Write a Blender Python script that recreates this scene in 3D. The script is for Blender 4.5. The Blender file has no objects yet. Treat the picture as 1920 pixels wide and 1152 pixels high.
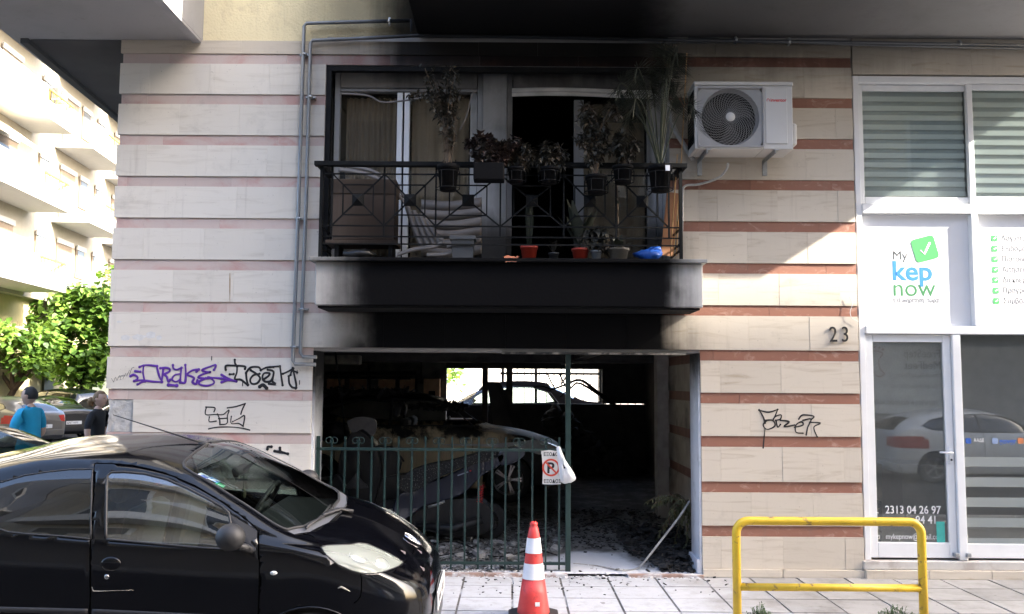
import bpy, bmesh, math, random
from mathutils import Vector, Matrix, noise
from mathutils.bvhtree import BVHTree
from mathutils.geometry import tessellate_polygon

random.seed(7)
sc = bpy.context.scene
col = sc.collection
R = math.radians

# ------------------------------------------------------------------ camera
FPX, CAMH = 1683.0, 1.84                 # focal length in photo pixels, eye height in metres
PITCH, ROLL = math.atan(144 / 1683.0), 0.0065
cam = bpy.data.cameras.new('camera')
cam.sensor_width = 36.0
cam.lens = FPX / 1920 * 36
cam.clip_start, cam.clip_end = 0.05, 2000
co = bpy.data.objects.new('camera', cam)
CM = Matrix.Rotation(math.pi / 2 + PITCH, 3, 'X') @ Matrix.Rotation(ROLL, 3, 'Z')
co.matrix_world = Matrix.Translation((0, 0, CAMH)) @ CM.to_4x4()
col.objects.link(co)
sc.camera = co

# ------------------------------------------------------------------ sky, sun, exposure
SUN = Vector((-1.0, 0.35, -0.65)).normalized()          # the way the sunlight travels
world = bpy.data.worlds.new('World')
sc.world = world
world.use_nodes = True
wn = world.node_tree
sky = wn.nodes.new('ShaderNodeTexSky')
sky.sky_type = 'NISHITA'
sky.sun_disc = False
sky.sun_elevation = math.asin(-SUN.z)
sky.sun_rotation = math.atan2(-SUN.x, -SUN.y)
sky.air_density, sky.dust_density, sky.ozone_density = 0.8, 4.0, 0.6
bg = wn.nodes['Background']
bg.inputs['Strength'].default_value = 0.15
wn.links.new(sky.outputs[0], bg.inputs['Color'])
sl = bpy.data.lights.new('sun', 'SUN')
sl.energy, sl.angle, sl.color = 2.7, R(0.53), (1.0, 0.94, 0.84)
so = bpy.data.objects.new('sun', sl)
so.rotation_euler = SUN.to_track_quat('-Z', 'Y').to_euler()
so.location = (20, -10, 30)
col.objects.link(so)
vs = sc.view_settings
vs.view_transform, vs.look, vs.gamma, vs.use_curve_mapping = 'Standard', 'None', 1.0, False
vs.exposure = 3.1
sc.cycles.max_bounces = 8
sc.cycles.diffuse_bounces = 4
sc.cycles.transparent_max_bounces = 16
sc.cycles.use_denoising = True

# ------------------------------------------------------------------ pixel -> place
def ray(px, py):
    return CM @ Vector(((px - 960) / FPX, -(py - 576) / FPX, -1.0))
def at(px, py, Y):                       # the point seen at a pixel on the vertical plane y = Y
    d = ray(px, py); t = Y / d.y
    return Vector((d.x * t, Y, CAMH + d.z * t))
def gnd(px, py, z=0.0):
    d = ray(px, py); t = (z - CAMH) / d.z
    return Vector((d.x * t, d.y * t, z))
W = 8.86                                 # plane of the street front

# ------------------------------------------------------------------ mesh helpers
class MB:
    def __init__(s): s.v = []; s.f = []; s.sm = []
    def add(s, vs, fs, smooth=False):
        o = len(s.v)
        s.v += [tuple(p) for p in vs]
        s.f += [tuple(i + o for i in f) for f in fs]
        s.sm += [smooth] * len(fs)
        return s
    def box(s, x0, x1, y0, y1, z0, z1):
        if x0 > x1: x0, x1 = x1, x0
        if y0 > y1: y0, y1 = y1, y0
        if z0 > z1: z0, z1 = z1, z0
        return s.add([(x0,y0,z0),(x1,y0,z0),(x1,y1,z0),(x0,y1,z0),(x0,y0,z1),(x1,y0,z1),(x1,y1,z1),(x0,y1,z1)],
              [(0,3,2,1),(4,5,6,7),(0,1,5,4),(1,2,6,5),(2,3,7,6),(3,0,4,7)])
    def obox(s, c, ax, ay, az, hx, hy, hz):          # oriented box
        c, ax, ay, az = Vector(c), Vector(ax).normalized(), Vector(ay).normalized(), Vector(az).normalized()
        vs = [c + ax*hx*i + ay*hy*j + az*hz*k for k in (-1,1) for (i,j) in ((-1,-1),(1,-1),(1,1),(-1,1))]
        return s.add(vs, [(0,3,2,1),(4,5,6,7),(0,1,5,4),(1,2,6,5),(2,3,7,6),(3,0,4,7)])
    def bar(s, a, b, w, h=None, up=(0,0,1)):          # rectangular bar from a to b
        a, b = Vector(a), Vector(b); h = h or w
        ax = (b - a).normalized(); u = Vector(up)
        if abs(ax.dot(u)) > .98: u = Vector((0,1,0))
        sd = ax.cross(u).normalized(); u = sd.cross(ax).normalized()
        return s.obox((a+b)/2, ax, sd, u, (b-a).length/2, w/2, h/2)
    def prism(s, poly, d):                            # poly: 3D outline, extruded by vector d
        n = len(poly); d = Vector(d); P = [Vector(p) for p in poly]
        vs = P + [p + d for p in P]
        tr = tessellate_polygon([P])
        fs = [tuple(t) for t in tr] + [tuple(i + n for i in reversed(t)) for t in tr]
        fs += [(i, (i+1) % n, (i+1) % n + n, i + n) for i in range(n)]
        return s.add(vs, fs)
    def tube(s, pts, r, n=8, caps=True, smooth=True, sy=None):
        P = [Vector(p) for p in pts]
        if len(P) < 2: return s
        rs = r if isinstance(r, (list, tuple)) else [r] * len(P)
        T = [(P[min(i+1, len(P)-1)] - P[max(i-1, 0)]).normalized() for i in range(len(P))]
        up = Vector((0,0,1)) if abs(T[0].z) < .9 else Vector((0,1,0))
        nrm = (up - T[0]*up.dot(T[0])).normalized()
        vs = []
        for i, p in enumerate(P):
            nrm = (nrm - T[i]*nrm.dot(T[i]))
            nrm = nrm.normalized() if nrm.length > 1e-6 else T[i].orthogonal().normalized()
            b = T[i].cross(nrm)
            for k in range(n):
                a = 2*math.pi*k/n
                o = (nrm*math.cos(a) + b*math.sin(a)) * rs[i]
                if sy is not None: o.y *= sy
                vs.append(p + o)
        fs = [(i*n+k, i*n+(k+1) % n, (i+1)*n+(k+1) % n, (i+1)*n+k) for i in range(len(P)-1) for k in range(n)]
        s.add(vs, fs, smooth)
        if caps:
            o = len(s.v) - len(vs)
            s.f += [tuple(o+k for k in reversed(range(n))), tuple(o+(len(P)-1)*n+k for k in range(n))]
            s.sm += [False, False]
        return s
    def lathe(s, prof, c=(0,0,0), n=24, axis='z', smooth=True, a0=0.0, a1=2*math.pi, sx=1.0):   # prof: (r, h)
        full = abs(a1 - a0 - 2*math.pi) < 1e-6
        m = n if full else n + 1
        c = Vector(c); vs = []
        for (r, h) in prof:
            for k in range(m):
                a = a0 + (a1-a0)*k/n
                x, y = r*math.cos(a)*sx, r*math.sin(a)
                vs.append(c + (Vector((x,y,h)) if axis == 'z' else Vector((x,h,y)) if axis == 'y' else Vector((h,x,y))))
        fs = []
        for i in range(len(prof)-1):
            for k in range(n):
                k2 = (k+1) % m
                fs.append((i*m+k, i*m+k2, (i+1)*m+k2, (i+1)*m+k))
        return s.add(vs, fs, smooth)
    def ball(s, c, rx, ry=None, rz=None, n=12, m=8, jit=0.0, smooth=True):
        ry = ry or rx; rz = rz or rx; c = Vector(c); vs = []
        ph = random.random()*50
        for i in range(m+1):
            t = math.pi*i/m
            for k in range(n):
                a = 2*math.pi*k/n
                d = Vector((math.sin(t)*math.cos(a), math.sin(t)*math.sin(a), math.cos(t)))
                f = 1 + jit*noise.noise(d*2.2 + Vector((ph,0,0)))
                vs.append(c + Vector((d.x*rx, d.y*ry, d.z*rz))*f)
        return s.add(vs, [(i*n+k, (i+1)*n+k, (i+1)*n+(k+1) % n, i*n+(k+1) % n) for i in range(m) for k in range(n)], smooth)
    def grid(s, fn, nu, nv, smooth=True):
        vs = [fn(i/nu, j/nv) for i in range(nu+1) for j in range(nv+1)]
        return s.add(vs, [(i*(nv+1)+j, (i+1)*(nv+1)+j, (i+1)*(nv+1)+j+1, i*(nv+1)+j+1) for i in range(nu) for j in range(nv)], smooth)
    def mesh(s, name):
        me = bpy.data.meshes.new(name)
        me.from_pydata(s.v, [], s.f)
        me.polygons.foreach_set('use_smooth', s.sm)
        me.validate()
        bm = bmesh.new(); bm.from_mesh(me)
        bmesh.ops.recalc_face_normals(bm, faces=bm.faces)
        bm.to_mesh(me); bm.free(); me.update()
        return me
    def build(s, name, mat, parent=None, bevel=0.0, label=None):
        return link(name, s.mesh(name), mat, parent, bevel, label)

def link(name, me, mat=None, parent=None, bevel=0.0, label=None):
    o = bpy.data.objects.new(name, me)
    if mat is not None and len(me.materials) == 0: me.materials.append(mat)
    col.objects.link(o)
    if parent is not None: adopt(o, parent)
    if bevel:
        b = o.modifiers.new('bevel', 'BEVEL'); b.width = bevel; b.segments = 2; b.limit_method = 'ANGLE'; b.angle_limit = R(40)
    if label: o['label'] = label
    return o
def wmat(o):
    return wmat(o.parent) @ o.matrix_parent_inverse @ o.matrix_basis if o.parent else o.matrix_basis.copy()
def adopt(o, parent):
    o.parent = parent
    o.matrix_parent_inverse = wmat(parent).inverted()
def tag(o, label, cat, group=None):
    o['label'] = label; o['category'] = cat
    if group: o['group'] = group
    return o
def thing(name, label, cat, loc=(0,0,0), group=None, rz=0.0):
    o = bpy.data.objects.new(name, None)
    o.empty_display_size = 0.2
    o.location = loc; o.rotation_euler = (0, 0, rz)
    col.objects.link(o)
    return tag(o, label, cat, group)
def structure(o):
    o['kind'] = 'structure'; return o
def stuff(o):
    o['kind'] = 'stuff'; return o
def copy_tree(o, parent=None):
    c = o.copy(); col.objects.link(c)
    if parent is not None: c.parent = parent
    for ch in list(o.children): copy_tree(ch, c)
    return c
def move(o, loc, rz=0.0, sc_=None):
    o.location = loc; o.rotation_euler = (0, 0, rz)
    if sc_: o.scale = (sc_, sc_, sc_) if not isinstance(sc_, tuple) else sc_
    return o
def spline(pts, n=6):                    # Catmull-Rom through points
    P = [Vector(p) for p in pts]
    if len(P) < 3: return P
    out = []
    for i in range(len(P)-1):
        a, b, c, d = P[max(i-1,0)], P[i], P[i+1], P[min(i+2,len(P)-1)]
        for k in range(n):
            t = k/n
            out.append(0.5*((2*b) + (c-a)*t + (2*a-5*b+4*c-d)*t*t + (3*b-a-3*c+d)*t**3))
    out.append(P[-1]); return out
ACC = dict(zip('άέήίόύώΆ', 'αεηιουωΑ'))
def text(txt, size, mat, parent, loc, rot=(math.pi/2,0,0), align='LEFT', ext=0.0006, name='lettering', xs=1.0, off=0.0, label=None):
    def raw(body):
        cu = bpy.data.curves.new(name, 'FONT')
        cu.body = body; cu.size = size; cu.align_x = align; cu.extrude = ext; cu.offset = off; cu.resolution_u = 4
        t = bpy.data.objects.new(name, cu); col.objects.link(t)
        bpy.context.view_layer.update()
        me = bpy.data.meshes.new_from_object(t.evaluated_get(bpy.context.evaluated_depsgraph_get()))
        bpy.data.objects.remove(t); bpy.data.curves.remove(cu)
        return me
    plain = ''.join(ACC.get(c, c) for c in txt).replace('π', 'n')
    me = raw(plain)
    marks = MB()
    for i, c in enumerate(txt):                     # Greek accents as small strokes above their letters
        if c in ACC:
            q = raw(plain[:i+1]); x1 = max(v.co.x for v in q.vertices); bpy.data.meshes.remove(q)
            xm, y0 = x1 - size*.22, size*(.56 if c != 'Ά' else .74)
            marks.obox((xm + size*.03, y0 + size*.07, 0), (.5, 1, 0), (1, -.5, 0), (0, 0, 1), size*.075, size*.028, max(ext, .0005))
    if marks.v:
        bm_ = bmesh.new(); bm_.from_mesh(me); t2 = marks.mesh('m'); bm_.from_mesh(t2); bm_.to_mesh(me); bm_.free(); bpy.data.meshes.remove(t2)
    me.name = name
    Mx = Matrix.Translation(loc) @ Matrix.Rotation(rot[2],4,'Z') @ Matrix.Rotation(rot[1],4,'Y') @ Matrix.Rotation(rot[0],4,'X') @ Matrix.Diagonal((xs,1,1,1))
    me.transform(Mx)
    me.materials.clear()
    return link(name, me, mat, parent, label=label)

# ------------------------------------------------------------------ materials
def nd(nt, typ, **kw):
    n = nt.nodes.new(typ)
    for k, v in kw.items():
        if k.startswith('i_'):
            key = k[2:]
            n.inputs[int(key) if key.isdigit() else key.replace('_', ' ')].default_value = v
        else: setattr(n, k, v)
    return n
def c4(c): return (c[0], c[1], c[2], 1.0)
def mth(nt, op, a, b=None, clamp=False):
    n = nd(nt, 'ShaderNodeMath', operation=op); n.use_clamp = clamp
    for i, v in enumerate((a, b)):
        if v is None: continue
        if isinstance(v, (int, float)): n.inputs[i].default_value = v
        else: nt.links.new(v, n.inputs[i])
    return n.outputs[0]
def mixc(nt, fac, a, b, mode='MIX'):
    n = nd(nt, 'ShaderNodeMix', data_type='RGBA', blend_type=mode)
    for i, v in ((0, fac), (6, a), (7, b)):
        if isinstance(v, (int, float)): n.inputs[i].default_value = v
        elif isinstance(v, tuple): n.inputs[i].default_value = c4(v)
        else: nt.links.new(v, n.inputs[i])
    return n.outputs[2]
def mrange(nt, v, a, b, c=0.0, d=1.0, smooth=True):
    n = nd(nt, 'ShaderNodeMapRange', interpolation_type='SMOOTHSTEP' if smooth else 'LINEAR')
    nt.links.new(v, n.inputs[0])
    for i, x in zip((1,2,3,4), (a,b,c,d)): n.inputs[i].default_value = x
    return n.outputs[0]
def coords(nt, kind='object', scale=(1,1,1)):
    if kind == 'world':
        src = nd(nt, 'ShaderNodeNewGeometry').outputs['Position']
    else:
        src = nd(nt, 'ShaderNodeTexCoord').outputs['Object']
    m = nd(nt, 'ShaderNodeMapping'); m.inputs['Scale'].default_value = scale
    nt.links.new(src, m.inputs['Vector'])
    return m.outputs[0]
def noisef(nt, vec, scale, detail=4.0, rough=0.55, dist=0.0):
    n = nd(nt, 'ShaderNodeTexNoise'); nt.links.new(vec, n.inputs['Vector'])
    n.inputs['Scale'].default_value = scale; n.inputs['Detail'].default_value = detail
    n.inputs['Roughness'].default_value = rough; n.inputs['Distortion'].default_value = dist
    return n.outputs['Fac']
MATS = {}
def M(name, base, rough=0.6, metal=0.0, var=0.12, vscale=6.0, bump=0.0, bscale=60.0, coat=0.0, spec=0.5,
      space='object', second=None, sscale=3.0, samt=(0.5, 0.65), rvar=0.0, sheen=0.0, trans=0.0, sub=0.0):
    if name in MATS: return MATS[name]
    m = bpy.data.materials.new(name); m.use_nodes = True
    nt = m.node_tree; b = nt.nodes['Principled BSDF']
    v = coords(nt, space)
    base_s = base
    if var > 0:
        f = noisef(nt, v, vscale, 5)
        f2 = mrange(nt, f, 0.25, 0.75, 1-var, 1+var, False)
        base_s = mixc(nt, 1.0, base, mixc(nt, 1.0, (1,1,1), f2, 'MULTIPLY'), 'MULTIPLY')
    if second is not None:
        g = mrange(nt, noisef(nt, v, sscale, 6, 0.6, 0.4), samt[0], samt[1])
        base_s = mixc(nt, g, base_s, second)
    if isinstance(base_s, tuple): b.inputs['Base Color'].default_value = c4(base_s)
    else: nt.links.new(base_s, b.inputs['Base Color'])
    b.inputs['Roughness'].default_value = rough
    if rvar > 0:
        nt.links.new(mrange(nt, noisef(nt, v, vscale*0.7, 4), 0.3, 0.7, max(0.02, rough-rvar), min(1, rough+rvar)), b.inputs['Roughness'])
    b.inputs['Metallic'].default_value = metal
    b.inputs['Specular IOR Level'].default_value = spec
    b.inputs['Coat Weight'].default_value = coat
    b.inputs['Coat Roughness'].default_value = 0.03
    if bump > 0:
        bp = nd(nt, 'ShaderNodeBump'); bp.inputs['Strength'].default_value = bump; bp.inputs['Distance'].default_value = 0.01
        nt.links.new(noisef(nt, v, bscale, 6), bp.inputs['Height'])
        nt.links.new(bp.outputs[0], b.inputs['Normal'])
    MATS[name] = m
    return m

# soot: a smoke stain with the shape it has on this building, in world x / z
def soot_mask(nt, extra=None):
    g = nd(nt, 'ShaderNodeNewGeometry').outputs['Position']
    sx = nd(nt, 'ShaderNodeSeparateXYZ'); nt.links.new(g, sx.inputs[0])
    nz = noisef(nt, g, 1.6, 5, 0.6)
    nb = noisef(nt, g, 7.0, 4, 0.6)
    wob = mth(nt, 'ADD', mth(nt, 'MULTIPLY', mth(nt, 'SUBTRACT', nz, 0.5), 0.34), mth(nt, 'MULTIPLY', mth(nt, 'SUBTRACT', nb, 0.5), 0.07))
    strk = noisef(nt, coords(nt, 'world', (9, 9, 0.5)), 1.0, 5, 0.65)
    wob = mth(nt, 'ADD', wob, mth(nt, 'MULTIPLY', mth(nt, 'SUBTRACT', strk, 0.5), 0.22))
    x = mth(nt, 'ADD', sx.outputs[0], wob); z = mth(nt, 'ADD', sx.outputs[2], wob)
    y = sx.outputs[1]
    tot = None
    #        x0   fade   x1   fade   z0   fade   z1   fade  amount
    boxes = [(-1.66, .38, 1.64, .22, 2.00, .02, 3.60, .30, 1.0),      # lintel and balcony front
             (-1.76, .28, 1.74, .28, 2.05, .02, 2.38, .26, 1.0),      # burnt corners of the garage mouth
             (-1.62, .55, 2.1, 1.00, 4.75, .40, 9.0, .5, 0.985),     # above the balcony door
             (-2.10, .45, 2.1, .70, 3.9, 1.1, 9.0, .5, 0.60),
             (-.25, .35, 1.45, .12, 2.9, .05, 9.0, .5, 0.80),         # right half of the burnt balcony        # haze of soot round the window
             (-1.25, 1.0, 4.6, 2.4, 5.0, .25, 9.0, .5, 0.80)]         # under the projecting floor
    for (x0, fx0, x1, fx1, z0, fz0, z1, fz1, am) in boxes:
        k = mth(nt, 'MULTIPLY', mrange(nt, x, x0-fx0, x0+fx0), mrange(nt, x, x1-fx1, x1+fx1, 1, 0))
        k = mth(nt, 'MULTIPLY', k, mth(nt, 'MULTIPLY', mrange(nt, z, z0-fz0, z0+fz0), mrange(nt, z, z1-fz1, z1+fz1, 1, 0)))
        k = mth(nt, 'MULTIPLY', k, am)
        tot = k if tot is None else mth(nt, 'MAXIMUM', tot, k)
    return tot
SOOT = (0.0042, 0.0042, 0.0048)
def sooty(name, base, second, vein=(1.2, 1, 14), rough=0.45, bump=0.08, amt=1.0, var=0.07, sec=(0.48, 0.72), bscale=40, sscale=1.6, dirt=True):
    m = bpy.data.materials.new(name); m.use_nodes = True
    nt = m.node_tree; b = nt.nodes['Principled BSDF']
    v = coords(nt, 'world', vein)
    oi = nd(nt, 'ShaderNodeObjectInfo').outputs['Random']
    off = nd(nt, 'ShaderNodeVectorMath', operation='ADD'); nt.links.new(v, off.inputs[0])
    cx = nd(nt, 'ShaderNodeCombineXYZ'); nt.links.new(mth(nt, 'MULTIPLY', oi, 37.0), cx.inputs[0]); nt.links.new(mth(nt, 'MULTIPLY', oi, 91.0), cx.inputs[2])
    nt.links.new(cx.outputs[0], off.inputs[1]); v = off.outputs[0]
    f = mrange(nt, noisef(nt, v, sscale, 7, 0.62, 1.2), sec[0], sec[1])
    c = mixc(nt, f, base, second)
    tone = mrange(nt, oi, 0, 1, 1-var, 1+var*0.6, False)
    c = mixc(nt, 1.0, c, mixc(nt, 1.0, (1,1,1), tone, 'MULTIPLY'), 'MULTIPLY')
    if dirt:
        wv = coords(nt, 'world', (1, 1, 1))
        dk = mrange(nt, noisef(nt, wv, 2.3, 8, 0.7), 0.56, 0.80, 0, 0.35)
        c = mixc(nt, dk, c, (0.16, 0.145, 0.125))
        drip = mrange(nt, noisef(nt, coords(nt, 'world', (11, 11, 0.7)), 1.0, 6, 0.7), 0.56, 0.80, 0, 0.30)
        c = mixc(nt, drip, c, (0.22, 0.18, 0.14))
        spot = mrange(nt, noisef(nt, wv, 38, 3, 0.5), 0.70, 0.76, 0, 0.35)
        c = mixc(nt, spot, c, (0.20, 0.17, 0.14))
    s = soot_mask(nt)
    if amt < 1: s = mth(nt, 'MULTIPLY', s, amt)
    c = mixc(nt, s, c, SOOT)
    nt.links.new(c, b.inputs['Base Color'])
    nt.links.new(mth(nt, 'ADD', mth(nt, 'MULTIPLY', s, 0.3), rough), b.inputs['Roughness'])
    nt.links.new(mrange(nt, s, 0, 1, 0.3, 0.08, False), b.inputs['Specular IOR Level'])
    if bump > 0:
        bp = nd(nt, 'ShaderNodeBump'); bp.inputs['Strength'].default_value = bump; bp.inputs['Distance'].default_value = 0.01
        nt.links.new(noisef(nt, coords(nt, 'world'), bscale, 6), bp.inputs['Height']); nt.links.new(bp.outputs[0], b.inputs['Normal'])
    MATS[name] = m
    return m
def glass(name, tint=(0.8,0.85,0.85), ior=1.5, rough=0.0, wavy=0.0, wscale=3.0, k=1.9, haze=0.0):
    m = bpy.data.materials.new(name); m.use_nodes = True
    nt = m.node_tree; nt.nodes.remove(nt.nodes['Principled BSDF'])
    out = nt.nodes['Material Output']
    tr = nd(nt, 'ShaderNodeBsdfTransparent'); tr.inputs[0].default_value = c4(tint)
    gl = nd(nt, 'ShaderNodeBsdfGlossy'); gl.inputs['Roughness'].default_value = rough; gl.inputs[0].default_value = (1,1,1,1)
    fr = nd(nt, 'ShaderNodeFresnel'); fr.inputs[0].default_value = ior
    mx = nd(nt, 'ShaderNodeMixShader')
    fac = mth(nt, 'MINIMUM', mth(nt, 'MULTIPLY', fr.outputs[0], k), 1.0)
    nt.links.new(fac, mx.inputs[0]); nt.links.new(tr.outputs[0], mx.inputs[1]); nt.links.new(gl.outputs[0], mx.inputs[2])
    if wavy:
        bp = nd(nt, 'ShaderNodeBump'); bp.inputs['Strength'].default_value = wavy; bp.inputs['Distance'].default_value = 0.05
        nt.links.new(noisef(nt, coords(nt, 'world'), wscale, 1), bp.inputs['Height'])
        nt.links.new(bp.outputs[0], gl.inputs['Normal'])
    if haze:
        df = nd(nt, 'ShaderNodeBsdfDiffuse'); df.inputs[0].default_value = (.6, .62, .62, 1)
        m2 = nd(nt, 'ShaderNodeMixShader'); m2.inputs[0].default_value = haze
        nt.links.new(mx.outputs[0], m2.inputs[1]); nt.links.new(df.outputs[0], m2.inputs[2]); nt.links.new(m2.outputs[0], out.inputs[0])
    else: nt.links.new(mx.outputs[0], out.inputs[0])
    MATS[name] = m
    return m
def film(name, color, opac, rough=0.6):
    m = bpy.data.materials.new(name); m.use_nodes = True
    nt = m.node_tree; b = nt.nodes['Principled BSDF']
    b.inputs['Base Color'].default_value = c4(color); b.inputs['Roughness'].default_value = rough
    b.inputs['Alpha'].default_value = opac
    MATS[name] = m
    return m

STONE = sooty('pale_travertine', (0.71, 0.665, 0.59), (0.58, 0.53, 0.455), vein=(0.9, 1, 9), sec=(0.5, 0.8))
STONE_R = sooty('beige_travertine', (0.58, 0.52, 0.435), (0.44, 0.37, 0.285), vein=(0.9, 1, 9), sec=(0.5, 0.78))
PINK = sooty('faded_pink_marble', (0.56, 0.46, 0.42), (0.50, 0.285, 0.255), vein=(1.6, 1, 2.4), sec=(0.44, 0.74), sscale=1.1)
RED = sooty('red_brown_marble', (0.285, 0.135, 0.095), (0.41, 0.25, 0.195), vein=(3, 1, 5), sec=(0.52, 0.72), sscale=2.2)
PLASTER = sooty('yellow_rough_plaster', (0.80, 0.70, 0.45), (0.68, 0.58, 0.37), vein=(2, 2, 2), rough=0.9, bump=0.9, bscale=45)
PAINT = sooty('grey_white_soffit_paint', (0.46, 0.45, 0.445), (0.40, 0.39, 0.38), vein=(1, 1, 1), rough=0.85, bump=0.1, bscale=30, sscale=0.8)
APRON = sooty('grey_balcony_paint', (0.50, 0.49, 0.47), (0.42, 0.41, 0.39), vein=(1, 1, 1), rough=0.8, bump=0.15, bscale=30)
FRAME_S = sooty('sooty_white_window_frame', (0.55, 0.55, 0.55), (0.4, 0.38, 0.36), vein=(1, 1, 1), rough=0.5, bump=0.0, amt=0.9)
CORE = M('grey_concrete', (0.25, 0.24, 0.23), 0.9, bump=0.3, space='world')
WHITE = M('white_aluminium', (0.72, 0.73, 0.74), 0.35, var=0.04, spec=0.5)
JAMB = M('white_painted_jamb', (0.62, 0.64, 0.70), 0.8, var=0.1, bump=0.1, bscale=25, second=(0.30, 0.29, 0.29), sscale=2.5, samt=(0.62, 0.75))
BLACKM = M('black_charred', (0.007, 0.007, 0.0075), 0.8, spec=0.2, var=0.5, bump=0.5, bscale=50)
IRON = M('dark_iron_paint', (0.009, 0.0095, 0.010), 0.7, var=0.3, spec=0.09)
GREEN = M('dark_green_iron', (0.009, 0.030, 0.028), 0.45, var=0.25, vscale=14)
STEEL = M('galvanised_steel', (0.36, 0.38, 0.40), 0.35, metal=0.85, var=0.2, vscale=20, rvar=0.1)
YELLOW = M('yellow_pipe_paint', (0.66, 0.43, 0.025), 0.42, var=0.16, vscale=8, second=(0.20, 0.12, 0.05), sscale=13, samt=(0.57, 0.66), bump=0.05)
BLACKINK = M('black_marker_ink', (0.012, 0.012, 0.014), 0.5, var=0.2)
PURPLE = M('purple_marker_ink', (0.105, 0.028, 0.30), 0.45, var=0.2, vscale=20)

def smoked_jamb(name, zlo, zhi):
    m = bpy.data.materials.new(name); m.use_nodes = True
    nt = m.node_tree; b = nt.nodes['Principled BSDF']
    g = coords(nt, 'world'); sx = nd(nt, 'ShaderNodeSeparateXYZ'); nt.links.new(g, sx.inputs[0])
    wob = mth(nt, 'MULTIPLY', mth(nt, 'SUBTRACT', noisef(nt, g, 5, 6, .7), .5), .35)
    k = mrange(nt, mth(nt, 'ADD', sx.outputs[2], wob), zlo, zhi)
    ky = mrange(nt, mth(nt, 'ADD', sx.outputs[1], wob), W + .1, W + .55, 0, .45)
    c = mixc(nt, mrange(nt, noisef(nt, g, 6, 6, .7), .5, .75, 0, .5), (.66, .68, .72), (.36, .36, .38))
    c = mixc(nt, mth(nt, 'MAXIMUM', k, ky), c, SOOT)
    nt.links.new(c, b.inputs['Base Color']); b.inputs['Roughness'].default_value = .85
    MATS[name] = m
    return m
JAMB_L, JAMB_R = smoked_jamb('smoked_white_jamb_left', 1.25, 1.95), smoked_jamb('smoked_white_jamb_right', 1.55, 2.15)
# ================================================================== ground
ASPH = M('asphalt', (0.05, 0.05, 0.052), 1.0, spec=0.05, var=0.25, vscale=3, bump=0.5, bscale=120, space='world')
structure(MB().box(-400, 400, -400, 700, -0.40, -0.12).build('road', ASPH))
def tile_mat():
    m = bpy.data.materials.new('dusty_pavement_tile'); m.use_nodes = True
    nt = m.node_tree; b = nt.nodes['Principled BSDF']
    g = coords(nt, 'world'); sx = nd(nt, 'ShaderNodeSeparateXYZ'); nt.links.new(g, sx.inputs[0])
    oi = nd(nt, 'ShaderNodeObjectInfo').outputs['Random']
    c = mixc(nt, mrange(nt, noisef(nt, g, 3.5, 7, 0.65), 0.42, 0.7), (0.29, 0.28, 0.265), (0.20, 0.19, 0.175))
    c = mixc(nt, mrange(nt, noisef(nt, g, 22, 5, 0.6), 0.58, 0.75, 0, 0.5), c, (0.20, 0.185, 0.165))
    c = mixc(nt, 1.0, c, mixc(nt, 1.0, (1,1,1), mrange(nt, oi, 0, 1, 0.88, 1.08, False), 'MULTIPLY'), 'MULTIPLY')
    # extinguisher powder spilled out of the garage mouth
    wob = mth(nt, 'MULTIPLY', mth(nt, 'SUBTRACT', noisef(nt, g, 1.3, 6, 0.65), 0.5), 2.6)
    px = mth(nt, 'ADD', sx.outputs[0], wob)
    k = mth(nt, 'MULTIPLY', mrange(nt, px, -2.6, -1.6), mrange(nt, px, 1.2, 2.5, 1, 0))
    k = mth(nt, 'MULTIPLY', k, mrange(nt, noisef(nt, g, 9, 7, 0.7), 0.30, 0.55, 0.55, 1.0))
    c = mixc(nt, k, c, (0.44, 0.45, 0.475))
    c = mixc(nt, mrange(nt, noisef(nt, g, 11, 2, .4), .70, .74, 0, .6), c, (0.12, 0.11, 0.10))
    c = mixc(nt, mrange(nt, noisef(nt, g, 0.9, 6, .7), .52, .75, 0, .45), c, (0.15, 0.14, 0.13))
    nt.links.new(c, b.inputs['Base Color']); b.inputs['Roughness'].default_value = 0.85
    bp = nd(nt, 'ShaderNodeBump'); bp.inputs['Strength'].default_value = 0.25; bp.inputs['Distance'].default_value = 0.01
    nt.links.new(noisef(nt, g, 70, 6), bp.inputs['Height']); nt.links.new(bp.outputs[0], b.inputs['Normal'])
    return m
TILE = tile_mat()
JOINT = M('dark_joint_earth', (0.13, 0.12, 0.11), 0.95, var=0.4, vscale=12, space='world', second=(0.45, 0.46, 0.48), sscale=2.0, samt=(0.5, 0.62))
pav = structure(MB().box(-5.3, 16, 4.85, W + 0.3, -0.13, -0.008).build('pavement', JOINT))
MB().box(-5.3, 16, 4.65, 4.848, -0.13, 0.004).build('kerb', M('kerb_concrete', (0.38, 0.37, 0.35), 0.9, bump=0.3, space='world'), pav, 0.015)
ts, j = 0.455, 0.019
X0 = at(1755, 1079, W).x
nrow = 9
for r in range(nrow):
    y1 = W - 0.02 - r * ts; y0 = max(y1 - ts + j, 4.86)
    for k in range(-19, 9):
        x0 = X0 + k * ts
        if x0 < -5.2 or x0 > 7.6 or (r > 5 and (x0 < -1.2 or x0 > 5.6)): continue
        dz = random.uniform(-0.003, 0.003)
        MB().box(x0 + j/2, x0 + ts - j/2, y0, y1, -0.03, dz).build('paving_tile', TILE, pav)

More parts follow.
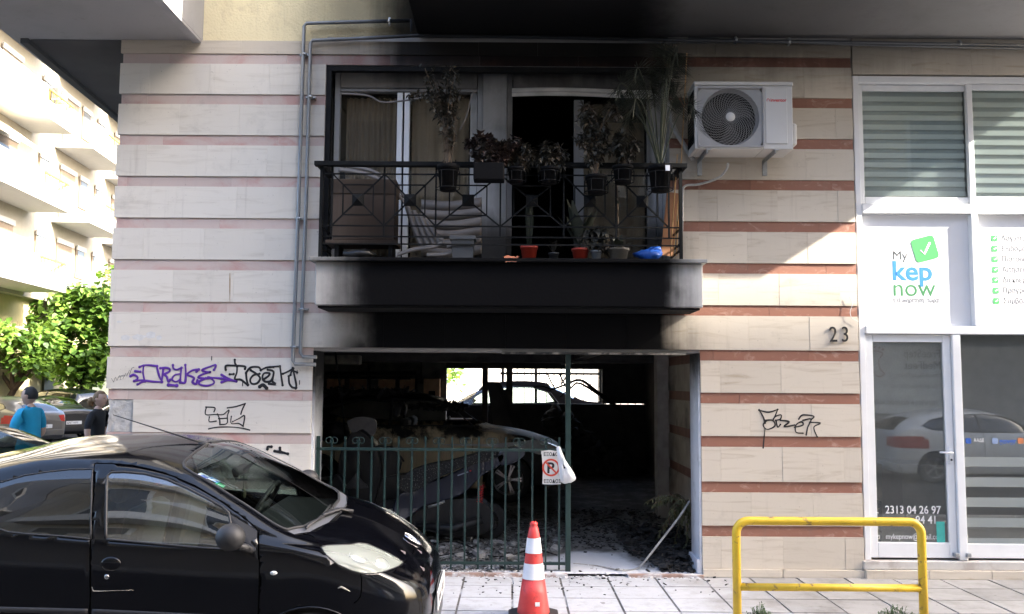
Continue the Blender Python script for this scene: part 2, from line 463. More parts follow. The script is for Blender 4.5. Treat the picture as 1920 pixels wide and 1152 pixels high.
# ================================================================== the burnt building
B = thing('apartment_building', 'burnt apartment building clad in pale stone with thin red bands, garage below sooty balcony', 'building', (0, W, 0))
SOF_L, SOF_R = 5.29, 5.36
XL, XR = -3.955, 3.415
GX0, GX1, GZ = -1.955, 1.855, 2.155          # garage mouth
WX0, WX1, WZ0, WZ1 = -1.895, 1.57, 3.05, 5.045   # balcony door opening
mb = MB()
mb.box(XL + .02, GX0, W, W + .4, 0, SOF_L)
mb.box(GX1, XR + .01, W, W + .4, 0, SOF_R)
mb.box(GX0, GX1, W, W + .4, GZ, WZ0)
mb.box(GX0, WX0, W, W + .4, WZ0, SOF_L); mb.box(WX1, GX1, W, W + .4, WZ0, SOF_R)
mb.box(WX0, WX1, W, W + .4, WZ1, SOF_R - .02)
mb.build('wall', CORE, B)
MB().prism([(XL + .02, W + .4, 0), (XL + .3, W + .4, 0), (XL - .30, 16, 0), (XL - .58, 16, 0)], (0, 0, SOF_L)).build('side_wall', M('side_wall_plaster', (.5, .47, .42), .9), B)
# upper storeys: plastered front, two projecting floors
MB().box(-3.16, -0.97, W + .002, W + .3, SOF_L, 8.3).build('plaster_front', PLASTER, B)
DEP = 1.35
mb = MB()
mb.prism([(-4.98, W - DEP, SOF_L), (-3.16, W - DEP, SOF_L), (-3.16, W + .3, SOF_L), (-4.02, W + .3, SOF_L), (-4.66, 16, SOF_L), (-5.60, 16, SOF_L)], (0, 0, 12.7))
mb.build('projecting_floor', PAINT, B, label='pale grey projecting upper floor over the stone corner')
MB().prism([(-4.90, W - .02, SOF_L - .008), (-3.985, W - .02, SOF_L - .008), (-4.62, 15.9, SOF_L - .008), (-5.50, 15.9, SOF_L - .008)], (0, 0, .006)).build('side_soffit', M('dark_grey_soffit', (.115, .108, .105), .9, var=.2, vscale=1.5, space='world'), B)  # thin darker sheet over the underside of the side overhang
mb = MB()                                                         # drip edge round the soffit
mb.box(-3.25, -3.163, W - DEP + .06, W - .005, SOF_L - .03, SOF_L - .002)
mb.build('drip_edge', M('pale_grey_trim', (.45, .44, .44), .7), B)
MB().prism([(-4.985, W - .05, SOF_L - .05), (-4.905, W - .05, SOF_L - .05), (-5.52, 16, SOF_L - .05), (-5.60, 16, SOF_L - .05)], (0, 0, .048)).build('drip_edge', M('dark_grey_trim', (.10, .10, .10), .8), B)
MB().box(-.97, 6.25, W - DEP, W + .3, SOF_R, 18).build('projecting_floor', PAINT, B, label='sooty projecting upper floor over the balcony')
MB().box(-3.9, 14, W + .31, 15.9, 8.3, 17.6).build('upper_wall', M('upper_wall_render', (.55, .52, .46), .9), B)
MB().box(6.26, 14, W, W + .3, 0, 17.6).build('upper_wall', M('upper_wall_render', (.55, .52, .46), .9), B)
MB().box(-3.9, 14, W + .41, 15.9, 5.42, 5.6).build('floor_slab', CORE, B)

STONE_T = sooty('smoke_tinged_travertine', (0.60, 0.53, 0.43), (0.48, 0.41, 0.32), vein=(0.9, 1, 9), sec=(0.45, 0.75))
# stone cladding, each slab a piece of its own
tops = [5.15, 4.73, 4.309, 3.888, 3.466, 3.047, 2.627, 2.185, 1.766, 1.345, 0.906, 0.485]
bh = 0.104
def free(z0, z1):                        # where cladding covers the front at this height
    zc = (z0 + z1) / 2
    if zc < GZ: return [(XL, GX0), (GX1, XR)]
    if zc < 2.66 or zc > WZ1: return [(XL, XR)]
    return [(XL, WX0), (WX1, XR)]
def clad(z0, z1, joints, proud, light, skip=None):
    for (a, b) in free(z0, z1):
        js = [a] + sorted(q for q in joints if a + .06 < q < b - .06) + [b]
        for q in range(len(js) - 1):
            x0, x1 = js[q], js[q+1]
            if skip and skip(x0, x1): continue
            left = (x0 + x1) / 2 < 0
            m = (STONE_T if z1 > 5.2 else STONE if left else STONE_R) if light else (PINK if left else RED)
            e0 = .02 if (x0 == XL and light) else 0.0
            pr = proud + random.uniform(-.0015, .0015)
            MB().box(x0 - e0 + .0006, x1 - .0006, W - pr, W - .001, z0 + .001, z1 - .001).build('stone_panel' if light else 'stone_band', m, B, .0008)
A0, B0 = at(284, 150, W).x, at(338, 230, W).x
for i, t in enumerate(tops):
    zt = SOF_L - .002 if i == 0 else tops[i-1] - bh
    base = A0 if i % 2 else B0
    joints = [base + .6*k for k in range(-3, 16)]
    joints += [GX1]
    skip = (lambda a, b: b < -3.5) if i == 9 else None
    if i == 9:
        joints = [-3.70] + [q for q in joints if q > -1.5]
        skip = lambda a, b: b <= -3.69
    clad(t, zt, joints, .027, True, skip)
    base = -3.9 + random.uniform(0, .5)
    bj = [base]
    while bj[-1] < XR: bj.append(bj[-1] + random.uniform(.75, 1.2))
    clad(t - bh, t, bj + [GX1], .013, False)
clad(0.075, tops[-1] - bh, [A0 + .3 + .6*k for k in range(-3, 16)], .027, True)
for (a, b) in ((XL, GX0), (GX1, 2.62), (2.622, XR)):
    MB().box(a + .002, b - .002, W - .05, W - .001, 0.0, .073).build('plinth_stone', STONE_R, B, .003)
# the broken slab at the corner: bare mortar
mb = MB()
mb.grid(lambda u, v: Vector((XL + .005 + u*.245 + (.03*abs(noise.noise(Vector((v*7, 3, u))))if u < .2 else 0), W - .008 - .012*noise.noise(Vector((u*5, v*6, 9))), tops[9] + .004 + v*(tops[8] - bh - tops[9] - .008))), 10, 12)
mb.build('bare_mortar', M('rough_mortar', (.46, .45, .43), .95, bump=.8, bscale=30, var=.25), B, label='bare mortar where a corner slab fell off')
# stone band above the shopfront
for k in range(7):
    MB().box(XR + .012 + k*.6, XR + .61 + k*.6, W - .03, W + .1, 4.985, SOF_R - .01).build('stone_panel', STONE_R, B, .0015)
# white reveals of the garage mouth
MB().box(GX0 + .001, GX0 + .022, W - .004, W + .398, .02, GZ - .002).build('jamb', JAMB_L, B)
MB().box(GX1 - .022, GX1 - .001, W - .004, W + .398, .02, GZ - .002).build('jamb', JAMB_R, B)
MB().box(GX1 - .05, GX1 - .022, W - .012, W + .40, .02, .16).build('skirting', JAMB, B)
def charpart(name, mbx, par=B): return mbx.build(name, BLACKM, par)
MB().box(-.1, 1.72, W - .035, W + .02, GZ - .022, GZ - .003).build('lintel_strip', M('scorched_metal_strip', (.30, .28, .25), .6, var=.5, second=(.02,.02,.02), sscale=5, samt=(.4,.55)), B)

# ---- balcony
YB = 8.30
bal = MB().box(-1.835, 1.775, YB, W - .034, 2.555, 2.965).build('balcony', APRON, B, .012, label='soot-blackened balcony front, pale only at both ends')
MB().box(-1.885, 1.81, YB - .05, W - .034, 2.968, 3.003).build('balcony_cap', sooty('marble_cap', (.30,.30,.29), (.22,.22,.21), vein=(1,1,1)), bal, .006)
MB().box(-1.81, 1.75, YB + .03, W - .036, 2.535, 2.553).build('drip_edge', BLACKM, bal)

# ---- balcony doors
YW = W + .235
GLS = glass('window_glass_sooty', (.80, .78, .74), k=.4)
CURT = sooty('beige_curtain', (.50, .45, .38), (.42, .37, .31), vein=(14, 1, .5), rough=.95, bump=0, amt=.55, dirt=False)
SHUT = sooty('grey_roller_shutter_box', (.40, .38, .36), (.30, .28, .26), vein=(1,1,1), rough=.6, bump=0, amt=.93)
def bars(name, rects, y0, y1, mat, par, bev=.004):
    mb = MB()
    for (x0, x1, z0, z1) in rects: mb.box(x0, x1, y0, y1, z0, z1)
    return mb.build(name, mat, par, bev)
def wx(px, py=300): return at(px, py, YW).x
def wz(py, px=800): return at(px, py, YW).z
dark = MB().box(WX0 + .002, WX1 - .002, W - .002, W + .06, WZ1 - .055, WZ1 - .004)
dark.box(WX0 + .002, WX0 + .05, W - .002, W + .06, WZ0, WZ1 - .056)
dark.build('outer_frame', BLACKM, B)
zt, zb_, zs = wz(137), wz(170), 3.06
def door_unit(xa, xb, lab):
    f = bars('balcony_door', [(xa, xa + .055, zs, zt), (xb - .055, xb, zs, zt), (xa + .056, xb - .056, zs, zs + .05), (xa + .056, xb - .056, zb_ - .03, zb_)], YW - .05, YW + .04, FRAME_S, B)
    f['label'] = lab
    MB().box(xa + .06, xb - .06, YW - .07, YW + .16, zb_ + .002, zt - .004).build('shutter_box', SHUT, f, .006)
    return f
xa, xb, xc, xd = wx(627), wx(905), wx(950), wx(1240)
d1 = door_unit(xa, xb, 'left balcony door with beige curtain and torn roller shutter')
d2 = door_unit(xc, xd, 'right balcony door standing open to a black room')
MB().box(xb + .002, xc - .002, YW - .1, YW + .1, zs, zt + .02).build('pillar', sooty('pillar_paint', (.52,.51,.50), (.42,.41,.40), vein=(1,1,1), amt=.9), B)
MB().box(xd + .003, WX1 - .004, YW - .08, YW + .1, zs, zt).build('pillar', sooty('pillar_paint2', (.55,.55,.55), (.46,.45,.44), vein=(1,1,1), amt=.8), B)
# left unit: two sashes
xm = wx(752)
bars('sash', [(xm - .045, xm + .01, zs + .055, zb_ - .035), (xm + .03, xm + .085, zs + .055, zb_ - .035)], YW - .035, YW + .02, WHITE, d1)
bars('sash', [(xb - .13, xb - .06, zs + .055, zb_ - .035)], YW - .03, YW + .02, FRAME_S, d1)
MB().box(xa + .06, xm - .05, YW, YW + .006, zs + .06, zb_ - .04).build('pane', GLS, d1)
MB().box(xm + .09, xb - .135, YW + .012, YW + .018, zs + .06, zb_ - .04).build('pane', GLS, d1)
def curtain(x0, x1, z0, z1, y, par, amp=.02, nf=9):
    mb = MB()
    n = nf*10
    mb.grid(lambda u, v: Vector((x0 + (x1-x0)*u, y + amp*math.sin(u*nf*2*math.pi + .7*math.sin(u*9)) * (.6 + .4*v), z0 + (z1-z0)*v)), n, 3)
    return mb.build('curtain', CURT, par)
curtain(xa + .10, xm - .06, zs + .08, zb_ - .06, YW + .09, d1)
curtain(xm + .10, xb - .15, zs + .08, zb_ - .06, YW + .09, d1, .012, 5)
# right unit: open on the left, closed sash with half-lowered shutter on the right
xs1 = wx(1085)
bars('sash', [(xs1 - .05, xs1 + .05, zs + .055, zb_ - .1)], YW - .035, YW + .02, FRAME_S, d2)
bars('sash', [(xd - .15, xd - .06, zs + .055, zb_ - .1)], YW - .03, YW + .02, FRAME_S, d2)
MB().box(xs1 + .05, xd - .155, YW + .012, YW + .018, zs + .06, zb_ - .04).build('pane', GLS, d2)
curtain(xs1 + .06, xd - .16, zs + .08, zb_ - .3, YW + .10, d2, .01, 4)
sh = MB()
for k in range(2):
    sh.grid(lambda u, v: Vector((xc + .05 + u*(xd - xc - .1), YW - .10 - .02*math.sin(v*math.pi) , zb_ - .005 - k*.045 - .042*v + .012*math.sin(u*5))), 24, 4)
sh.build('shutter_end', M('aluminium_shutter', (.50, .49, .47), .45, var=.2), d2)
# charred room behind
room = MB()
room.box(WX0 - .3, WX1 + .3, W + 3.4, W + 3.5, 2.9, 5.35); room.box(WX0 - .4, WX0 - .3, W + .4, W + 3.4, 2.9, 5.35)
room.box(WX1 + .3, WX1 + .4, W + .4, W + 3.4, 2.9, 5.35); room.box(WX0 - .4, WX1 + .4, W + .41, W + 3.5, 2.8, 2.9); room.box(WX0 - .4, WX1 + .4, W + .41, W + 3.5, 5.35, 5.40)
room.build('charred_room', BLACKM, B)

# ---- railing, each bar a piece
RY = 8.335
rail = MB().box(at(590,305,8.3).x, at(1288,310,8.3).x, 8.275, 8.35, 3.872, 3.915).build('balcony_railing', IRON, B, .004, label='black iron balcony railing with crossed squares and pyramid bosses')
def rz(py): return at(900, py, RY).z
def rbar(name, a, b, w=.016): MB().bar(a, b, w, w).build(name, IRON, rail)
rxl, rxr = at(618,400,RY).x, at(1262,400,RY).x
for sx_ in (-1, 1):
    xx = -1.85 if sx_ < 0 else 1.63
    MB().box(xx, xx + .06*-sx_, 8.352, W - .035, 3.872, 3.912).build('handrail_return', IRON, rail)
    for zz in (3.30, 3.16, 3.10): rbar('rail_return', (xx + .05*-sx_, 8.34, zz), (xx + .05*-sx_, W - .03, zz))
    MB().bar((xx + .05*-sx_, 8.33, 3.003), (xx + .05*-sx_, 8.33, 3.871), .03, .03).build('post', IRON, rail)
zA, zB, zC, zD, zE, zF = rz(328), rz(348), rz(404), rz(425), rz(445), rz(459)
nb = 7
xs_ = [rxl + (rxr - rxl)*k/nb for k in range(nb + 1)]
xs_ = [at(p_, 400, RY).x for p_ in (622, 720, 817, 938, 1057, 1155, 1254)]
for z_, y_ in ((zA, RY), (zD, RY), (zE, RY), (zF, RY)):
    rbar('rail', (-1.80, y_, z_), (1.58, y_, z_), .013)
for x_ in xs_: rbar('baluster', (x_, RY, zE), (x_, RY, 3.871), .016)
for k in range(len(xs_) - 1):
    a, b = xs_[k], xs_[k+1]; m_ = (a + b)/2; zc = (zA + zD)/2
    for (p, q) in (((a, zA), (b, zD)), ((a, zD), (b, zA))):
        rbar('diagonal', (p[0], RY + .002, p[1]), (q[0], RY + .002, q[1]), .014)
    w_ = (b - a)*.29; h_ = (zA - zD)*.29
    for (p, q) in (((m_-w_, zc+h_), (m_+w_, zc+h_)), ((m_-w_, zc-h_), (m_+w_, zc-h_)), ((m_-w_, zc-h_), (m_-w_, zc+h_)), ((m_+w_, zc-h_), (m_+w_, zc+h_))):
        rbar('square_bar', (p[0], RY - .002, p[1]), (q[0], RY - .002, q[1]), .012)
    e = .055
    MB().add([(m_-e, RY-.012, zc-e), (m_+e, RY-.012, zc-e), (m_+e, RY-.012, zc+e), (m_-e, RY-.012, zc+e), (m_, RY-.05, zc), (m_-e, RY+.012, zc-e), (m_+e, RY+.012, zc-e), (m_+e, RY+.012, zc+e), (m_-e, RY+.012, zc+e)],
             [(0,1,4),(1,2,4),(2,3,4),(3,0,4),(8,7,6,5),(0,5,6,1),(1,6,7,2),(2,7,8,3),(3,8,5,0)]).build('boss', IRON, rail)

# ---- pipes along the front
PY = W - .075
def pipe(name, pts, r=.016, mat=STEEL):
    P = [at(x, y, PY) for x, y in pts]
    return MB().tube(P, r, 10).build(name, mat, B)
def sootpipe():
    return sooty('galvanised_pipe_sooty', (.30, .32, .34), (.24, .25, .27), vein=(2,2,2), rough=.35, bump=0, amt=.92, dirt=False)
SPIPE = sootpipe(); SPIPE.node_tree.nodes['Principled BSDF'].inputs['Metallic'].default_value = .6
pipe('pipe', [(592,684),(553,683),(549,676),(560,380),(570,50),(575,44),(640,42),(768,39)], .019, SPIPE)
pipe('pipe', [(594,670),(568,669),(563,662),(574,380),(582,82),(586,76),(640,74),(785,67),(1000,70),(1300,76),(1600,80),(1930,86)], .018, SPIPE)
pipe('pipe', [(771,36),(771,64)], .011, SPIPE)
pipe('pipe', [(1290,72),(1600,84),(1930,92)], .012, SPIPE)
for (x, y, w_) in ((571,102,1),(561,410,1),(582,182,1),(553,651,1),(567,580,1),(730,40,0),(1480,78,0),(1800,82,0),(1380,75,0)):
    c = at(x, y, PY)
    mb = MB()
    if w_: mb.box(c.x - .05, c.x + .05, PY + .008, W - .02, c.z - .010, c.z + .010); mb.tube([c - Vector((0,0,.011)), c + Vector((0,0,.011))], .024, 10)
    else: mb.box(c.x - .010, c.x + .010, PY, W - .02, c.z - .03, c.z + .04); mb.tube([c - Vector((.011,0,0)), c + Vector((.011,0,0))], .024, 10)
    mb.build('pipe_clamp', STEEL, B)

# ---- shopfront
SX0, SX1 = 3.43, 7.4
FY = W - .01
def frect(name, x0, x1, z0, z1, y0, y1, mat=WHITE, par=None, bev=.006): return MB().box(x0, x1, y0, y1, z0, z1).build(name, mat, par or shop, bev)
shop = MB().box(SX0, SX0 + .06, FY, FY + .12, .165, 4.97).build('shopfront', WHITE, B, .006, label='white aluminium shopfront with glass door and upper windows')
SG = glass('shop_glass', (.84, .88, .86), 1.52, k=1.9, haze=.075)
SG2 = glass('upper_window_glass', (.95, .985, .975), 1.52, k=.75, haze=.01)
zW0, zW1 = 3.665, 4.95
frect('top_frame', SX0 + .061, SX1, 4.90, 4.97, FY + .002, FY + .12)
frect('transom', SX0 + .061, SX1, 3.56, 3.655, FY - .015, FY + .12)
frect('transom', SX0 + .061, SX1, 2.355, 2.435, FY - .02, FY + .12)
xmul = at(1822, 260, W).x; xmul2 = at(1828, 500, W).x
# upper sliding windows
def sash(x0, x1, y):
    f = MB()
    z0, z1 = zW0 + .006, zW1 - .055
    f.box(x0, x0 + .055, y, y + .035, z0, z1); f.box(x1 - .055, x1, y, y + .035, z0, z1)
    f.box(x0 + .056, x1 - .056, y, y + .035, z0, z0 + .07); f.box(x0 + .056, x1 - .056, y, y + .035, z1 - .06, z1)
    o = f.build('upper_window', WHITE, shop, .004)
    MB().box(x0 + .05, x1 - .05, y + .015, y + .021, z0 + .06, z1 - .05).build('pane', SG2, o)
    return o
s1 = sash(SX0 + .062, xmul + .03, FY + .06); s2 = sash(xmul - .03, xmul + 1.25, FY + .02); s3 = sash(xmul + 1.2, SX1, FY + .06)
BL = M('white_blind_fabric', (.62, .64, .62), .9, var=.03); BL2 = M('grey_sheer_blind', (.42, .45, .45), .9, var=.03)
for (x0, x1, y_, off) in ((SX0 + .12, xmul - .02, FY + .12, 0), (xmul + .03, xmul + 1.2, FY + .075, .03)):
    MB().box(x0, x1, y_ + .02, y_ + .024, zW0, zW1 - .05).build('blind_backing', BL2, shop)
    n_ = 13
    for k in range(n_):
        z_ = zW0 + off + k*.098
        if z_ + .05 < zW1 - .06: MB().box(x0, x1, y_, y_ + .003, z_, z_ + .052).build('blind_strip', BL, shop)
# sign boards
SIGN = M('white_sign_board', (.74, .74, .76), .35, var=.02)
sx0, sx1, sz0, sz1 = SX0 + .062, xmul2 - .035, 2.437, 3.558
SY = FY + .055
b1 = MB().box(sx0, sx1, SY, SY + .02, sz0, sz1).build('sign_board', SIGN, shop, label='white sign with green tick square and My kep now lettering')
frect('mullion', xmul2 - .034, xmul2 + .034, 2.437, 3.558, FY - .02, FY + .12)
b2 = MB().box(xmul2 + .036, xmul2 + 2.2, SY, SY + .02, sz0, sz1).build('sign_board', SIGN, shop, label='white sign with a list of green ticks and Greek words')
GRN = M('sign_green', (.06, .36, .10), .5, var=.04); GRN2 = M('sign_dark_green', (.04, .19, .07), .5, var=.02); BLU = M('sign_blue', (.025, .19, .52), .5, var=.03)
GRY = M('sign_grey', (.045, .05, .055), .5, var=.02); WHT = M('print_white', (.78, .78, .78), .5, var=0)
def rsquare(c, h, rad, ang, y0, y1, mat, par, name):
    pts = []
    for q in range(4):
        for k in range(6):
            a = q*math.pi/2 + k/5*math.pi/2
            cx = (h - rad)*(1 if q in (0, 3) else -1) + rad*math.cos(a); cz = (h - rad)*(1 if q in (0, 1) else -1) + rad*math.sin(a)
            pts.append(Vector((c[0] + cx*math.cos(ang) - cz*math.sin(ang), y0, c[1] + cx*math.sin(ang) + cz*math.cos(ang))))
    return MB().prism(pts, (0, y1 - y0, 0)).build(name, mat, par)
def ssign(px, py): v = at(px, py, SY); return v.x, v.z
def stroke(pts, r, y, mat, par, name, closed=False, n=6, sm=True):
    P = [Vector((p[0], y, p[1])) for p in pts]
    if sm and len(P) > 2: P = spline(P, 5)
    return MB().tube(P, r, 8, sy=.12).build(name, mat, par)
gx, gz = ssign(1734, 467)
rsquare((gx, gz), .118, .035, .26, SY - .004, SY - .0005, GRN, b1, 'green_tick_square')
ck = [ssign(1725, 470), ssign(1733, 477), ssign(1743, 455)]
stroke(ck, .0095, SY - .005, WHT, b1, 'tick', sm=False)
def sgn(txt, px, py, size, mat, par, xs=1.0, name='lettering', off=0.0):
    x, z = ssign(px, py)
    return text(txt, size, mat, par, (x, SY - .001, z), name=name, xs=xs, off=off)
sgn('My', 1673, 487, .125, GRY, b1, 1.0)
sgn('kep', 1672, 525, .27, BLU, b1, 1.04, off=.006)
sgn('now', 1673, 555, .245, GRN2, b1, 1.0)
sgn('η εξυπηρέτηση...τώρα!', 1674, 567, .062, GRY, b1, .72)
lst = ['Λογιστικές', 'Επιδόματα', 'Πιστοποιητικά', 'Αιτήσεις', 'Διεκπεραιώσεις', 'Προγράμματα', 'Συμβόλαια']
for k, t_ in enumerate(lst):
    px, py = 1864 + k*.6, 447 + k*19.6
    x, z = ssign(px, py)
    rsquare((x, z), .029, .007, 0, SY - .004, SY - .0005, GRN, b2, 'tick_box')
    stroke([(x - .013, z), (x - .004, z - .010), (x + .015, z + .011)], .0032, SY - .005, WHT, b2, 'tick', sm=False)
    text(t_, .078, GRY, b2, (ssign(1877 + k*.6, py)[0], SY - .001, z - .024), xs=.85)
# door and fixed light
dx0, dx1 = SX0 + .063, at(1790, 850, W).x
dz0, dz1 = .185, 2.352
dr = MB()
dr.box(dx0, dx0 + .075, FY + .02, FY + .075, dz0, dz1); dr.box(dx1 - .075, dx1, FY + .02, FY + .075, dz0, dz1)
dr.box(dx0 + .076, dx1 - .076, FY + .02, FY + .075, dz0, dz0 + .145); dr.box(dx0 + .076, dx1 - .076, FY + .02, FY + .075, dz1 - .075, dz1)
door = dr.build('shop_door', WHITE, shop, .005)
MB().box(dx0 + .07, dx1 - .07, FY + .045, FY + .053, dz0 + .14, dz1 - .07).build('pane', SG, door)
frect('mullion', dx1 + .004, dx1 + .085, .168, 2.354, FY - .015, FY + .12)
MB().box(dx1 + .086, SX1, FY + .02, FY + .075, .185, .32).build('bottom_rail', WHITE, shop, .005)
MB().box(dx1 + .086, SX1, FY + .045, FY + .053, .32, 2.352).build('pane', SG, shop)
hy = FY + .02
hx, hz = dx1 - .035, at(1790, 849, W).z
mb = MB(); mb.box(hx - .018, hx + .018, hy - .012, hy, hz - .10, hz + .06); mb.tube([(hx, hy, hz), (hx, hy - .045, hz), (hx - .012, hy - .055, hz), (hx - .13, hy - .055, hz + .004)], .0095, 8)
mb.build('handle', WHITE, door)
MB().tube([(hx, hy - .0125, hz - .07), (hx, hy - .016, hz - .07)], .010, 12).build('keyhole', BLACKM, door)
for px in (1791, 1813):
    v = at(px, 1040, W); MB().box(v.x - .025, v.x + .02, FY - .045, FY + .02, v.z - .02, v.z + .02).build('latch', STEEL, shop, .008)
FILM = film('frosted_film', (.36, .40, .40), .55, .5)
for k in range(5):
    z1_ = at(1860, 858 + k*38, W).z; z0_ = at(1860, 876 + k*38, W).z
    MB().box(dx1 + .088, SX1, FY + .0425, FY + .0442, z0_, z1_).build('frosted_strip', FILM, shop)
PW = M('white_vinyl_print', (.72, .73, .73), .5, var=0)
def dtext(t_, px, py, size, xs=1.0, off=0.0):
    v = at(px, py, FY + .04); return text(t_, size, PW, door, (v.x, FY + .0435, v.z), xs=xs, off=off)
dtext('2313 04 26 97', 1660, 963, .106, .88, .001); dtext('94 41', 1717, 982, .106, .88, .001); dtext('mykepnow@gmail.com', 1661, 1011, .074, .80)
v = at(1644, 958, FY + .04)
stroke([(v.x - .02, v.z + .02), (v.x - .012, v.z - .004), (v.x + .004, v.z - .018), (v.x + .02, v.z - .022)], .004, FY + .0425, PW, door, 'phone_mark')
v = at(1645, 1007, FY + .04)
for (a, b) in (((-.022,.016),(.022,.016)), ((-.022,-.016),(.022,-.016)), ((-.022,-.016),(-.022,.016)), ((.022,-.016),(.022,.016)), ((-.022,.016),(0,-.003)), ((0,-.003),(.022,.016))):
    stroke([(v.x + a[0], v.z + a[1]), (v.x + b[0], v.z + b[1])], .002, FY + .0425, PW, door, 'envelope_mark', sm=False)
v = at(1764, 998, FY + .04)
MB().box(v.x - .04, v.x + .04, FY + .041, FY + .0435, v.z - .10, v.z + .10).build('teal_sticker', M('teal_sticker', (.06, .42, .36), .5, var=.1, vscale=40), door)
# logos on the fixed light
for (px, cc, sz_) in ((1816, (.03, .10, .40), .038), (1866, (.25, .33, .5), .04), (1914, (.55, .2, .08), .04)):
    v = at(px, 827, FY + .04); rsquare((v.x, v.z), sz_*.7, sz_*.3, 0, FY + .041, FY + .0435, M('logo_%d' % px, cc, .5, var=.2, vscale=60), shop, 'sticker')
v = at(1826, 829, FY + .04); text('ΑΑΔΕ', .05, PW, shop, (v.x, FY + .0435, v.z), xs=.8)
v = at(1874, 832, FY + .04); text('govgr', .075, M('gov_blue', (.05,.14,.5), .5, var=0), shop, (v.x, FY + .0435, v.z), off=.001)
# sill steps
MB().box(SX0 - .03, SX1, W - .06, W + .12, .085, .163).build('door_sill', M('pale_marble_sill', (.52,.50,.47), .5, space='world', second=(.40,.36,.33), sscale=4), shop, .006)
for k in range(7): MB().box(SX0 - .02 + k*.6, SX0 + .577 + k*.6, W - .09, W + .1, 0, .083).build('step_stone', STONE_R, shop, .004)
# shop interior
IN = M('shop_interior_wall', (.45, .45, .45), .9, space='world')
mb = MB()
mb.box(XR + .01, XR + .03, W + .4, W + 4.5, 0, 5.3); mb.box(XR, SX1 + .4, W + 4.5, W + 4.6, 0, 5.3); mb.box(SX1 + .3, SX1 + .4, W + .12, W + 4.5, 0, 5.3)
mb.box(XR + .02, SX1 + .3, W + .13, W + 4.5, 3.55, 3.62); mb.box(XR + .02, SX1 + .3, W + .13, W + 4.5, 5.28, 5.34)
mb.build('shop_interior', IN, B)
MB().box(XR + .03, SX1 + .3, W + .12, W + 4.5, .10, .16).build('shop_floor', M('shop_floor_tile', (.35,.33,.30), .4), B)
MB().box(SX1, 6.26 + 1.2, W - .02, W + .3, 0, 5.3).build('upper_wall', M('upper_wall_render', (.55, .52, .46), .9), B)
# desk and chair inside the shop
ch = thing('office_chair', 'dark blue chair just inside the glass shop door', 'chair', (3.62, W + .75, .16))
CB = M('dark_blue_fabric', (.03, .06, .10), .8)
MB().box(3.42+.03, 3.85, W + .55, W + .98, .58, .66).build('seat', CB, ch, .03); MB().box(3.45, 3.85, W + .93, W + 1.0, .68, 1.12).build('backrest', CB, ch, .03)
for sx_ in (3.48, 3.82):
    for sy_ in (W + .58, W + .95): MB().tube([(sx_, sy_, .16), (sx_, sy_, .58)], .012, 6).build('leg', STEEL, ch)
ds = thing('desk', 'grey office desk deep inside the shop', 'desk', (5.6, W + 2.5, .16))
DK = M('grey_desk_laminate', (.32, .32, .32), .5)
MB().box(4.7, 6.5, W + 2.1, W + 2.8, .86, .90).build('tabletop', DK, ds); MB().box(4.74, 4.78, W + 2.15, W + 2.75, .16, .86).build('side_panel', DK, ds); MB().box(6.42, 6.46, W + 2.15, W + 2.75, .16, .86).build('side_panel', DK, ds); MB().box(4.78, 6.42, W + 2.15, W + 2.17, .3, .86).build('front_panel', DK, ds)

# ---- number, graffiti
NUM = M('black_metal_number', (.02, .02, .02), .4)
for t_, px in (('2', 1555), ('3', 1577)):
    v = at(px, 641, W - .045); text(t_, .215, NUM, B, (v.x, W - .042, v.z), name='house_number', xs=.78, ext=.006)
def graf(zoomo, zs_, strokes, r, mat, name, lab):
    mb = MB()
    for s_ in strokes:
        rr = r; P = s_
        if isinstance(s_[0], float): rr = s_[0]; P = s_[1]
        Q = [at(zoomo[0] + a/zs_, zoomo[1] + b/zs_, W - .0305) for a, b in P]
        if len(Q) == 1: mb.tube([Q[0] - Vector((.004,0,0)), Q[0] + Vector((.004,0,0))], rr, 10, sy=.1)
        else:
            S_ = spline(Q, 5)
            mb.tube(S_, [rr*(.8 + .35*noise.noise(Vector((q.x*9, q.z*9, 2)))) for q in S_], 8, sy=.1)
            mb.ball(Q[0], rr*1.05, rr*.1, rr*1.05, 10, 6); mb.ball(Q[-1], rr*1.05, rr*.1, rr*1.05, 10, 6)
    return mb.build(name, mat, B, label=lab)
O5 = (200, 640)
graf(O5, 4.571, [
 [(245,257),(288,262)], [(205,300),(232,288),(262,305),(262,325),(235,342)], [(235,342),(300,335),(380,345),(470,350)], [(265,370),(300,352),(330,345)],
 [(282,222),(318,207),(365,206),(432,214)], [(318,210),(312,270),(325,340)], [(430,214),(440,260),(452,300),(475,350)],
 [(460,232),(500,228),(538,238),(535,262),(485,285)], [(485,240),(478,300),(470,350)], [(490,285),(515,305),(530,350),(545,330)],
 [(568,205),(572,232),(600,245),(642,228)], [(640,232),(635,290),(630,355)], [(632,280),(585,290),(560,325),(590,348),(630,330)],
 [(674,204),(678,270),(672,352),(640,355)], [(790,242),(770,262)], [(790,243),(735,250),(690,285),(735,305),(750,320),(735,350),(765,368),(778,335)],
 [(920,245),(936,203),(880,220),(818,247),(850,262),(885,265)], [(885,265),(820,285),(785,310),(840,320),(905,318)], [(850,318),(795,345),(800,372),(860,382),(915,365),(918,340),(880,312)],
 [(870,310),(985,320),(1050,328)], [(985,288),(1040,320),(1112,345)], [(985,352),(1040,335),(1112,345)]], .013, PURPLE, 'graffiti', 'purple marker graffiti tag reading drake')
graf(O5, 4.571, [[.019, [(530,376),(600,380)]]] if False else [[(530,376),(565,378),(600,381)]], .018, PURPLE, 'graffiti', 'short purple underline stroke')
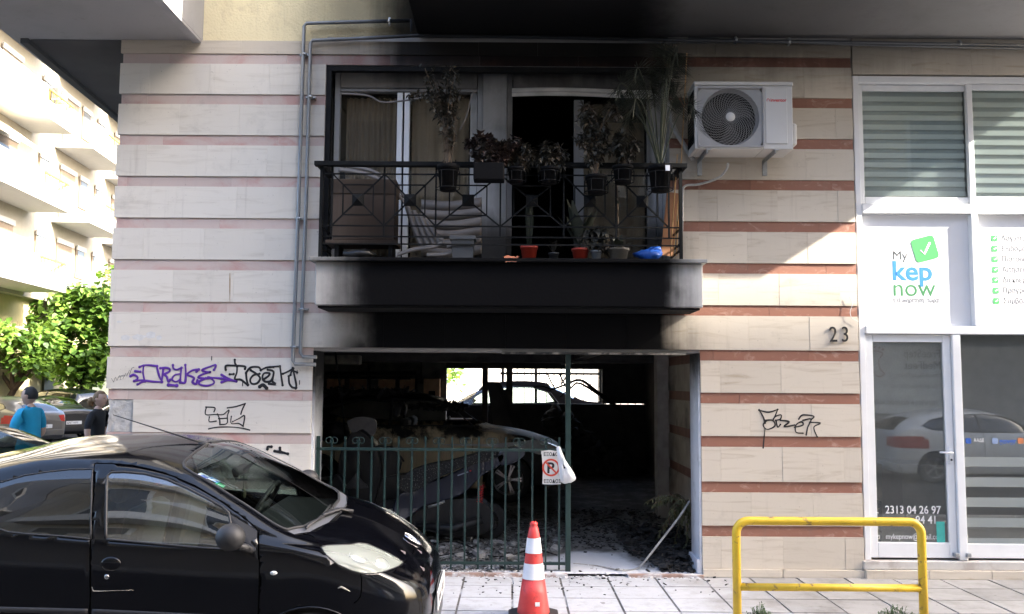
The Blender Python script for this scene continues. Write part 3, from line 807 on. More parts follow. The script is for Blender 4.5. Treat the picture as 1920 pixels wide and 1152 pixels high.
graf(O5, 4.571, [
 [(1098,160),(1100,190),(1120,215)], [(1020,245),(1022,212),(1070,208),(1180,215),(1185,238)], [(1055,284),(1088,282)], [(1118,215),(1115,270),(1098,325),(1150,330),(1210,378)],
 [(1195,275),(1200,330),(1212,375)], [(1195,270),(1235,225),(1300,222),(1320,245)], [(1310,280),(1260,290),(1230,330),(1245,365),(1290,360),(1315,320),(1290,285),(1235,250)],
 [(1320,250),(1370,225),(1430,222)], [(1340,330),(1385,300),(1395,275),(1350,275),(1335,310),(1355,345),(1400,345),(1420,320)], [(1380,245),(1430,262),(1420,340),(1450,370),(1390,365)],
 [(1400,222),(1485,215)], [(1485,215),(1495,290),(1508,378)], [(1510,280),(1550,262),(1600,235)], [(1595,230),(1610,300),(1625,375),(1620,405)], [(1560,300),(1565,360),(1590,395),(1625,400)], [(1575,290),(1590,255),(1632,268)]],
 .012, BLACKINK, 'graffiti', 'black marker graffiti tag beside the purple one')
for q in ((900,146),(1165,367),(1632,266),(1653,354)): graf(O5, 4.571, [[q]], .022, BLACKINK, 'ink_dot', None)
graf(O5, 4.571, [[(1312,390),(1340,375),(1370,402)]], .018, BLACKINK, 'graffiti', 'small black hook stroke under the black tag')
graf(O5, 4.571, [[(850,565),(925,570),(920,605)], [(855,565),(848,628),(925,628),(950,628)], [(880,650),(880,690),(938,685)], [(950,625),(968,670),(970,715)], [(945,628),(1000,628),(1048,590),(1035,640),(1030,705),(970,715)], [(960,665),(1030,660)],
 [(1035,572),(1110,560),(1188,535)], [(1188,535),(1165,580),(1150,625)], [(1068,645),(1068,705),(1130,705),(1170,730)], [(1080,690),(1140,660),(1182,640),(1170,725)], [(875,752),(930,740),(1000,735),(1100,738),(1180,750),(1225,762)]], .007, BLACKINK, 'graffiti', 'thin faded black tag with an underline on the lower slab')
graf(O5, 4.571, [[(1378,925),(1380,905),(1412,905)], [(1485,915),(1488,950)], [(1440,942),(1490,950),(1552,965)]], .014, BLACKINK, 'graffiti', 'black strokes peeping over the car windscreen')
graf((1300, 560), 1.947, [[(240,406),(255,432),(262,455)], [(240,408),(275,415),(308,405)], [(308,405),(298,430),(290,445)], [(262,445),(290,445),(298,465),(270,478),(255,462),(268,445)], [(300,430),(320,425),(318,440),(300,445)], [(303,450),(308,470),(318,460)],
 [(318,445),(350,450),(330,468),(370,462)], [(370,470),(400,462),(395,450),(375,462),(375,488),(400,492)], [(385,440),(400,425),(440,430),(430,442)], [(400,445),(430,440),(418,470),(412,498)], [(425,452),(465,455),(440,470),(452,505)], [(262,475),(258,510),(255,545)]], .0085, BLACKINK, 'graffiti', 'thin black marker tag on the stone below the house number')
graf((200, 640), 4.571, [[(40,320),(60,350)], [(60,350),(75,310),(85,335)], [(90,335),(110,295),(120,330)], [(120,300),(150,290)], [(140,320),(165,275)], [(170,300),(195,250)], [(195,290),(215,235),(235,225)]], .0022, BLACKINK, 'graffiti', 'faint pencil scrawl at the corner')

# torn paper residue and a rust run on the left-hand slabs
PAPR = M('paper_residue', (.66, .65, .63), .95, var=.12, vscale=30)
for (px, py, w_, h_) in ((238, 634, .10, .05), (262, 633, .13, .06), (285, 629, .09, .07), (226, 604, .05, .02), (300, 634, .06, .045)):
    c = at(px, py, W); ph = random.random()*9
    MB().add([Vector((c.x + w_*.5*math.cos(a)*(1 + .5*noise.noise(Vector((math.cos(a)*2, math.sin(a)*2, ph)))), W - .0295, c.z + h_*.5*math.sin(a)*(1 + .6*noise.noise(Vector((math.sin(a)*3, math.cos(a)*3, ph)))))) for a in [2*math.pi*k/22 for k in range(22)]], [tuple(range(22))]).build('paper_residue', PAPR, B)
P = [at(431, y, W - .0285) for y in (512, 525, 545, 566)]
MB().tube(P, [.003, .006, .005, .002], 6, sy=.1).build('rust_run', M('rust_run', (.38, .25, .13), .9, var=.3, vscale=30), B)
# thin cable end dangling at the corner of the shop sign
P = [at(x, y, W - .05) for x, y in ((1612, 607), (1603, 600), (1597, 597), (1594, 585), (1598, 570), (1593, 556))]
MB().tube(spline(P, 5), .0035, 6).build('loose_wire', M('white_cable', (.55, .55, .54), .6), shop)
# ================================================================== inside the garage
def fz(y): return .02 + .06*max(0, y - 9.0)           # the floor climbs towards the yard
def gfloor_mat():
    m = bpy.data.materials.new('scorched_garage_floor'); m.use_nodes = True
    nt = m.node_tree; b = nt.nodes['Principled BSDF']
    g = coords(nt, 'world'); sx = nd(nt, 'ShaderNodeSeparateXYZ'); nt.links.new(g, sx.inputs[0])
    c = mixc(nt, mrange(nt, noisef(nt, g, 5, 8, .7), .4, .7), (.10, .095, .09), (.24, .235, .23))
    wob = mth(nt, 'MULTIPLY', mth(nt, 'SUBTRACT', noisef(nt, g, 2.2, 5, .6), .5), .9)
    dx = mth(nt, 'DIVIDE', mth(nt, 'SUBTRACT', sx.outputs[0], .82), .62); dy = mth(nt, 'DIVIDE', mth(nt, 'SUBTRACT', sx.outputs[1], 9.05), .75)
    r = mth(nt, 'ADD', mth(nt, 'SQRT', mth(nt, 'ADD', mth(nt, 'MULTIPLY', dx, dx), mth(nt, 'MULTIPLY', dy, dy))), wob)
    k = mrange(nt, r, .75, 1.05, 1, 0)
    k2 = mth(nt, 'MULTIPLY', mrange(nt, mth(nt, 'ADD', sx.outputs[1], wob), 8.95, 9.5, 1, 0), mrange(nt, noisef(nt, g, 9, 6, .7), .35, .6, .45, 1))
    k = mth(nt, 'MAXIMUM', k, k2)
    c = mixc(nt, k, c, (.58, .59, .62))
    nt.links.new(c, b.inputs['Base Color']); b.inputs['Roughness'].default_value = .9
    bp = nd(nt, 'ShaderNodeBump'); bp.inputs['Strength'].default_value = .5; bp.inputs['Distance'].default_value = .012
    nt.links.new(noisef(nt, g, 40, 6), bp.inputs['Height']); nt.links.new(bp.outputs[0], b.inputs['Normal'])
    return m
GW = M('soot_grey_garage_wall', (.17, .16, .14), .9, var=.4, vscale=2, space='world', second=(.012,.012,.012), sscale=1.2, samt=(.42,.62), bump=.2)
mb = MB()
mb.grid(lambda u, v: Vector((-3.7 + 6.6*u, W - .02 + (16.2 - W)*v, fz(W - .02 + (16.2 - W)*v))), 30, 30)
gf = mb.build('garage_floor', gfloor_mat(), B)
TH = M('terracotta_threshold', (.30, .20, .16), .8, var=.3, vscale=10, second=(.55,.55,.56), sscale=5, samt=(.45,.6))
for (a, b) in ((GX0, -1.0), (-.998, -.25), (-.248, .55), (1.12, GX1)): MB().box(a + .003, b - .003, W - .09, W - .022, -.005, .028).build('threshold_stone', TH, B, .004)
GC = M('black_garage_ceiling', (.045, .042, .04), .9, var=.4, space='world', bump=.4)
MB().box(-3.75, 3.2, W + .41, 16.1, 2.32, 2.4).build('garage_ceiling', GC, B)
MB().box(-3.75, 2.9, 12.2, 12.5, 2.13, 2.318).build('ceiling_beam', GC, B)
MB().box(.85, 1.0, 9.4, 15.5, 2.17, 2.318).build('ceiling_beam', GC, B)
MB().box(-3.78, -3.7, W + .41, 16, 0, 2.4).build('garage_wall', GW, B)
XB = (838 - 960)/FPX*15.5
back = MB().box(-3.7, XB, 15.5, 15.7, 0, 2.32).build('garage_wall', GW, B)
MB().box(XB, 2.3, 15.5, 15.7, 2.1, 2.32).build('garage_wall', GC, B)
MB().box((955 - 960)/FPX*15.5, 2.3, 15.52, 15.68, 0, 1.50).build('garage_wall', GC, B)
MB().box((1130 - 960)/FPX*15.5, 2.3, 15.53, 15.66, 1.51, 2.1).build('garage_wall', GC, B)
MB().box(2.3, 2.4, 11.6, 15.7, 0, 2.4).build('garage_wall', GC, B)
for (xa_, xb_, yy) in ((905, 916, 15.3), (950, 962, 15.3)):
    MB().box((xa_ - 960)/FPX*yy, (xb_ - 960)/FPX*yy, yy, yy + .1, fz(yy), 2.31).build('steel_post', M('scorched_post', (.06, .045, .035), .8, var=.4), B)
# stone bands run on inside, on the right-hand wall
z_ = 0.25
SIN = M('smoked_stone', (.34, .30, .24), .7, var=.25, vscale=4, space='world', second=(.05,.045,.04), sscale=1.4, samt=(.45,.7)); PIN = M('smoked_red_stone', (.17, .075, .05), .7, var=.3, space='world')
MB().box(2.03, 2.3, W + .41, 11.5, 0, 2.32).build('garage_wall', CORE, B)
zz = fz(10)
for i, t in enumerate(tops[7:]):
    for (y0, y1) in ((W + .412, 10.1), (10.103, 10.8), (10.803, 11.5)):
        zt_ = 2.30 if i == 0 else tops[7 + i - 1] - bh
        MB().box(2.0, 2.03, y0, y1, t + .001, zt_ - .001).build('stone_panel', SIN, B)
        MB().box(2.012, 2.03, y0, y1, t - bh, t).build('stone_band', PIN, B)
MB().box(1.86, 2.2, 11.5, 11.75, 0, 2.318).build('pillar', M('smoked_pillar', (.30, .29, .28), .9, var=.3, space='world'), B)
MB().box(2.0, 2.03, W + .412, 11.5, 0, tops[-1] - bh - .001).build('stone_panel', SIN, B)
# meter boxes and pipework on the back wall
MBX = M('scorched_meter_box', (.52, .34, .21), .8, var=.3, vscale=5, second=(.05,.04,.03), sscale=3, samt=(.55,.75))
for k, px in enumerate((629, 671, 725, 765, 810)):
    c = at(px, 728, 15.42)
    o = thing('meter_box', ['scorched meter box nearest the garage mouth jamb, first of five', 'second scorched meter box on the garage back wall', 'middle one of five scorched meter boxes', 'fourth scorched meter box on the garage back wall', 'darkest meter box, nearest the bright garage opening'][k], 'meter box', (c.x, 15.42, c.z - .15), 'meter boxes on the garage back wall')
    MB().box(c.x - .14, c.x + .14, 15.36, 15.498, c.z - .17, c.z + .16).build('case', MBX, o, .01)
    MB().box(c.x - .05, c.x + .06, 15.352, 15.359, c.z - .16, c.z - .05).build('window', BLACKM, o)
for (pts, r) in (([(610,700),(780,700),(780,745)], .03), ([(610,680),(790,675),(790,720)], .025), ([(690,660),(695,745)], .02), ([(620,708),(770,710)], .02)):
    MB().tube([at(x, y, 15.35) for x, y in pts], r, 8).build('charred_pipe', BLACKM, B)
c = at(640, 675, 11.5)
lam = tag(MB().box(c.x - .25, c.x + .25, 11.4, 11.6, c.z - .06, c.z + .06).build('ceiling_lamp', M('scorched_lamp', (.13, .12, .09), .7, var=.5, vscale=12), bevel=.02), 'scorched strip lamp casing hanging under the garage ceiling', 'lamp')
for (pts, nm, r) in (([(628,655),(632,690),(640,740),(646,800),(652,850)], 'hanging_cable', .010),):
    tag(MB().tube([at(x, y, 11.0) for x, y in pts], [r*(1 + .6*random.random()) for _ in pts], 6).build(nm, BLACKM), 'charred cable hanging down at the left of the garage', 'cable')
# yard behind, seen through the far opening
yard = structure(MB().box(-4.6, 16, 16.2, 60, -.11, fz(16.2)).build('yard', M('yard_concrete', (.42, .41, .39), .9, space='world')))
yw = tag(MB().box(-4.5, 16, 36, 36.3, fz(16.2), 6).build('yard_wall', M('white_yard_wall', (.75, .74, .71), .9, space='world')), 'bright white wall across the back yard', 'wall')
fn = thing('yard_fence', 'thin barred iron fence along the yard behind the garage', 'fence', (0, 19.5, .44))
for k in range(26):
    x_ = -.2 + k*.16; MB().box(x_ - .009, x_ + .009, 19.5, 19.52, .44, 2.18 + .02*(k % 2)).build('bar', IRON, fn)
for z_ in (.7, 2.04): MB().box(-.25, 4.0, 19.523, 19.545, z_, z_ + .05).build('rail', IRON, fn)
for x_ in (-.22, .5, 1.9, 3.3): MB().box(x_, x_ + .06, 19.55, 19.6, .44, 2.2).build('post', IRON, fn)

# debris
def rubble(name, n, area, hmax, mats, lab, kind=True, smin=.008, smax=.05, bias=1.0):
    mb = MB()
    for _ in range(n):
        x, y = random.uniform(area[0], area[1]), area[2] + (area[3]-area[2])*random.random()**bias
        if y > W and ((x - .82)/.66)**2 + ((y - 9.05)/.8)**2 < 1 and random.random() < .96: continue
        s = random.uniform(smin, smax)*(1 + random.random()**4); z = (fz(y) if y > W - .03 else .001) + random.random()**3*hmax
        a = random.uniform(0, 6.3); ax = Vector((math.cos(a), math.sin(a), random.uniform(-.3,.3))); ay = ax.cross(Vector((random.uniform(-.3,.3), random.uniform(-.3,.3), 1))).normalized(); az = ax.cross(ay)
        mb.obox((x, y, z + s*.15), ax, ay, az, s*random.uniform(.5,1), s*random.uniform(.3,.8), s*random.uniform(.06,.3))
    o = mb.build(name, mats); o['label'] = lab; o['category'] = 'debris'
    return stuff(o)
ASH = M('grey_ash_flake', (.20, .20, .205), .95, var=.6, vscale=9); CHAR = M('black_char_flake', (.03, .028, .027), .9, var=.6, vscale=9)
PALE2 = M('ashy_plaster_scrap', (.30, .30, .30), .95, var=.5, vscale=12)
PALE = M('pale_plaster_crumb', (.58, .58, .60), .95, var=.25, vscale=9)
rubble('ash_debris', 9000, (-1.93, .6, W + .02, 11.4), .02, ASH, 'grey ash flakes covering the floor behind the gate', smin=.003, smax=.014)
rubble('ash_debris', 260, (-1.93, .6, W + .1, 10.8), .05, PALE2, 'larger pale plaster scraps among the ash', smin=.02, smax=.05)
rubble('char_debris', 5000, (-1.93, 1.9, W + .02, 12.0), .03, CHAR, 'black charred flakes strewn over the garage floor', smin=.004, smax=.02)
rubble('char_debris', 2500, (1.25, 1.98, W + .06, 10.8), .09, CHAR, 'heap of charred scraps at the right jamb', smax=.035)
rubble('plaster_debris', 2200, (-1.95, 1.85, W - .14, W + .35), .008, PALE, 'pale plaster crumbs along the garage threshold', smin=.003, smax=.012)
rubble('plaster_debris', 160, (-1.5, 2.2, W - .9, W - .05), .003, CHAR, 'dark specks scattered on the powdery pavement', smin=.004, smax=.014, bias=.5)
mb = MB()
for k in range(150):
    x = random.uniform(.55, 1.62); c = Vector((x*1.15, 15.0 + random.uniform(-.3,.3), fz(15)))
    h = .75 + .35*math.sin(x*3.2)
    mb.ball(c + Vector((0, 0, random.uniform(0, h)*1.0)), random.uniform(.06,.18), random.uniform(.06,.16), random.uniform(.05,.12), 7, 5, .5, False)
o = mb.build('rubble_heap', CHAR); o['label'] = 'black heap of burnt rubble at the back of the garage'; o['category'] = 'debris'; stuff(o)
def branch(pts, Y, r0, r1, lab, dy=None, mat=BLACKM, name='charred_branch'):
    P = [at(x, y, Y + (dy[i] if dy else 0)) for i, (x, y) in enumerate(pts)]
    S_ = spline(P, 4)
    return tag(MB().tube(S_, [r0 + (r1-r0)*i/(len(S_)-1) for i in range(len(S_))], 6).build(name, mat), lab, 'branch', 'burnt branches in the garage')
branch([(1165,770),(1120,735),(1088,713),(1060,722),(1028,733)], 15.0, .032, .012, 'thickest burnt branch bent over the rubble heap')
branch([(1150,760),(1090,720),(1070,728),(1050,745)], 14.9, .022, .010, 'burnt branch below the thickest one')
branch([(1000,728),(1015,724),(1035,729),(1062,722)], 14.9, .014, .01, 'thin burnt twig lying level')
branch([(1026,700),(1034,718),(1040,728)], 14.9, .014, .012, 'short upright burnt twig')
branch([(1048,699),(1056,716),(1066,735)], 14.9, .018, .012, 'forked burnt twig beside the gate post', None)
branch([(1066,700),(1058,712),(1052,722)], 14.9, .016, .010, 'burnt twig crossing the forked one')
# panel leaning in the middle of the garage
P_ = [at(x, y, 14.2) for x, y in ((912,716),(925,716),(937,735),(962,800),(968,900),(938,900),(920,770))]
tag(MB().prism(P_, (.1, .05, 0)).build('charred_sheet', M('charred_sheet_metal', (.025,.023,.022), .6, var=.4), bevel=.01), 'charred sheet-metal panel standing upright in mid garage', 'metal sheet')

# ================================================================== iron gate
GY = W + .09
gate = thing('iron_gate', 'low dark green iron gate with scroll tops across the garage mouth', 'gate', (-.6, GY, .05))
gl, gr = at(597, 842, GY).x, at(1060, 846, GY).x
zt_, zl_ = at(800, 843, GY).z, at(900, 1056, GY).z
MB().box(gl - .02, gr, GY - .016, GY + .016, zt_ - .014, zt_ + .014).build('rail', GREEN, gate, .003)
MB().box(gl - .02, gr, GY - .016, GY + .016, zl_ - .014, zl_ + .014).build('rail', GREEN, gate, .003)
nbar = 19
for k in range(nbar):
    x_ = gl + (gr - .06 - gl)*k/(nbar - 1)
    w_ = .009 if k else .016
    ztop = at(800, 822, GY).z + (.015 if k % 2 == 0 else .005)
    b_ = MB().box(x_ - w_, x_ + w_, GY - w_, GY + w_, .035 if k else 0.03, ztop).build('bar', GREEN, gate)
    if k % 2 == 1:
        for s_ in (-1, 1):
            P = [(x_ + s_*.003, GY - .012, ztop - .002)]
            for q in range(14):
                a = math.pi/2 - q*.42; rr = .036*(1 - q/20)
                P.append((x_ + s_*(.028 + rr*math.cos(a)*1.0), GY - .012, ztop - .036 + rr*math.sin(a)))
            MB().tube(P, .0045, 6).build('scroll', GREEN, b_)
pt = MB().box(gr, gr + .052, GY - .026, GY + .026, .02, GZ - .004).build('post', GREEN, gate, .004)
# no-parking notice and torn bag
sg = thing('gate_notice', 'white paper no-parking notice tied to the green gate', 'sign', (at(1033, 905, GY - .03).x, GY - .03, at(1033, 905, GY).z))
NY = GY - .026
pl = [at(x, y, NY) for x, y in ((1015,846),(1030,844),(1050,847),(1051,880),(1052,908),(1035,909),(1017,908),(1018,880))]
MB().prism(pl, (0, .004, 0)).build('paper', M('dirty_white_paper', (.66, .64, .60), .8, var=.08, vscale=15), sg)
c = at(1033, 877, NY)
REDP = M('sign_red', (.62, .07, .035), .6, var=.08, vscale=30)
MB().lathe([(.068, -.003), (.068, -.001), (.086, -.001), (.086, -.003), (.068, -.003)], (c.x, NY, c.z), 40, 'y', False).build('red_ring', REDP, sg)
MB().bar((c.x - .052, NY - .0032, c.z + .052), (c.x + .052, NY - .0032, c.z - .052), .0018, .016, up=(1,0,1)).build('red_bar', REDP, sg)
text('P', .145, BLACKINK, sg, (c.x - .042, NY - .0012, c.z - .052), off=.004)
v = at(1018, 907, NY); text('ΕΞΟΔΟΣ', .046, BLACKINK, sg, (v.x + .006, NY - .0012, v.z + .008), xs=.92, off=.001)
v = at(1018, 855, NY); text('ΕΞΟΔΟΣ', .046, BLACKINK, sg, (v.x + .006, NY - .0012, v.z + .0), xs=.92, off=.001)
BAG = film('white_plastic_bag', (.80, .82, .84), .86, .35)
bc = [at(x, y, NY - .02) for x, y in ((1043,840),(1050,838),(1060,862),(1080,896),(1066,906),(1052,904),(1047,875))]
cen = sum(bc, Vector())/len(bc)
mb = MB()
n_ = len(bc)*4; ring = spline(bc + [bc[0]], 4)[:-1]
vs_ = []
for lay, (k, yo) in enumerate(((1.0, 0), (.8, -.035), (.45, -.055), (.12, -.05))):
    for i, p in enumerate(ring): vs_.append(cen + (p - cen)*k + Vector((0, yo + .012*noise.noise(Vector((i*.9, lay*2.2, 1))), .006*noise.noise(Vector((i*.7, lay, 7))))))
fs_ = [(l*len(ring)+i, l*len(ring)+(i+1) % len(ring), (l+1)*len(ring)+(i+1) % len(ring), (l+1)*len(ring)+i) for l in range(3) for i in range(len(ring))]
mb.add(vs_, fs_, True)
tag(mb.build('plastic_bag', BAG), 'torn white plastic bag tied to the gate beside the notice', 'bag')
# loose cable across the threshold, branch with leaves at the right jamb
P = [gnd(1075, 1058, .03), gnd(1120, 1062, .03), gnd(1165, 1070, .03), gnd(1195, 1066, .035)] + [at(x, y, 9.0 + i*.05) for i, (x, y) in enumerate(((1215,1045),(1240,1013),(1262,985),(1280,960),(1293,940)))]
tag(MB().tube(spline(P, 5), .011, 8).build('loose_cable', M('dusty_grey_cable', (.33, .32, .30), .8, var=.4, vscale=15)), 'dusty grey cable looping from the floor up the right jamb', 'cable')
def leafquad(mb, p, d, L, wd, up=Vector((0,0,1))):
    d = d.normalized(); s_ = d.cross(up); s_ = s_.normalized() if s_.length > .01 else Vector((1,0,0)); n_ = s_.cross(d)
    mb.add([p, p + d*L*.45 + s_*wd/2 + n_*wd*.12, p + d*L, p + d*L*.45 - s_*wd/2 + n_*wd*.12], [(0,1,2),(0,2,3)])
def rv(s=1.0): return Vector((random.uniform(-s,s), random.uniform(-s,s), random.uniform(-s,s)))
OLV = M('dry_olive_leaf', (.10, .105, .05), .7, var=.5, vscale=8); TWIG = M('dry_twig', (.10, .07, .045), .9)
br = thing('olive_branch', 'cut leafy branch lying against the right garage jamb', 'branch', (1.7, 9.6, .06))
stem = MB(); lv = MB()
root = at(1296, 950, 9.5)
for k in range(11):
    tgt = at(random.uniform(1205, 1295), random.uniform(925, 1035), random.uniform(9.3, 9.9))
    tgt.z = max(tgt.z, .12)
    mid = (root + tgt)/2 + Vector((0, 0, .10))
    S_ = spline([root, mid, tgt], 8); stem.tube(S_, .005, 5)
    for q in S_[3:]:
        for _ in range(4): leafquad(lv, q, (S_[-1] - S_[-4]).normalized()*.5 + rv(.8) + Vector((0,0,-.5)), random.uniform(.05,.09), .018)
stem.build('stem', TWIG, br); lv.build('leaves', OLV, br)

for k, (pts, Y) in enumerate((([(640,1030),(700,1018),(780,1030),(850,1024),(905,1040)], 9.4), ([(800,1048),(870,1040),(940,1046),(1000,1036),(1045,1044)], 9.15), ([(1100,1000),(1150,990),(1190,1004),(1240,1000)], 9.9))):
    P = []
    for x, y in pts:
        g_ = gnd(x, y, .06); P.append(Vector((g_.x, g_.y, fz(max(9.0, g_.y)) + .025)))
    tag(MB().tube(spline(P, 8), .007, 6).build('burnt_wire', BLACKM), ['burnt wire curling on the floor left of the gate middle', 'burnt wire just inside the gate behind the cone', 'burnt wire on the dark floor right of the gate post'][k], 'wire', 'burnt wires on the garage floor')
# ================================================================== things on the street front
# ---- air conditioner
ACW = M('ac_ivory_paint', (.50, .485, .46), .45, var=.05, vscale=3); ACG = M('ac_grille_wire', (.30, .295, .29), .5, var=.05); ACD = M('ac_dark_inside', (.008, .008, .008), .8, spec=.1)
def make_ac(loc, label, w=.94, h=.66, d=.33, text_=True, group=None):
    o = thing('air_conditioner', label, 'air conditioner', (0,0,0), group)
    fx, fz_ = -w/2 + .045 + .29, h*.47; fr = .285     # fan centre, in local coords: x right, y back, z up; front at y=0
    mb = MB()
    mb.box(-w/2, w/2, .0, d, 0, h - .032)
    # square front panel with a round hole
    casing = MB()
    casing.box(-w/2, -w/2 + .035, .0, d, 0, h - .04); casing.box(w/2 - .29, w/2, .0, d, 0, h - .04)
    casing.box(-w/2 + .0351, w/2 - .2901, .0, d, 0, .03); casing.box(-w/2 + .0351, w/2 - .2901, .0, d, h - .065, h - .04)
    casing.box(-w/2 + .0351, w/2 - .2901, d - .02, d, .0301, h - .0651)
    casing.build('casing', ACW, o, .008)
    MB().box(-w/2 - .006, w/2 + .006, -.006, d + .004, h - .038, h).build('lid', ACW, o, .008)
    x0, x1, z0, z1 = -w/2 + .036, w/2 - .291, .031, h - .066
    cx, cz = (x0 + x1)/2, (z0 + z1)/2; fr = min(x1 - x0, z1 - z0)/2 - .004
    pan = MB(); n = 48
    outer = []
    for k in range(n):
        a = 2*math.pi*k/n; ca, sa = math.cos(a), math.sin(a); t_ = min((x1-x0)/2/max(abs(ca),1e-6), (z1-z0)/2/max(abs(sa),1e-6))
        outer.append((cx + ca*t_, cz + sa*t_))
    vs_ = [(p[0], .006, p[1]) for p in outer] + [(cx + fr*math.cos(2*math.pi*k/n), .006, cz + fr*math.sin(2*math.pi*k/n)) for k in range(n)] + [(cx + (fr - .02)*math.cos(2*math.pi*k/n), .07, cz + (fr - .02)*math.sin(2*math.pi*k/n)) for k in range(n)]
    pan.add(vs_, [(k, (k+1) % n, n+(k+1) % n, n+k) for k in range(n)] + [(n+k, n+(k+1) % n, 2*n+(k+1) % n, 2*n+k) for k in range(n)])
    pan.build('fan_shroud', ACG, o)
    MB().lathe([(0.001, .20), (fr - .015, .20), (fr - .015, .07)], (cx, 0, cz), 32, 'y').build('fan_recess', ACD, o)
    fan = MB()
    for k in range(3):
        a0 = k*2.094 + .4
        fan.grid(lambda u, v: Vector((cx + (.05 + u*(fr - .08))*math.cos(a0 + v*1.1 - u*.3), .13 + .05*v, cz + (.05 + u*(fr - .08))*math.sin(a0 + v*1.1 - u*.3))), 6, 6)
    fan.build('fan_blades', M('ac_fan_grey', (.02, .02, .021), .6), o)
    gr_ = MB()
    for k in range(15):
        r_ = .055 + (fr - .055)*k/14
        gr_.tube([(cx + r_*math.cos(a), -.004, cz + r_*math.sin(a)) for a in [2*math.pi*q/40 for q in range(41)]], .0010, 4, False)
    for k in range(36):
        a0 = 2*math.pi*k/36
        gr_.tube([(cx + (.045 + (fr - .045)*t/8)*math.cos(a0 - 1.15*(t/8)**1.2), -.006, cz + (.045 + (fr - .045)*t/8)*math.sin(a0 - 1.15*(t/8)**1.2)) for t in range(9)], .0016, 4, False)
    fx0, fx1, fz0, fz1 = x0 - .005, x1 + .005, z0 - .005, z1 + .005
    gr_.build('grille', ACG, o)
    mb = MB()
    for (a, b) in (((fx0, fz0), (fx1, fz0)), ((fx1, fz0), (fx1, fz1)), ((fx1, fz1), (fx0, fz1)), ((fx0, fz1), (fx0, fz0))): mb.bar((a[0], -.006, a[1]), (b[0], -.006, b[1]), .012, .016)
    mb.build('grille_frame', ACG, o)
    MB().lathe([(.001, -.014), (.036, -.012), (.045, -.004)], (cx, 0, cz), 24, 'y').build('hub_cap', ACW, o)
    MB().box(w/2 - .265, w/2 - .055, -.010, .002, .05, h - .06).build('service_panel', ACW, o, .006)
    MB().box(w/2 + .002, w/2 + .06, .06, d - .02, .06, h*.42).build('valve_cover', ACW, o, .02)
    side = MB()
    for k in range(16): side.bar((-w/2 - .004, .02 + k*.019, .06), (-w/2 - .004, .02 + k*.019, h - .08), .003, .004)
    for k in range(9): side.bar((-w/2 - .006, .02, .08 + k*.06), (-w/2 - .006, d - .02, .08 + k*.06), .003, .003)
    side.build('coil_guard', ACD, o)
    if text_:
        t_ = text('inventor', .045, M('logo_red', (.55, .03, .03), .5, var=0), o, (w/2 - .215, -.0108, h*.70), off=.001)
        c_ = (w/2 - .235, h*.70 + .014)
        stroke([(c_[0] - .012, c_[1] - .012), (c_[0] - .012, c_[1] + .006), (c_[0], c_[1] + .014), (c_[0] + .01, c_[1] + .004), (c_[0] + .01, c_[1] - .012)], .003, -.0105, MATS['logo_red'], o, 'logo_mark')
    for sx_ in (-w/2 + .13, w/2 - .16):
        mb = MB(); mb.box(sx_ - .022, sx_ + .022, -.015, d + .09, -.012, -.002); mb.box(sx_ - .022, sx_ - .014, -.015, d + .09, -.045, -.0121); mb.box(sx_ - .022, sx_ + .022, d + .075, d + .095, -.16, -.0125)
        mb.build('bracket', STEEL, o)
    return o
ac = make_ac((0,0,0), 'ivory air conditioner with round fan on the stone wall right of balcony')
move(ac, (2.205, 8.40, 4.085))
cb = [at(1365, 306, 8.6), at(1362, 318, 8.65), at(1345, 335, 8.75), at(1310, 346, 8.80), at(1285, 349, 8.80), at(1280, 365, 8.80), at(1279, 420, 8.80), at(1276, 478, 8.80)]
tag(MB().tube(spline(cb, 6), .012, 8).build('drain_hose', M('grey_corrugated_hose', (.42, .42, .41), .6, var=.2, vscale=30)), 'grey ribbed hose running down from the air conditioner', 'hose')
cb = [at(1255, 190, 8.8), at(1262, 235, 8.78), at(1280, 268, 8.74), at(1300, 300, 8.72)]
tag(MB().tube(spline(cb, 6), .025, 8).build('insulated_pipe', M('dirty_pipe_wrap', (.30, .29, .27), .8, var=.3)), 'taped pipe slanting from balcony corner to the air conditioner', 'pipe')

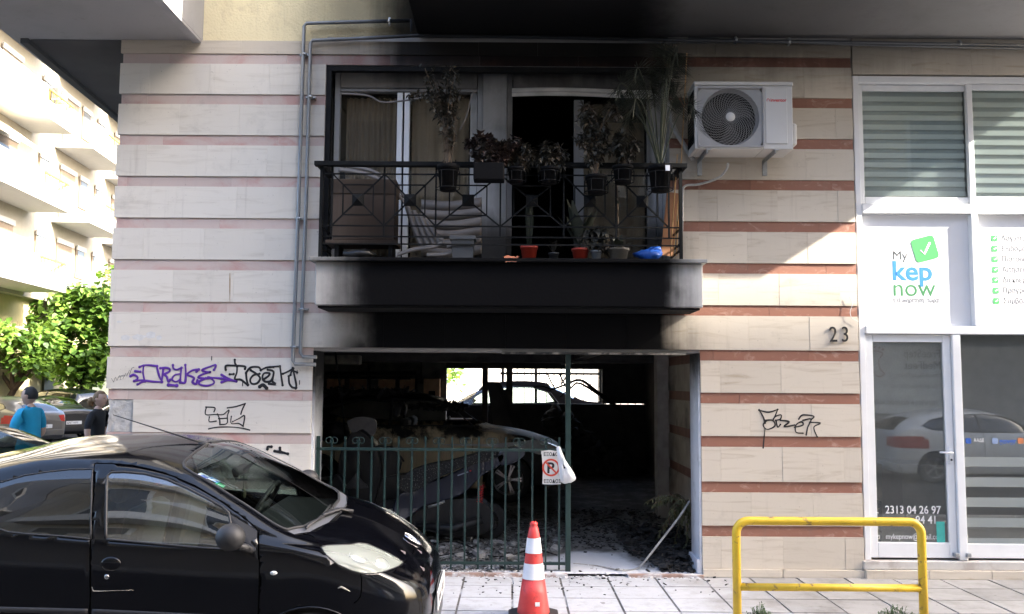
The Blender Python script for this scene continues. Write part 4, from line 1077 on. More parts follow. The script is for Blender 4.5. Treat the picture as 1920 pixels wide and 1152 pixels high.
# ---- balcony plants and clutter
FL = 3.004
BURN = M('scorched_leaf', (.030, .028, .020), .8, var=.6, vscale=7, second=(.055,.038,.022), sscale=6); DRY = M('withered_red_leaf', (.030, .014, .010), .8, var=.6, vscale=9, second=(.03,.025,.02), sscale=5)
DGRN = M('dark_strap_leaf', (.018, .024, .013), .55, var=.4, vscale=6); PLM = M('palm_leaf_dark', (.014, .018, .010), .6, var=.5, vscale=6)
BPOT = M('black_plastic_pot', (.006, .006, .0065), .8, var=.3, spec=.06); RPOT = M('red_plastic_pot', (.36, .035, .02), .5, var=.12); GPOT = M('grey_plastic_pot', (.05, .055, .062), .55, var=.1); SPOT = M('stone_grey_pot', (.19, .175, .15), .8, var=.2)
EARTH = M('dark_earth', (.02, .016, .012), .95)
def pot(o, c, r0, r1, h, mat, hang=False):
    p_ = MB().lathe([(.001, 0), (r0, 0), (r1*.97, h*.82), (r1*1.06, h*.82), (r1*1.06, h), (r1*.93, h), (r1*.9, h*.86), (.001, h*.86)], c, 20).build('pot', mat, o)
    MB().lathe([(.001, h*.88), (r1*.9, h*.88)], c, 16).build('soil', EARTH, o)
    if hang:
        c = Vector(c); mb = MB()
        for zz_ in (.02, h*.72): mb.tube([c + Vector((math.cos(a)*(r1*1.12), math.sin(a)*r1*1.12, zz_)) for a in [2*math.pi*k/18 for k in range(19)]], .004, 5, False)
        for k in range(6):
            a = k*math.pi/3; mb.tube([c + Vector((math.cos(a)*r1*1.12, math.sin(a)*r1*1.12, zz_)) for zz_ in (.02, h*.72)], .004, 5, False)
        for k in (-1, 1): mb.tube([c + Vector((k*r1*.6, r1*.9, h*.72)), c + Vector((k*r1*.6, r1*1.0 + .03, h + .08)), c + Vector((k*r1*.6, r1*1.0 + .11, h + .07))], .004, 5, False)
        mb.build('wire_holder', IRON, o)
def bushy(o, c, top, nst, spread, leafm, llen=.06, lw=.03, per=7, droop=.3, climb=0.0):
    st_, lf = MB(), MB(); c = Vector(c)
    for k in range(nst):
        a = random.uniform(0, 6.3); hh = top*random.uniform(.55, 1.0)
        e = c + Vector((math.cos(a)*spread*random.random(), math.sin(a)*spread*.5*random.random(), hh))
        m_ = (c + e)/2 + Vector((random.uniform(-.3,.3)*spread, 0, hh*.1))
        S_ = spline([c, m_, e, e + Vector((math.cos(a)*spread*.3, 0, -droop*spread))], 7)
        st_.tube(S_, [.006*(1 - .7*i/len(S_)) + .001 for i in range(len(S_))], 5)
        for i, q in enumerate(S_):
            if i < len(S_)*.15: continue
            for _ in range(per):
                leafquad(lf, q + rv(.02), rv(1) + Vector((0,0,-droop*1.5)), llen*random.uniform(.6,1.2), lw*random.uniform(.6,1.1))
    st_.build('stem', TWIG, o); lf.build('leaves', leafm, o)
def straps(o, c, n, L, leafm, wd=.05, fan=.5, up=.9):
    lf = MB(); c = Vector(c)
    for k in range(n):
        a = 2*math.pi*k/n + random.uniform(-.3,.3); l_ = L*random.uniform(.6,1.05); out = fan*random.uniform(.3, 1)
        P = [c + Vector((math.cos(a)*out*l_*t, math.sin(a)*out*l_*.6*t, l_*up*(t - (.45*out)*t*t*1.2))) for t in [q/7 for q in range(8)]]
        sd = Vector((-math.sin(a), math.cos(a), 0))
        vs_ = []
        for i, p in enumerate(P):
            w_ = wd/2*math.sin(math.pi*min(.98, .12 + .88*i/7))**.7
            vs_ += [p - sd*w_, p + Vector((0,0,-w_*.3)), p + sd*w_]
        lf.add(vs_, [f for i in range(7) for f in ((i*3, i*3+1, i*3+4, i*3+3), (i*3+1, i*3+2, i*3+5, i*3+4))], True)
    lf.build('leaves', leafm, o)
def pplant(label, px, pyb, pyt, Y, hw, mat, hang=False):
    """a pot whose bottom and top edges show at these pixels"""
    b_, t_ = at(px, pyb, Y), at(px, pyt, Y)
    h = t_.z - b_.z; r1 = hw/FPX*Y
    if not hang: b_.z = FL
    o = thing('potted_plant', label, 'potted plant', b_)
    pot(o, b_, r1*.78, r1, h, mat, hang)
    return o, Vector((b_.x, b_.y, b_.z + h*.9)), h
HY = 8.16
o, c, h = pplant('hanging black pot with tall scorched climber, left of the balcony middle', 840, 358, 310, HY, 20, BPOT, True)
bushy(o, c, .95, 9, .14, BURN, .07, .03, 4, .3)
st_, lf = MB(), MB()
for k in range(9):
    P = [c + Vector((random.uniform(-.04,.04), 0, 0)), c + Vector((random.uniform(-.1,.1), 0, .45)), at(random.uniform(790, 850), random.uniform(120, 200), HY + .1)]
    S_ = spline(P, 8); st_.tube(S_, .004, 5)
    for q in S_[9:]:
        for _ in range(5): leafquad(lf, q + rv(.05), rv(1) + Vector((0,0,-.2)), random.uniform(.05,.08), .028)
for k in range(3):
    P = [at(835, 180, HY + .1), at(810, 172, HY + .1), at(768, 176 + k*6, HY + .1)]
    S_ = spline(P, 8); st_.tube(S_, .003, 5)
    for q in S_[4:]:
        for _ in range(2): leafquad(lf, q + rv(.02), rv(1) + Vector((0,0,-.2)), .06, .024)
st_.build('stem', TWIG, o); lf.build('leaves', BURN, o)
# planter box with withered red leaves
v0, v1 = at(888, 340, HY), at(946, 308, HY)
o = thing('planter_box', 'dark hanging planter box with withered reddish leaves on the railing', 'planter', ((v0.x+v1.x)/2, HY, v0.z))
MB().box(v0.x, v1.x, HY - .07, HY + .09, v0.z, v1.z).build('box', BPOT, o, .01)
for dx_ in (-.09, .03, .12): bushy(o, ((v0.x+v1.x)/2 + dx_, HY, v1.z - .02), .27, 6, .13, DRY, .06, .05, 6, .2)
for (lab, px, pyb, pyt, hw, tp, ns, sp, lm) in (
  ('hanging dark pot with curled grey-brown leaves, right of the open door', 1118, 365, 330, 20, .72, 12, .19, BURN),
  ('hanging dark pot with scorched bush beside the right sash', 1168, 345, 312, 19, .34, 9, .16, BURN),
  ('dark pot with black leaves in front of the open door', 968, 345, 315, 16, .22, 8, .2, BURN),
  ('dark pot with wide scorched leaves left of the open sash', 1030, 345, 315, 18, .22, 8, .2, BURN)):
    o, c, h = pplant(lab, px, pyb, pyt, HY + (.02 if px > 1100 else .04), hw, BPOT, True)
    bushy(o, c, tp, ns, sp, lm, .08, .035, 6, .4)
# palm
o, c, h = pplant('tall dark palm in a black pot at the right end of the balcony', 1238, 360, 312, HY + .02, 22, BPOT, True)
fr_ = MB(); st_ = MB()
for k in range(15):
    tx = random.uniform(1165, 1310); ty = random.uniform(85, 210) if abs(tx - 1238) < 50 else random.uniform(120, 240)
    e = at(tx, ty, HY + random.uniform(-.25, .35)); m_ = c*.45 + e*.55 + Vector((0,0,.14)); 
    S_ = spline([c, m_, e, e + (e - m_)*.35 + Vector((0,0,-.25))], 9)
    st_.tube(S_, [.008*(1 - .8*i/len(S_)) for i in range(len(S_))], 5)
    for i, q in enumerate(S_[10:]):
        d_ = (S_[min(i+11, len(S_)-1)] - S_[i+9]).normalized()
        sd = d_.cross(Vector((0,.7,.7))).normalized()
        for s_ in (-1, 1):
            leafquad(fr_, q, d_*.55 + sd*s_ + Vector((0,0,-.45)), .20, .013); leafquad(fr_, q + d_*.012, d_*.7 + sd*s_ + Vector((0,0,-.5)), .18, .012)
st_.build('stem', M('palm_stem', (.045,.05,.025), .6), o); fr_.build('fronds', PLM, o)
MB().box(at(1245,0,HY).x - .02, at(1245,0,HY).x + .02, HY - .125, HY - .118, at(1245, 322, HY).z - .02, at(1245, 322, HY).z + .03).build('tag', WHT, o)
# pots on the floor
o, c, h = pplant('red pot with upright snake plant on the balcony floor', 992, 480, 453, 8.45, 16, RPOT); straps(o, c, 8, .55, DGRN, .06, .12)
o, c, h = pplant('small grey pot with dry grass between the two red pots', 1038, 480, 465, 8.45, 10, GPOT); straps(o, c, 16, .17, BURN, .008, .8)
o, c, h = pplant('red pot with broad dark strap leaves', 1088, 481, 458, 8.45, 16, RPOT); straps(o, c, 13, .68, DGRN, .075, .55)
o, c, h = pplant('pale grey pot with drooping scorched leaves next to the red pot', 1118, 481, 462, 8.42, 10, M('pale_grey_pot', (.22,.24,.27), .5)); bushy(o, c, .33, 8, .16, BURN, .10, .05, 3, .9)
o, c, h = pplant('wide stone-grey pot with one thin bare stem', 1160, 480, 456, 8.45, 19, SPOT); bushy(o, c, .75, 1, .03, DGRN, .05, .02, 1, .1); straps(o, c, 6, .22, DGRN, .07, .9)
v0, v1 = at(846, 478, 8.42), at(890, 446, 8.42)
pl_ = thing('empty_planter', 'empty dark grey rectangular planter on the balcony floor', 'planter', ((v0.x+v1.x)/2, 8.42, FL))
cx_ = (v0.x+v1.x)/2; hw_ = (v1.x-v0.x)/2
mb = MB(); zt_ = v1.z
mb.add([(cx_-hw_*.85, 8.36, FL), (cx_+hw_*.85, 8.36, FL), (cx_+hw_*.85, 8.5, FL), (cx_-hw_*.85, 8.5, FL), (cx_-hw_, 8.34, zt_), (cx_+hw_, 8.34, zt_), (cx_+hw_, 8.52, zt_), (cx_-hw_, 8.52, zt_)], [(0,3,2,1),(0,1,5,4),(1,2,6,5),(2,3,7,6),(3,0,4,7)])
mb.build('box', GPOT, pl_); 
mb = MB(); mb.box(cx_-hw_*1.12, cx_+hw_*1.12, 8.325, 8.345, zt_-.03, zt_+.005); mb.box(cx_-hw_*1.12, cx_+hw_*1.12, 8.515, 8.535, zt_-.03, zt_+.005); mb.box(cx_-hw_*1.12, cx_-hw_*.98, 8.3455, 8.5145, zt_-.03, zt_+.005); mb.box(cx_+hw_*.98, cx_+hw_*1.12, 8.3455, 8.5145, zt_-.03, zt_+.005)
mb.build('rim', GPOT, pl_, .004)
# melted terracotta, blue bag
c = at(957, 480, 8.27)
mb = MB(); mb.grid(lambda u, v: Vector((c.x - .07 + .15*u, 8.25 + .10*v, 3.012 + .035*abs(noise.noise(Vector((u*5, v*4, 1)))) + (-.05*(1-v)**6 if .1 < u < .9 else 0))), 14, 8)
tag(mb.build('melted_pot', M('terracotta_melt', (.42, .15, .08), .6, var=.3, vscale=20)), 'melted orange terracotta scrap over the balcony edge', 'debris')
BLB = M('blue_plastic_bag', (.015, .09, .42), .35, var=.3, vscale=12, bump=.6, bscale=25)
c = at(1215, 470, 8.5); c.z = FL + .055
mb = MB(); mb.ball(c, .115, .09, .075, 16, 10, .55); mb.ball(c + Vector((.07, 0, .06)), .055, .04, .035, 10, 8, .7)
tag(mb.build('plastic_bag', BLB), 'crumpled blue plastic bag at the right end of the balcony', 'bag')
# brown box, bin bag, torn shutter slats
v0, v1 = at(623, 470, 8.5), at(742, 338, 8.5)
o = thing('cardboard_box', 'large smoke-browned box on the left of the balcony', 'box', ((v0.x+v1.x)/2, 8.6, FL))
BRB = sooty('smoke_browned_board', (.135, .10, .078), (.10,.076,.06), vein=(1,1,1), rough=.8, bump=.1, amt=.75, sscale=1.0)
MB().box(v0.x, v1.x, 8.47, 8.76, v0.z + .10, at(700, 365, 8.5).z - .004).build('body', BRB, o, .006); MB().box(v0.x - .008, v1.x + .008, 8.46, 8.77, at(700, 365, 8.5).z, v1.z).build('lid', BRB, o, .006)
MB().box(v0.x - .06, v1.x + .02, 8.46, 8.80, v0.z + .06, v0.z + .098).build('board', BRB, o, .004)
for sx_ in (v0.x + .02, v1.x - .06):
    MB().box(sx_, sx_ + .04, 8.5, 8.74, FL, v0.z + .058).build('foot', BLACKM, o)
c = at(672, 478, 8.45); c.z = FL + .05
mb = MB(); mb.ball(c, .15, .09, .055, 16, 8, .4); tag(mb.build('bin_bag', M('black_bin_bag', (.012,.012,.013), .3, bump=.5, bscale=15)), 'flat black bin bag under the browned box', 'bag')
SLAT = M('torn_aluminium_slat', (.17, .15, .135), .45, var=.25, vscale=5, second=(.16,.13,.11), sscale=3, samt=(.5,.7))
def slat(pts, Y, wd, lab, dirn=(0,0,1)):
    P = spline([at(x, y, Y + d_) for x, y, d_ in pts], 8); dv = Vector(dirn).normalized()
    vs_ = []
    for i, p in enumerate(P):
        vs_ += [p - dv*wd/2, p + Vector((0,-.012,0)), p + dv*wd/2]
    mb = MB().add(vs_, [f for i in range(len(P)-1) for f in ((i*3, i*3+1, i*3+4, i*3+3), (i*3+1, i*3+2, i*3+5, i*3+4))], True)
    ob = mb.build('shutter_slat', SLAT); s_ = ob.modifiers.new('thick', 'SOLIDIFY'); s_.thickness = .003
    adopt(ob, d1); return ob
slat([(635,318,0),(680,325,-.05),(720,342,-.08),(752,372,-.08),(775,410,-.1)], 8.8, .05, 'long torn slat curving down over the browned box', (0,.3,1))
slat([(650,312,.02),(700,322,-.03),(740,348,-.05),(765,380,-.05)], 8.82, .04, 'slat curved just above the long torn slat', (0,.3,1))
for k, lab in enumerate(('leftmost of the slats propped up in a fan', 'second propped slat from the left', 'third propped slat from the left', 'rightmost propped slat in the fan')):
    slat([(764 + k*11, 388 + k*7, .0), (776 + k*12, 425 + k*3, -.06), (790 + k*13, 462, -.1)], 8.7, .055, lab, (1, 0, .15))
slat([(745,478,0),(775,468,-.02),(815,462,0),(832,452,.02),(822,446,.03)], 8.45, .05, 'brown curled slat lying on the balcony floor', (0,.5,1))
slat([(800,478,0),(838,476,-.02),(856,468,0),(850,460,.03),(838,464,.04)], 8.42, .045, 'bright curled slat end lying on the balcony floor', (0,.5,1))
for k in range(6):
    slat([(790, 384 + k*17, 0), (845, 390 + k*17 - (3 if k < 2 else 0), .01), (903, 382 + k*17 - (2 if k < 2 else 0), 0)], 9.0, .105, 'slat %s of the sagging lower shutter' % ('topmost', 'second from the top', 'third from the top', 'third from the floor', 'second from the floor', 'lowest')[k][0:] if False else ('topmost slat of the sagging lower shutter', 'second highest slat of the sagging shutter', 'third highest slat of the sagging shutter', 'third lowest slat of the sagging shutter', 'second lowest slat of the sagging shutter', 'lowest slat of the sagging shutter')[k])
adopt(MB().tube(spline([at(x, y, 8.85) for x, y in ((640,176),(690,180),(715,192),(750,190),(800,182),(825,172))], 6), .010, 6).build('shutter_strip', SLAT), d1)
adopt(MB().tube(spline([at(x, y, 8.85) for x, y in ((895,172),(885,178),(876,215),(862,245))], 6), .006, 6).build('shutter_cord', SLAT), d1)
WOOD = M('weathered_board', (.30, .14, .065), .8, var=.3, vscale=6)
a_, b_ = at(1250, 480, 8.7), at(1262, 362, 8.72)
tag(MB().obox((a_ + b_)/2, b_ - a_, (0,1,0), (b_ - a_).cross(Vector((0,1,0))), (b_-a_).length/2, .01, .06).build('wooden_board', WOOD), 'reddish-brown board leaning at the right end of balcony', 'board')
for k, (x0_, x1_, lab) in enumerate(((1262, 1276, 'bamboo cane leaning beside the board'), (1268, 1280, 'tallest thin cane at the right of the balcony'), (1257, 1270, 'pale cane close to the leaning board'))):
    tag(MB().tube([at(x0_, 480, 8.55), at(x1_ + (8 if k == 1 else 0), 330 - (230 if k == 1 else k*20), 8.6)], .006, 6).build('cane', M('bamboo_cane', (.38, .22, .09), .7, var=.3)), lab, 'cane', 'canes on the balcony')

# ---- traffic cone
g = gnd(1000, 1156)
cone = thing('traffic_cone', 'red traffic cone with two white reflective sleeves', 'traffic cone', (g.x, g.y, 0))
CR = M('cone_red_plastic', (.60, .045, .04), .5, var=.15, vscale=7, second=(.26, .03, .03), sscale=7, samt=(.52, .70)); CW = M('reflective_white', (.72, .73, .76), .4, var=.05, vscale=12)
gy = g.y
def conez(py): return at(1000, py, gy).z
def conr(hw): return hw/FPX*gy
prof = [(conr(29), .035), (conr(22), conez(1085) - .02), (conr(18.5), conez(1050)), (conr(11), conez(1010)), (conr(8.5), conez(988)), (conr(7), conez(986)), (conr(7.2), conez(982)), (conr(5), conez(979)), (.001, conez(978.5))]
prof = [(conr(30), .03), (conr(25), conez(1115)), (conr(20.3), conez(1085))] + [(conr(20.2 - 8.5*t), conez(1085) + (conez(1008) - conez(1085))*t) for t in (.0,.2,.4,.6,.8,1)] + [(conr(8.4), conez(989)), (conr(6.2), conez(987)), (conr(7.2), conez(984)), (conr(6.6), conez(980)), (conr(4), conez(978)), (.001, conez(978))]
MB().lathe(prof, (g.x, gy, 0), 32).build('body', CR, cone)
def rad(z):
    for (a, b) in zip(prof, prof[1:]):
        if a[1] <= z <= b[1] and b[1] > a[1]: return a[0] + (b[0]-a[0])*(z-a[1])/(b[1]-a[1])
    return .05
for (t0, t1) in ((1084, 1055), (1036, 1008)):
    z0, z1 = conez(t0), conez(t1)
    MB().lathe([(rad(z) + .0025, z) for z in [z0 + (z1-z0)*k/4 for k in range(5)]], (g.x, gy, 0), 32).build('reflective_sleeve', CW, cone)
oct_ = [(g.x + .215*math.cos(a), gy + .215*math.sin(a), 0.001) for a in [math.pi/8 + k*math.pi/4 for k in range(8)]]
MB().prism(oct_, (0,0,.035)).build('base', M('cone_base_rubber', (.03,.03,.031), .8), cone, .01)
v = at(1007, 1127, gy); MB().box(v.x - .018, v.x + .018, gy - rad(v.z) - .004, gy - rad(v.z) + .004, v.z - .014, v.z + .014).build('label', WHT, cone)
# ---- yellow barrier
YY = 6.33
yb = thing('yellow_barrier', 'yellow tubular steel pavement barrier before the shop door', 'barrier', (2.2, YY, 0))
xa_, xb_ = at(1381, 1050, YY).x, at(1729, 1050, YY).x
zt_ = at(1550, 978, YY).z; rr = .0295; cr = .085
P = [(xa_, YY, 0)] + [(xa_, YY, zt_ - cr - .02)] + [(xa_ + cr*(1 - math.cos(a)), YY, zt_ - cr + cr*math.sin(a)) for a in [k*math.pi/16 for k in range(9)]] + [(xb_ - cr + cr*math.sin(a), YY, zt_ - cr + cr*math.cos(a)) for a in [k*math.pi/16 for k in range(9)]] + [(xb_, YY, zt_ - cr - .02), (xb_, YY, 0)]
MB().tube(P, rr, 16).build('hoop', YELLOW, yb)
zl_ = at(1550, 1102, YY).z
MB().tube([(xa_ + .02, YY, zl_), (xb_ - .02, YY, zl_)], .026, 16).build('crossbar', YELLOW, yb)
WEED = M('weed_green', (.045, .085, .025), .7, var=.5, vscale=10)
for (px, py, sp, lab) in ((1425, 1152, .10, 'green weed tuft at the left foot of the barrier'), (1680, 1152, .16, 'wider green weed tuft by the right foot of the barrier')):
    c = gnd(px, py + 8); o = thing('weed', lab, 'weed', c, 'weeds in the pavement joints'); lf = MB()
    for k in range(60):
        a = random.uniform(0, 6.3); q = c + Vector((math.cos(a)*sp*random.random(), math.sin(a)*.06*random.random(), 0)); hgt = random.uniform(.03, .11)*(1.1 - abs(q.x - c.x)/sp*.6)
        d_ = Vector((random.uniform(-.5,.5), random.uniform(-.4,.4), 1)).normalized()
        lf.tube([q, q + d_*hgt], .0015, 4, False)
        for t in range(6): leafquad(lf, q + d_*hgt*(t+1)/6, rv(1) + Vector((0,0,.4)), .022, .009)
    lf.build('leaves', WEED, o)
# ================================================================== cars: lofted shells, panels cut out of the surface
def pchip(xs, ys):
    n = len(xs); h = [xs[i+1]-xs[i] for i in range(n-1)]; dl = [(ys[i+1]-ys[i])/h[i] for i in range(n-1)]
    m = [dl[0]] + [0.0 if dl[i-1]*dl[i] <= 0 else 2*dl[i-1]*dl[i]/(dl[i-1]+dl[i]) for i in range(1, n-1)] + [dl[-1]]
    def f(x):
        x = min(max(x, xs[0]), xs[-1]); i = 0
        while i < n-2 and x > xs[i+1]: i += 1
        t = (x-xs[i])/h[i]; t2, t3 = t*t, t*t*t
        return (2*t3-3*t2+1)*ys[i] + (t3-2*t2+t)*h[i]*m[i] + (-2*t3+3*t2)*ys[i+1] + (t3-t2)*h[i]*m[i+1]
    return f
def car_half(K, nt=52, step=.045):
    """half a shell (y < 0): x = -distance from the nose"""
    d = K['d']; fn = {k: pchip(d, K[k]) for k in K if k != 'd'}
    L = d[-1]
    st = [0, .008, .018, .03, .045, .065, .09, .12, .15]
    while st[-1] < L - .15: st.append(st[-1] + step)
    st += [L - .12, L - .09, L - .065, L - .045, L - .03, L - .018, L - .008, L]
    st = sorted(set(st))
    bm = bmesh.new(); rows = []
    for s in st:
        w, zb, zt, zs, ws, zr, wr = (fn[k](s) for k in ('w', 'zb', 'zt', 'zs', 'ws', 'zr', 'wr'))
        P = [(0, zb), (w*.55, zb), (w*.90, zb + .005), (w*.965, zb + .06*(zs-zb)/.75 + .02), (w, zb + .36*(zs-zb)), (w*.995, zb + .70*(zs-zb)), (ws, zs),
             ((ws+wr)/2 + .018*min(1, (zr-zs)/.3), (zs+zr)/2 + .006), (wr, zr), (wr*.62, zr + (zt-zr)*.66), (0, zt)]
        S = spline([Vector((a, b, 0)) for a, b in P], 8)
        # even resampling by arc length
        cum = [0.0]
        for a, b in zip(S, S[1:]): cum.append(cum[-1] + (b-a).length)
        row = []; j_ = 0
        # share points between lower body, glass and roof so that rows run along the car
        br = [0, 16, 48, 64, 80]; cnt = [6, 16, 14, 16]
        pts = []
        for q in range(4):
            a, b = br[q], br[q+1]; seg = S[a:b+1]; cu = [0.0]
            for p0, p1 in zip(seg, seg[1:]): cu.append(cu[-1] + (p1-p0).length)
            for k in range(cnt[q] + (1 if q == 3 else 0)):
                t = cu[-1]*k/cnt[q]; i = 0
                while i < len(cu)-2 and cu[i+1] < t: i += 1
                f = (t-cu[i])/max(1e-9, cu[i+1]-cu[i]); pts.append(seg[i].lerp(seg[i+1], min(1, max(0, f))))
        rows.append([bm.verts.new((-s, -max(0.0, p.x), p.y)) for p in pts])
    n = len(rows[0])
    for a, b in zip(rows, rows[1:]):
        for k in range(n-1):
            f = bm.faces.new((a[k], a[k+1], b[k+1], b[k])); f.smooth = True
    for r_, rev in ((rows[0], True), (rows[-1], False)):
        f = bm.faces.new(r_ if not rev else list(reversed(r_))); f.smooth = False
    bm.normal_update()
    # outward normals
    tot = sum((f.calc_center_median() - Vector((-L/2, 0, .7))).dot(f.normal)*f.calc_area() for f in bm.faces)
    if tot < 0:
        bmesh.ops.reverse_faces(bm, faces=bm.faces[:]); bm.normal_update()
    return bm
def in_poly(x, y, P):
    r = False; j = len(P) - 1
    for i in range(len(P)):
        if (P[i][1] > y) != (P[j][1] > y) and x < (P[j][0]-P[i][0])*(y-P[i][1])/(P[j][1]-P[i][1]) + P[i][0]: r = not r
        j = i
    return r
def cut(bm, poly, u, v, dirn, maxdepth=None):
    """cut an outline (2D along u, v) out of the faces that face against dirn; returns a new bmesh"""
    u, v, dirn = Vector(u), Vector(v), Vector(dirn)
    n = len(poly)
    for i in range(n):
        a, b = Vector(poly[i]), Vector(poly[(i+1) % n])
        if (b-a).length < 1e-5: continue
        lo = (min(a.x, b.x) - 1e-4, min(a.y, b.y) - 1e-4); hi = (max(a.x, b.x) + 1e-4, max(a.y, b.y) + 1e-4)
        fs = []
        for f in bm.faces:
            if f.normal.dot(dirn) > -0.02: continue
            us = [q.co.dot(u) for q in f.verts]
            if max(us) < lo[0] or min(us) > hi[0]: continue
            vs_ = [q.co.dot(v) for q in f.verts]
            if max(vs_) < lo[1] or min(vs_) > hi[1]: continue
            fs.append(f)
        if not fs: continue
        pr = Vector((-(b.y-a.y), b.x-a.x)); nn = u*pr.x + v*pr.y
        ge = list({e for f in fs for e in f.edges}); gv = list({q for f in fs for q in f.verts})
        bmesh.ops.bisect_plane(bm, geom=gv + ge + fs, dist=1e-6, plane_co=u*a.x + v*a.y, plane_no=nn.normalized())
    bm.normal_update()
    ins = []
    for f in bm.faces:
        if f.normal.dot(dirn) > -0.02: continue
        c = f.calc_center_median()
        if in_poly(c.dot(u), c.dot(v), poly): ins.append(f)
    nb_ = bmesh.new(); mp = {}
    for f in ins:
        vv = []
        for q in f.verts:
            if q not in mp: mp[q] = nb_.verts.new(q.co)
            vv.append(mp[q])
        g_ = nb_.faces.new(vv); g_.smooth = True
    bmesh.ops.delete(bm, geom=ins, context='FACES')
    nb_.normal_update()
    return nb_
def bm_obj(bm, name, mat, parent, mirror='no', smooth=True, thick=0.0, off=0.0):
    """mirror: 'no' near side only, 'far' the mirrored far side, 'both' joined"""
    me = bpy.data.meshes.new(name)
    b = bm.copy()
    if off:
        for v_ in b.verts: v_.co += v_.normal*off
    if mirror in ('far', 'both'):
        src = b.copy() if mirror == 'both' else None
        for v_ in b.verts: v_.co.y = -v_.co.y
        bmesh.ops.reverse_faces(b, faces=b.faces[:])
        if src is not None:
            tmp = bpy.data.meshes.new('t'); src.to_mesh(tmp); b.from_mesh(tmp); bpy.data.meshes.remove(tmp); src.free()
            bmesh.ops.remove_doubles(b, verts=b.verts[:], dist=1e-5)
    b.to_mesh(me); b.free()
    o = link(name, me, mat, parent)
    if thick:
        s_ = o.modifiers.new('thick', 'SOLIDIFY'); s_.thickness = thick; s_.offset = -1
    return o
def outline_tube(pts2, bvh, r, closed=True, lift=0.0):
    """tube on the near flank through side-view points (x, z)"""
    out = []
    Q = list(pts2) + ([pts2[0]] if closed else [])
    for (a, b) in zip(Q, Q[1:]):
        k_ = max(1, int((Vector(b) - Vector(a)).length/.03))
        for k in range(k_): out.append(Vector(a).lerp(Vector(b), k/k_))
    out.append(Vector(Q[-1]))
    P = []
    for p in out:
        h_ = bvh.ray_cast(Vector((p[0], -3, p[1])), Vector((0, 1, 0)))
        if h_[0] is not None: P.append(h_[0] + Vector((0, -lift, 0)))
    return MB().tube(P, r, 6) if len(P) > 1 else MB()
TYRE = M('tyre_rubber', (.016, .016, .017), .8, var=.2, vscale=20, bump=.2); RIM = M('alloy_rim', (.45, .45, .46), .3, metal=.8, var=.1); BLKP = M('black_trim_plastic', (.022, .022, .024), .55, var=.1)
SEAT = M('dark_grey_seat_fabric', (.045, .047, .05), .9, var=.2, vscale=20)
CGL = glass('car_glass', (.50, .60, .56), 1.52, k=4.5); CGL2 = glass('tinted_car_glass', (.22, .25, .25), 1.52, k=2.2); CGL3 = glass('clear_windscreen', (.62, .72, .68), 1.45)
def paint(name, colr, metal=.0, rough=.28, coat=1.0, var=.03): return M(name, colr, rough, metal=metal, var=var, vscale=3, coat=coat, spec=.5)
def wheel(o, x, y, r, wd, sgn, rimr=None, spokes=5, name='wheel', z=None, rimmat=None):
    """sgn -1: outer face towards -y"""
    z = r if z is None else z; rimr = rimr or r*.66
    a = sgn*wd/2
    t_ = MB().lathe([(rimr, a), (r*.86, a*1.02), (r*.97, a*.82), (r, a*.4), (r, -a*.4), (r*.97, -a*.82), (r*.86, -a), (rimr, -a)], (x, y, z), 36, 'y').build(name, TYRE, o)
    mb = MB().lathe([(rimr*1.0, a*1.0), (rimr*.95, a*.93), (rimr*.93, a*.5), (rimr*.93, -a*.8)], (x, y, z), 36, 'y')
    for k in range(spokes):
        for e in (-.10, .10):
            a0 = 2*math.pi*k/spokes + e
            c0 = Vector((x, y + a*.78, z)); p1 = c0 + Vector((math.cos(a0)*rimr*.12, 0, math.sin(a0)*rimr*.12)); p2 = c0 + Vector((math.cos(a0)*rimr*.96, -a*.02, math.sin(a0)*rimr*.96))
            mb.bar(p1, p2, .02, rimr*.10, up=(0, 1, 0))
    mb.lathe([(.001, a*.9), (rimr*.2, a*.88), (rimr*.22, a*.6)], (x, y, z), 16, 'y')
    mb.build('rim', rimmat or RIM, t_)
    MB().lathe([(.001, -a*.2), (rimr*.93, -a*.2)], (x, y, z), 20, 'y').build('brake_disc', M('dark_brake', (.03,.03,.03), .6), t_)
def arch_poly(x, r, z, zlow=.0, n=20):
    return [(x + r*math.cos(a), z + r*math.sin(a)) for a in [math.pi*k/n for k in range(n+1)]] + [(x - r, zlow), (x + r, zlow)]
SIDE = dict(u=(1,0,0), v=(0,0,1), dirn=(0,1,0)); TOP = dict(u=(1,0,0), v=(0,1,0), dirn=(0,0,-1))
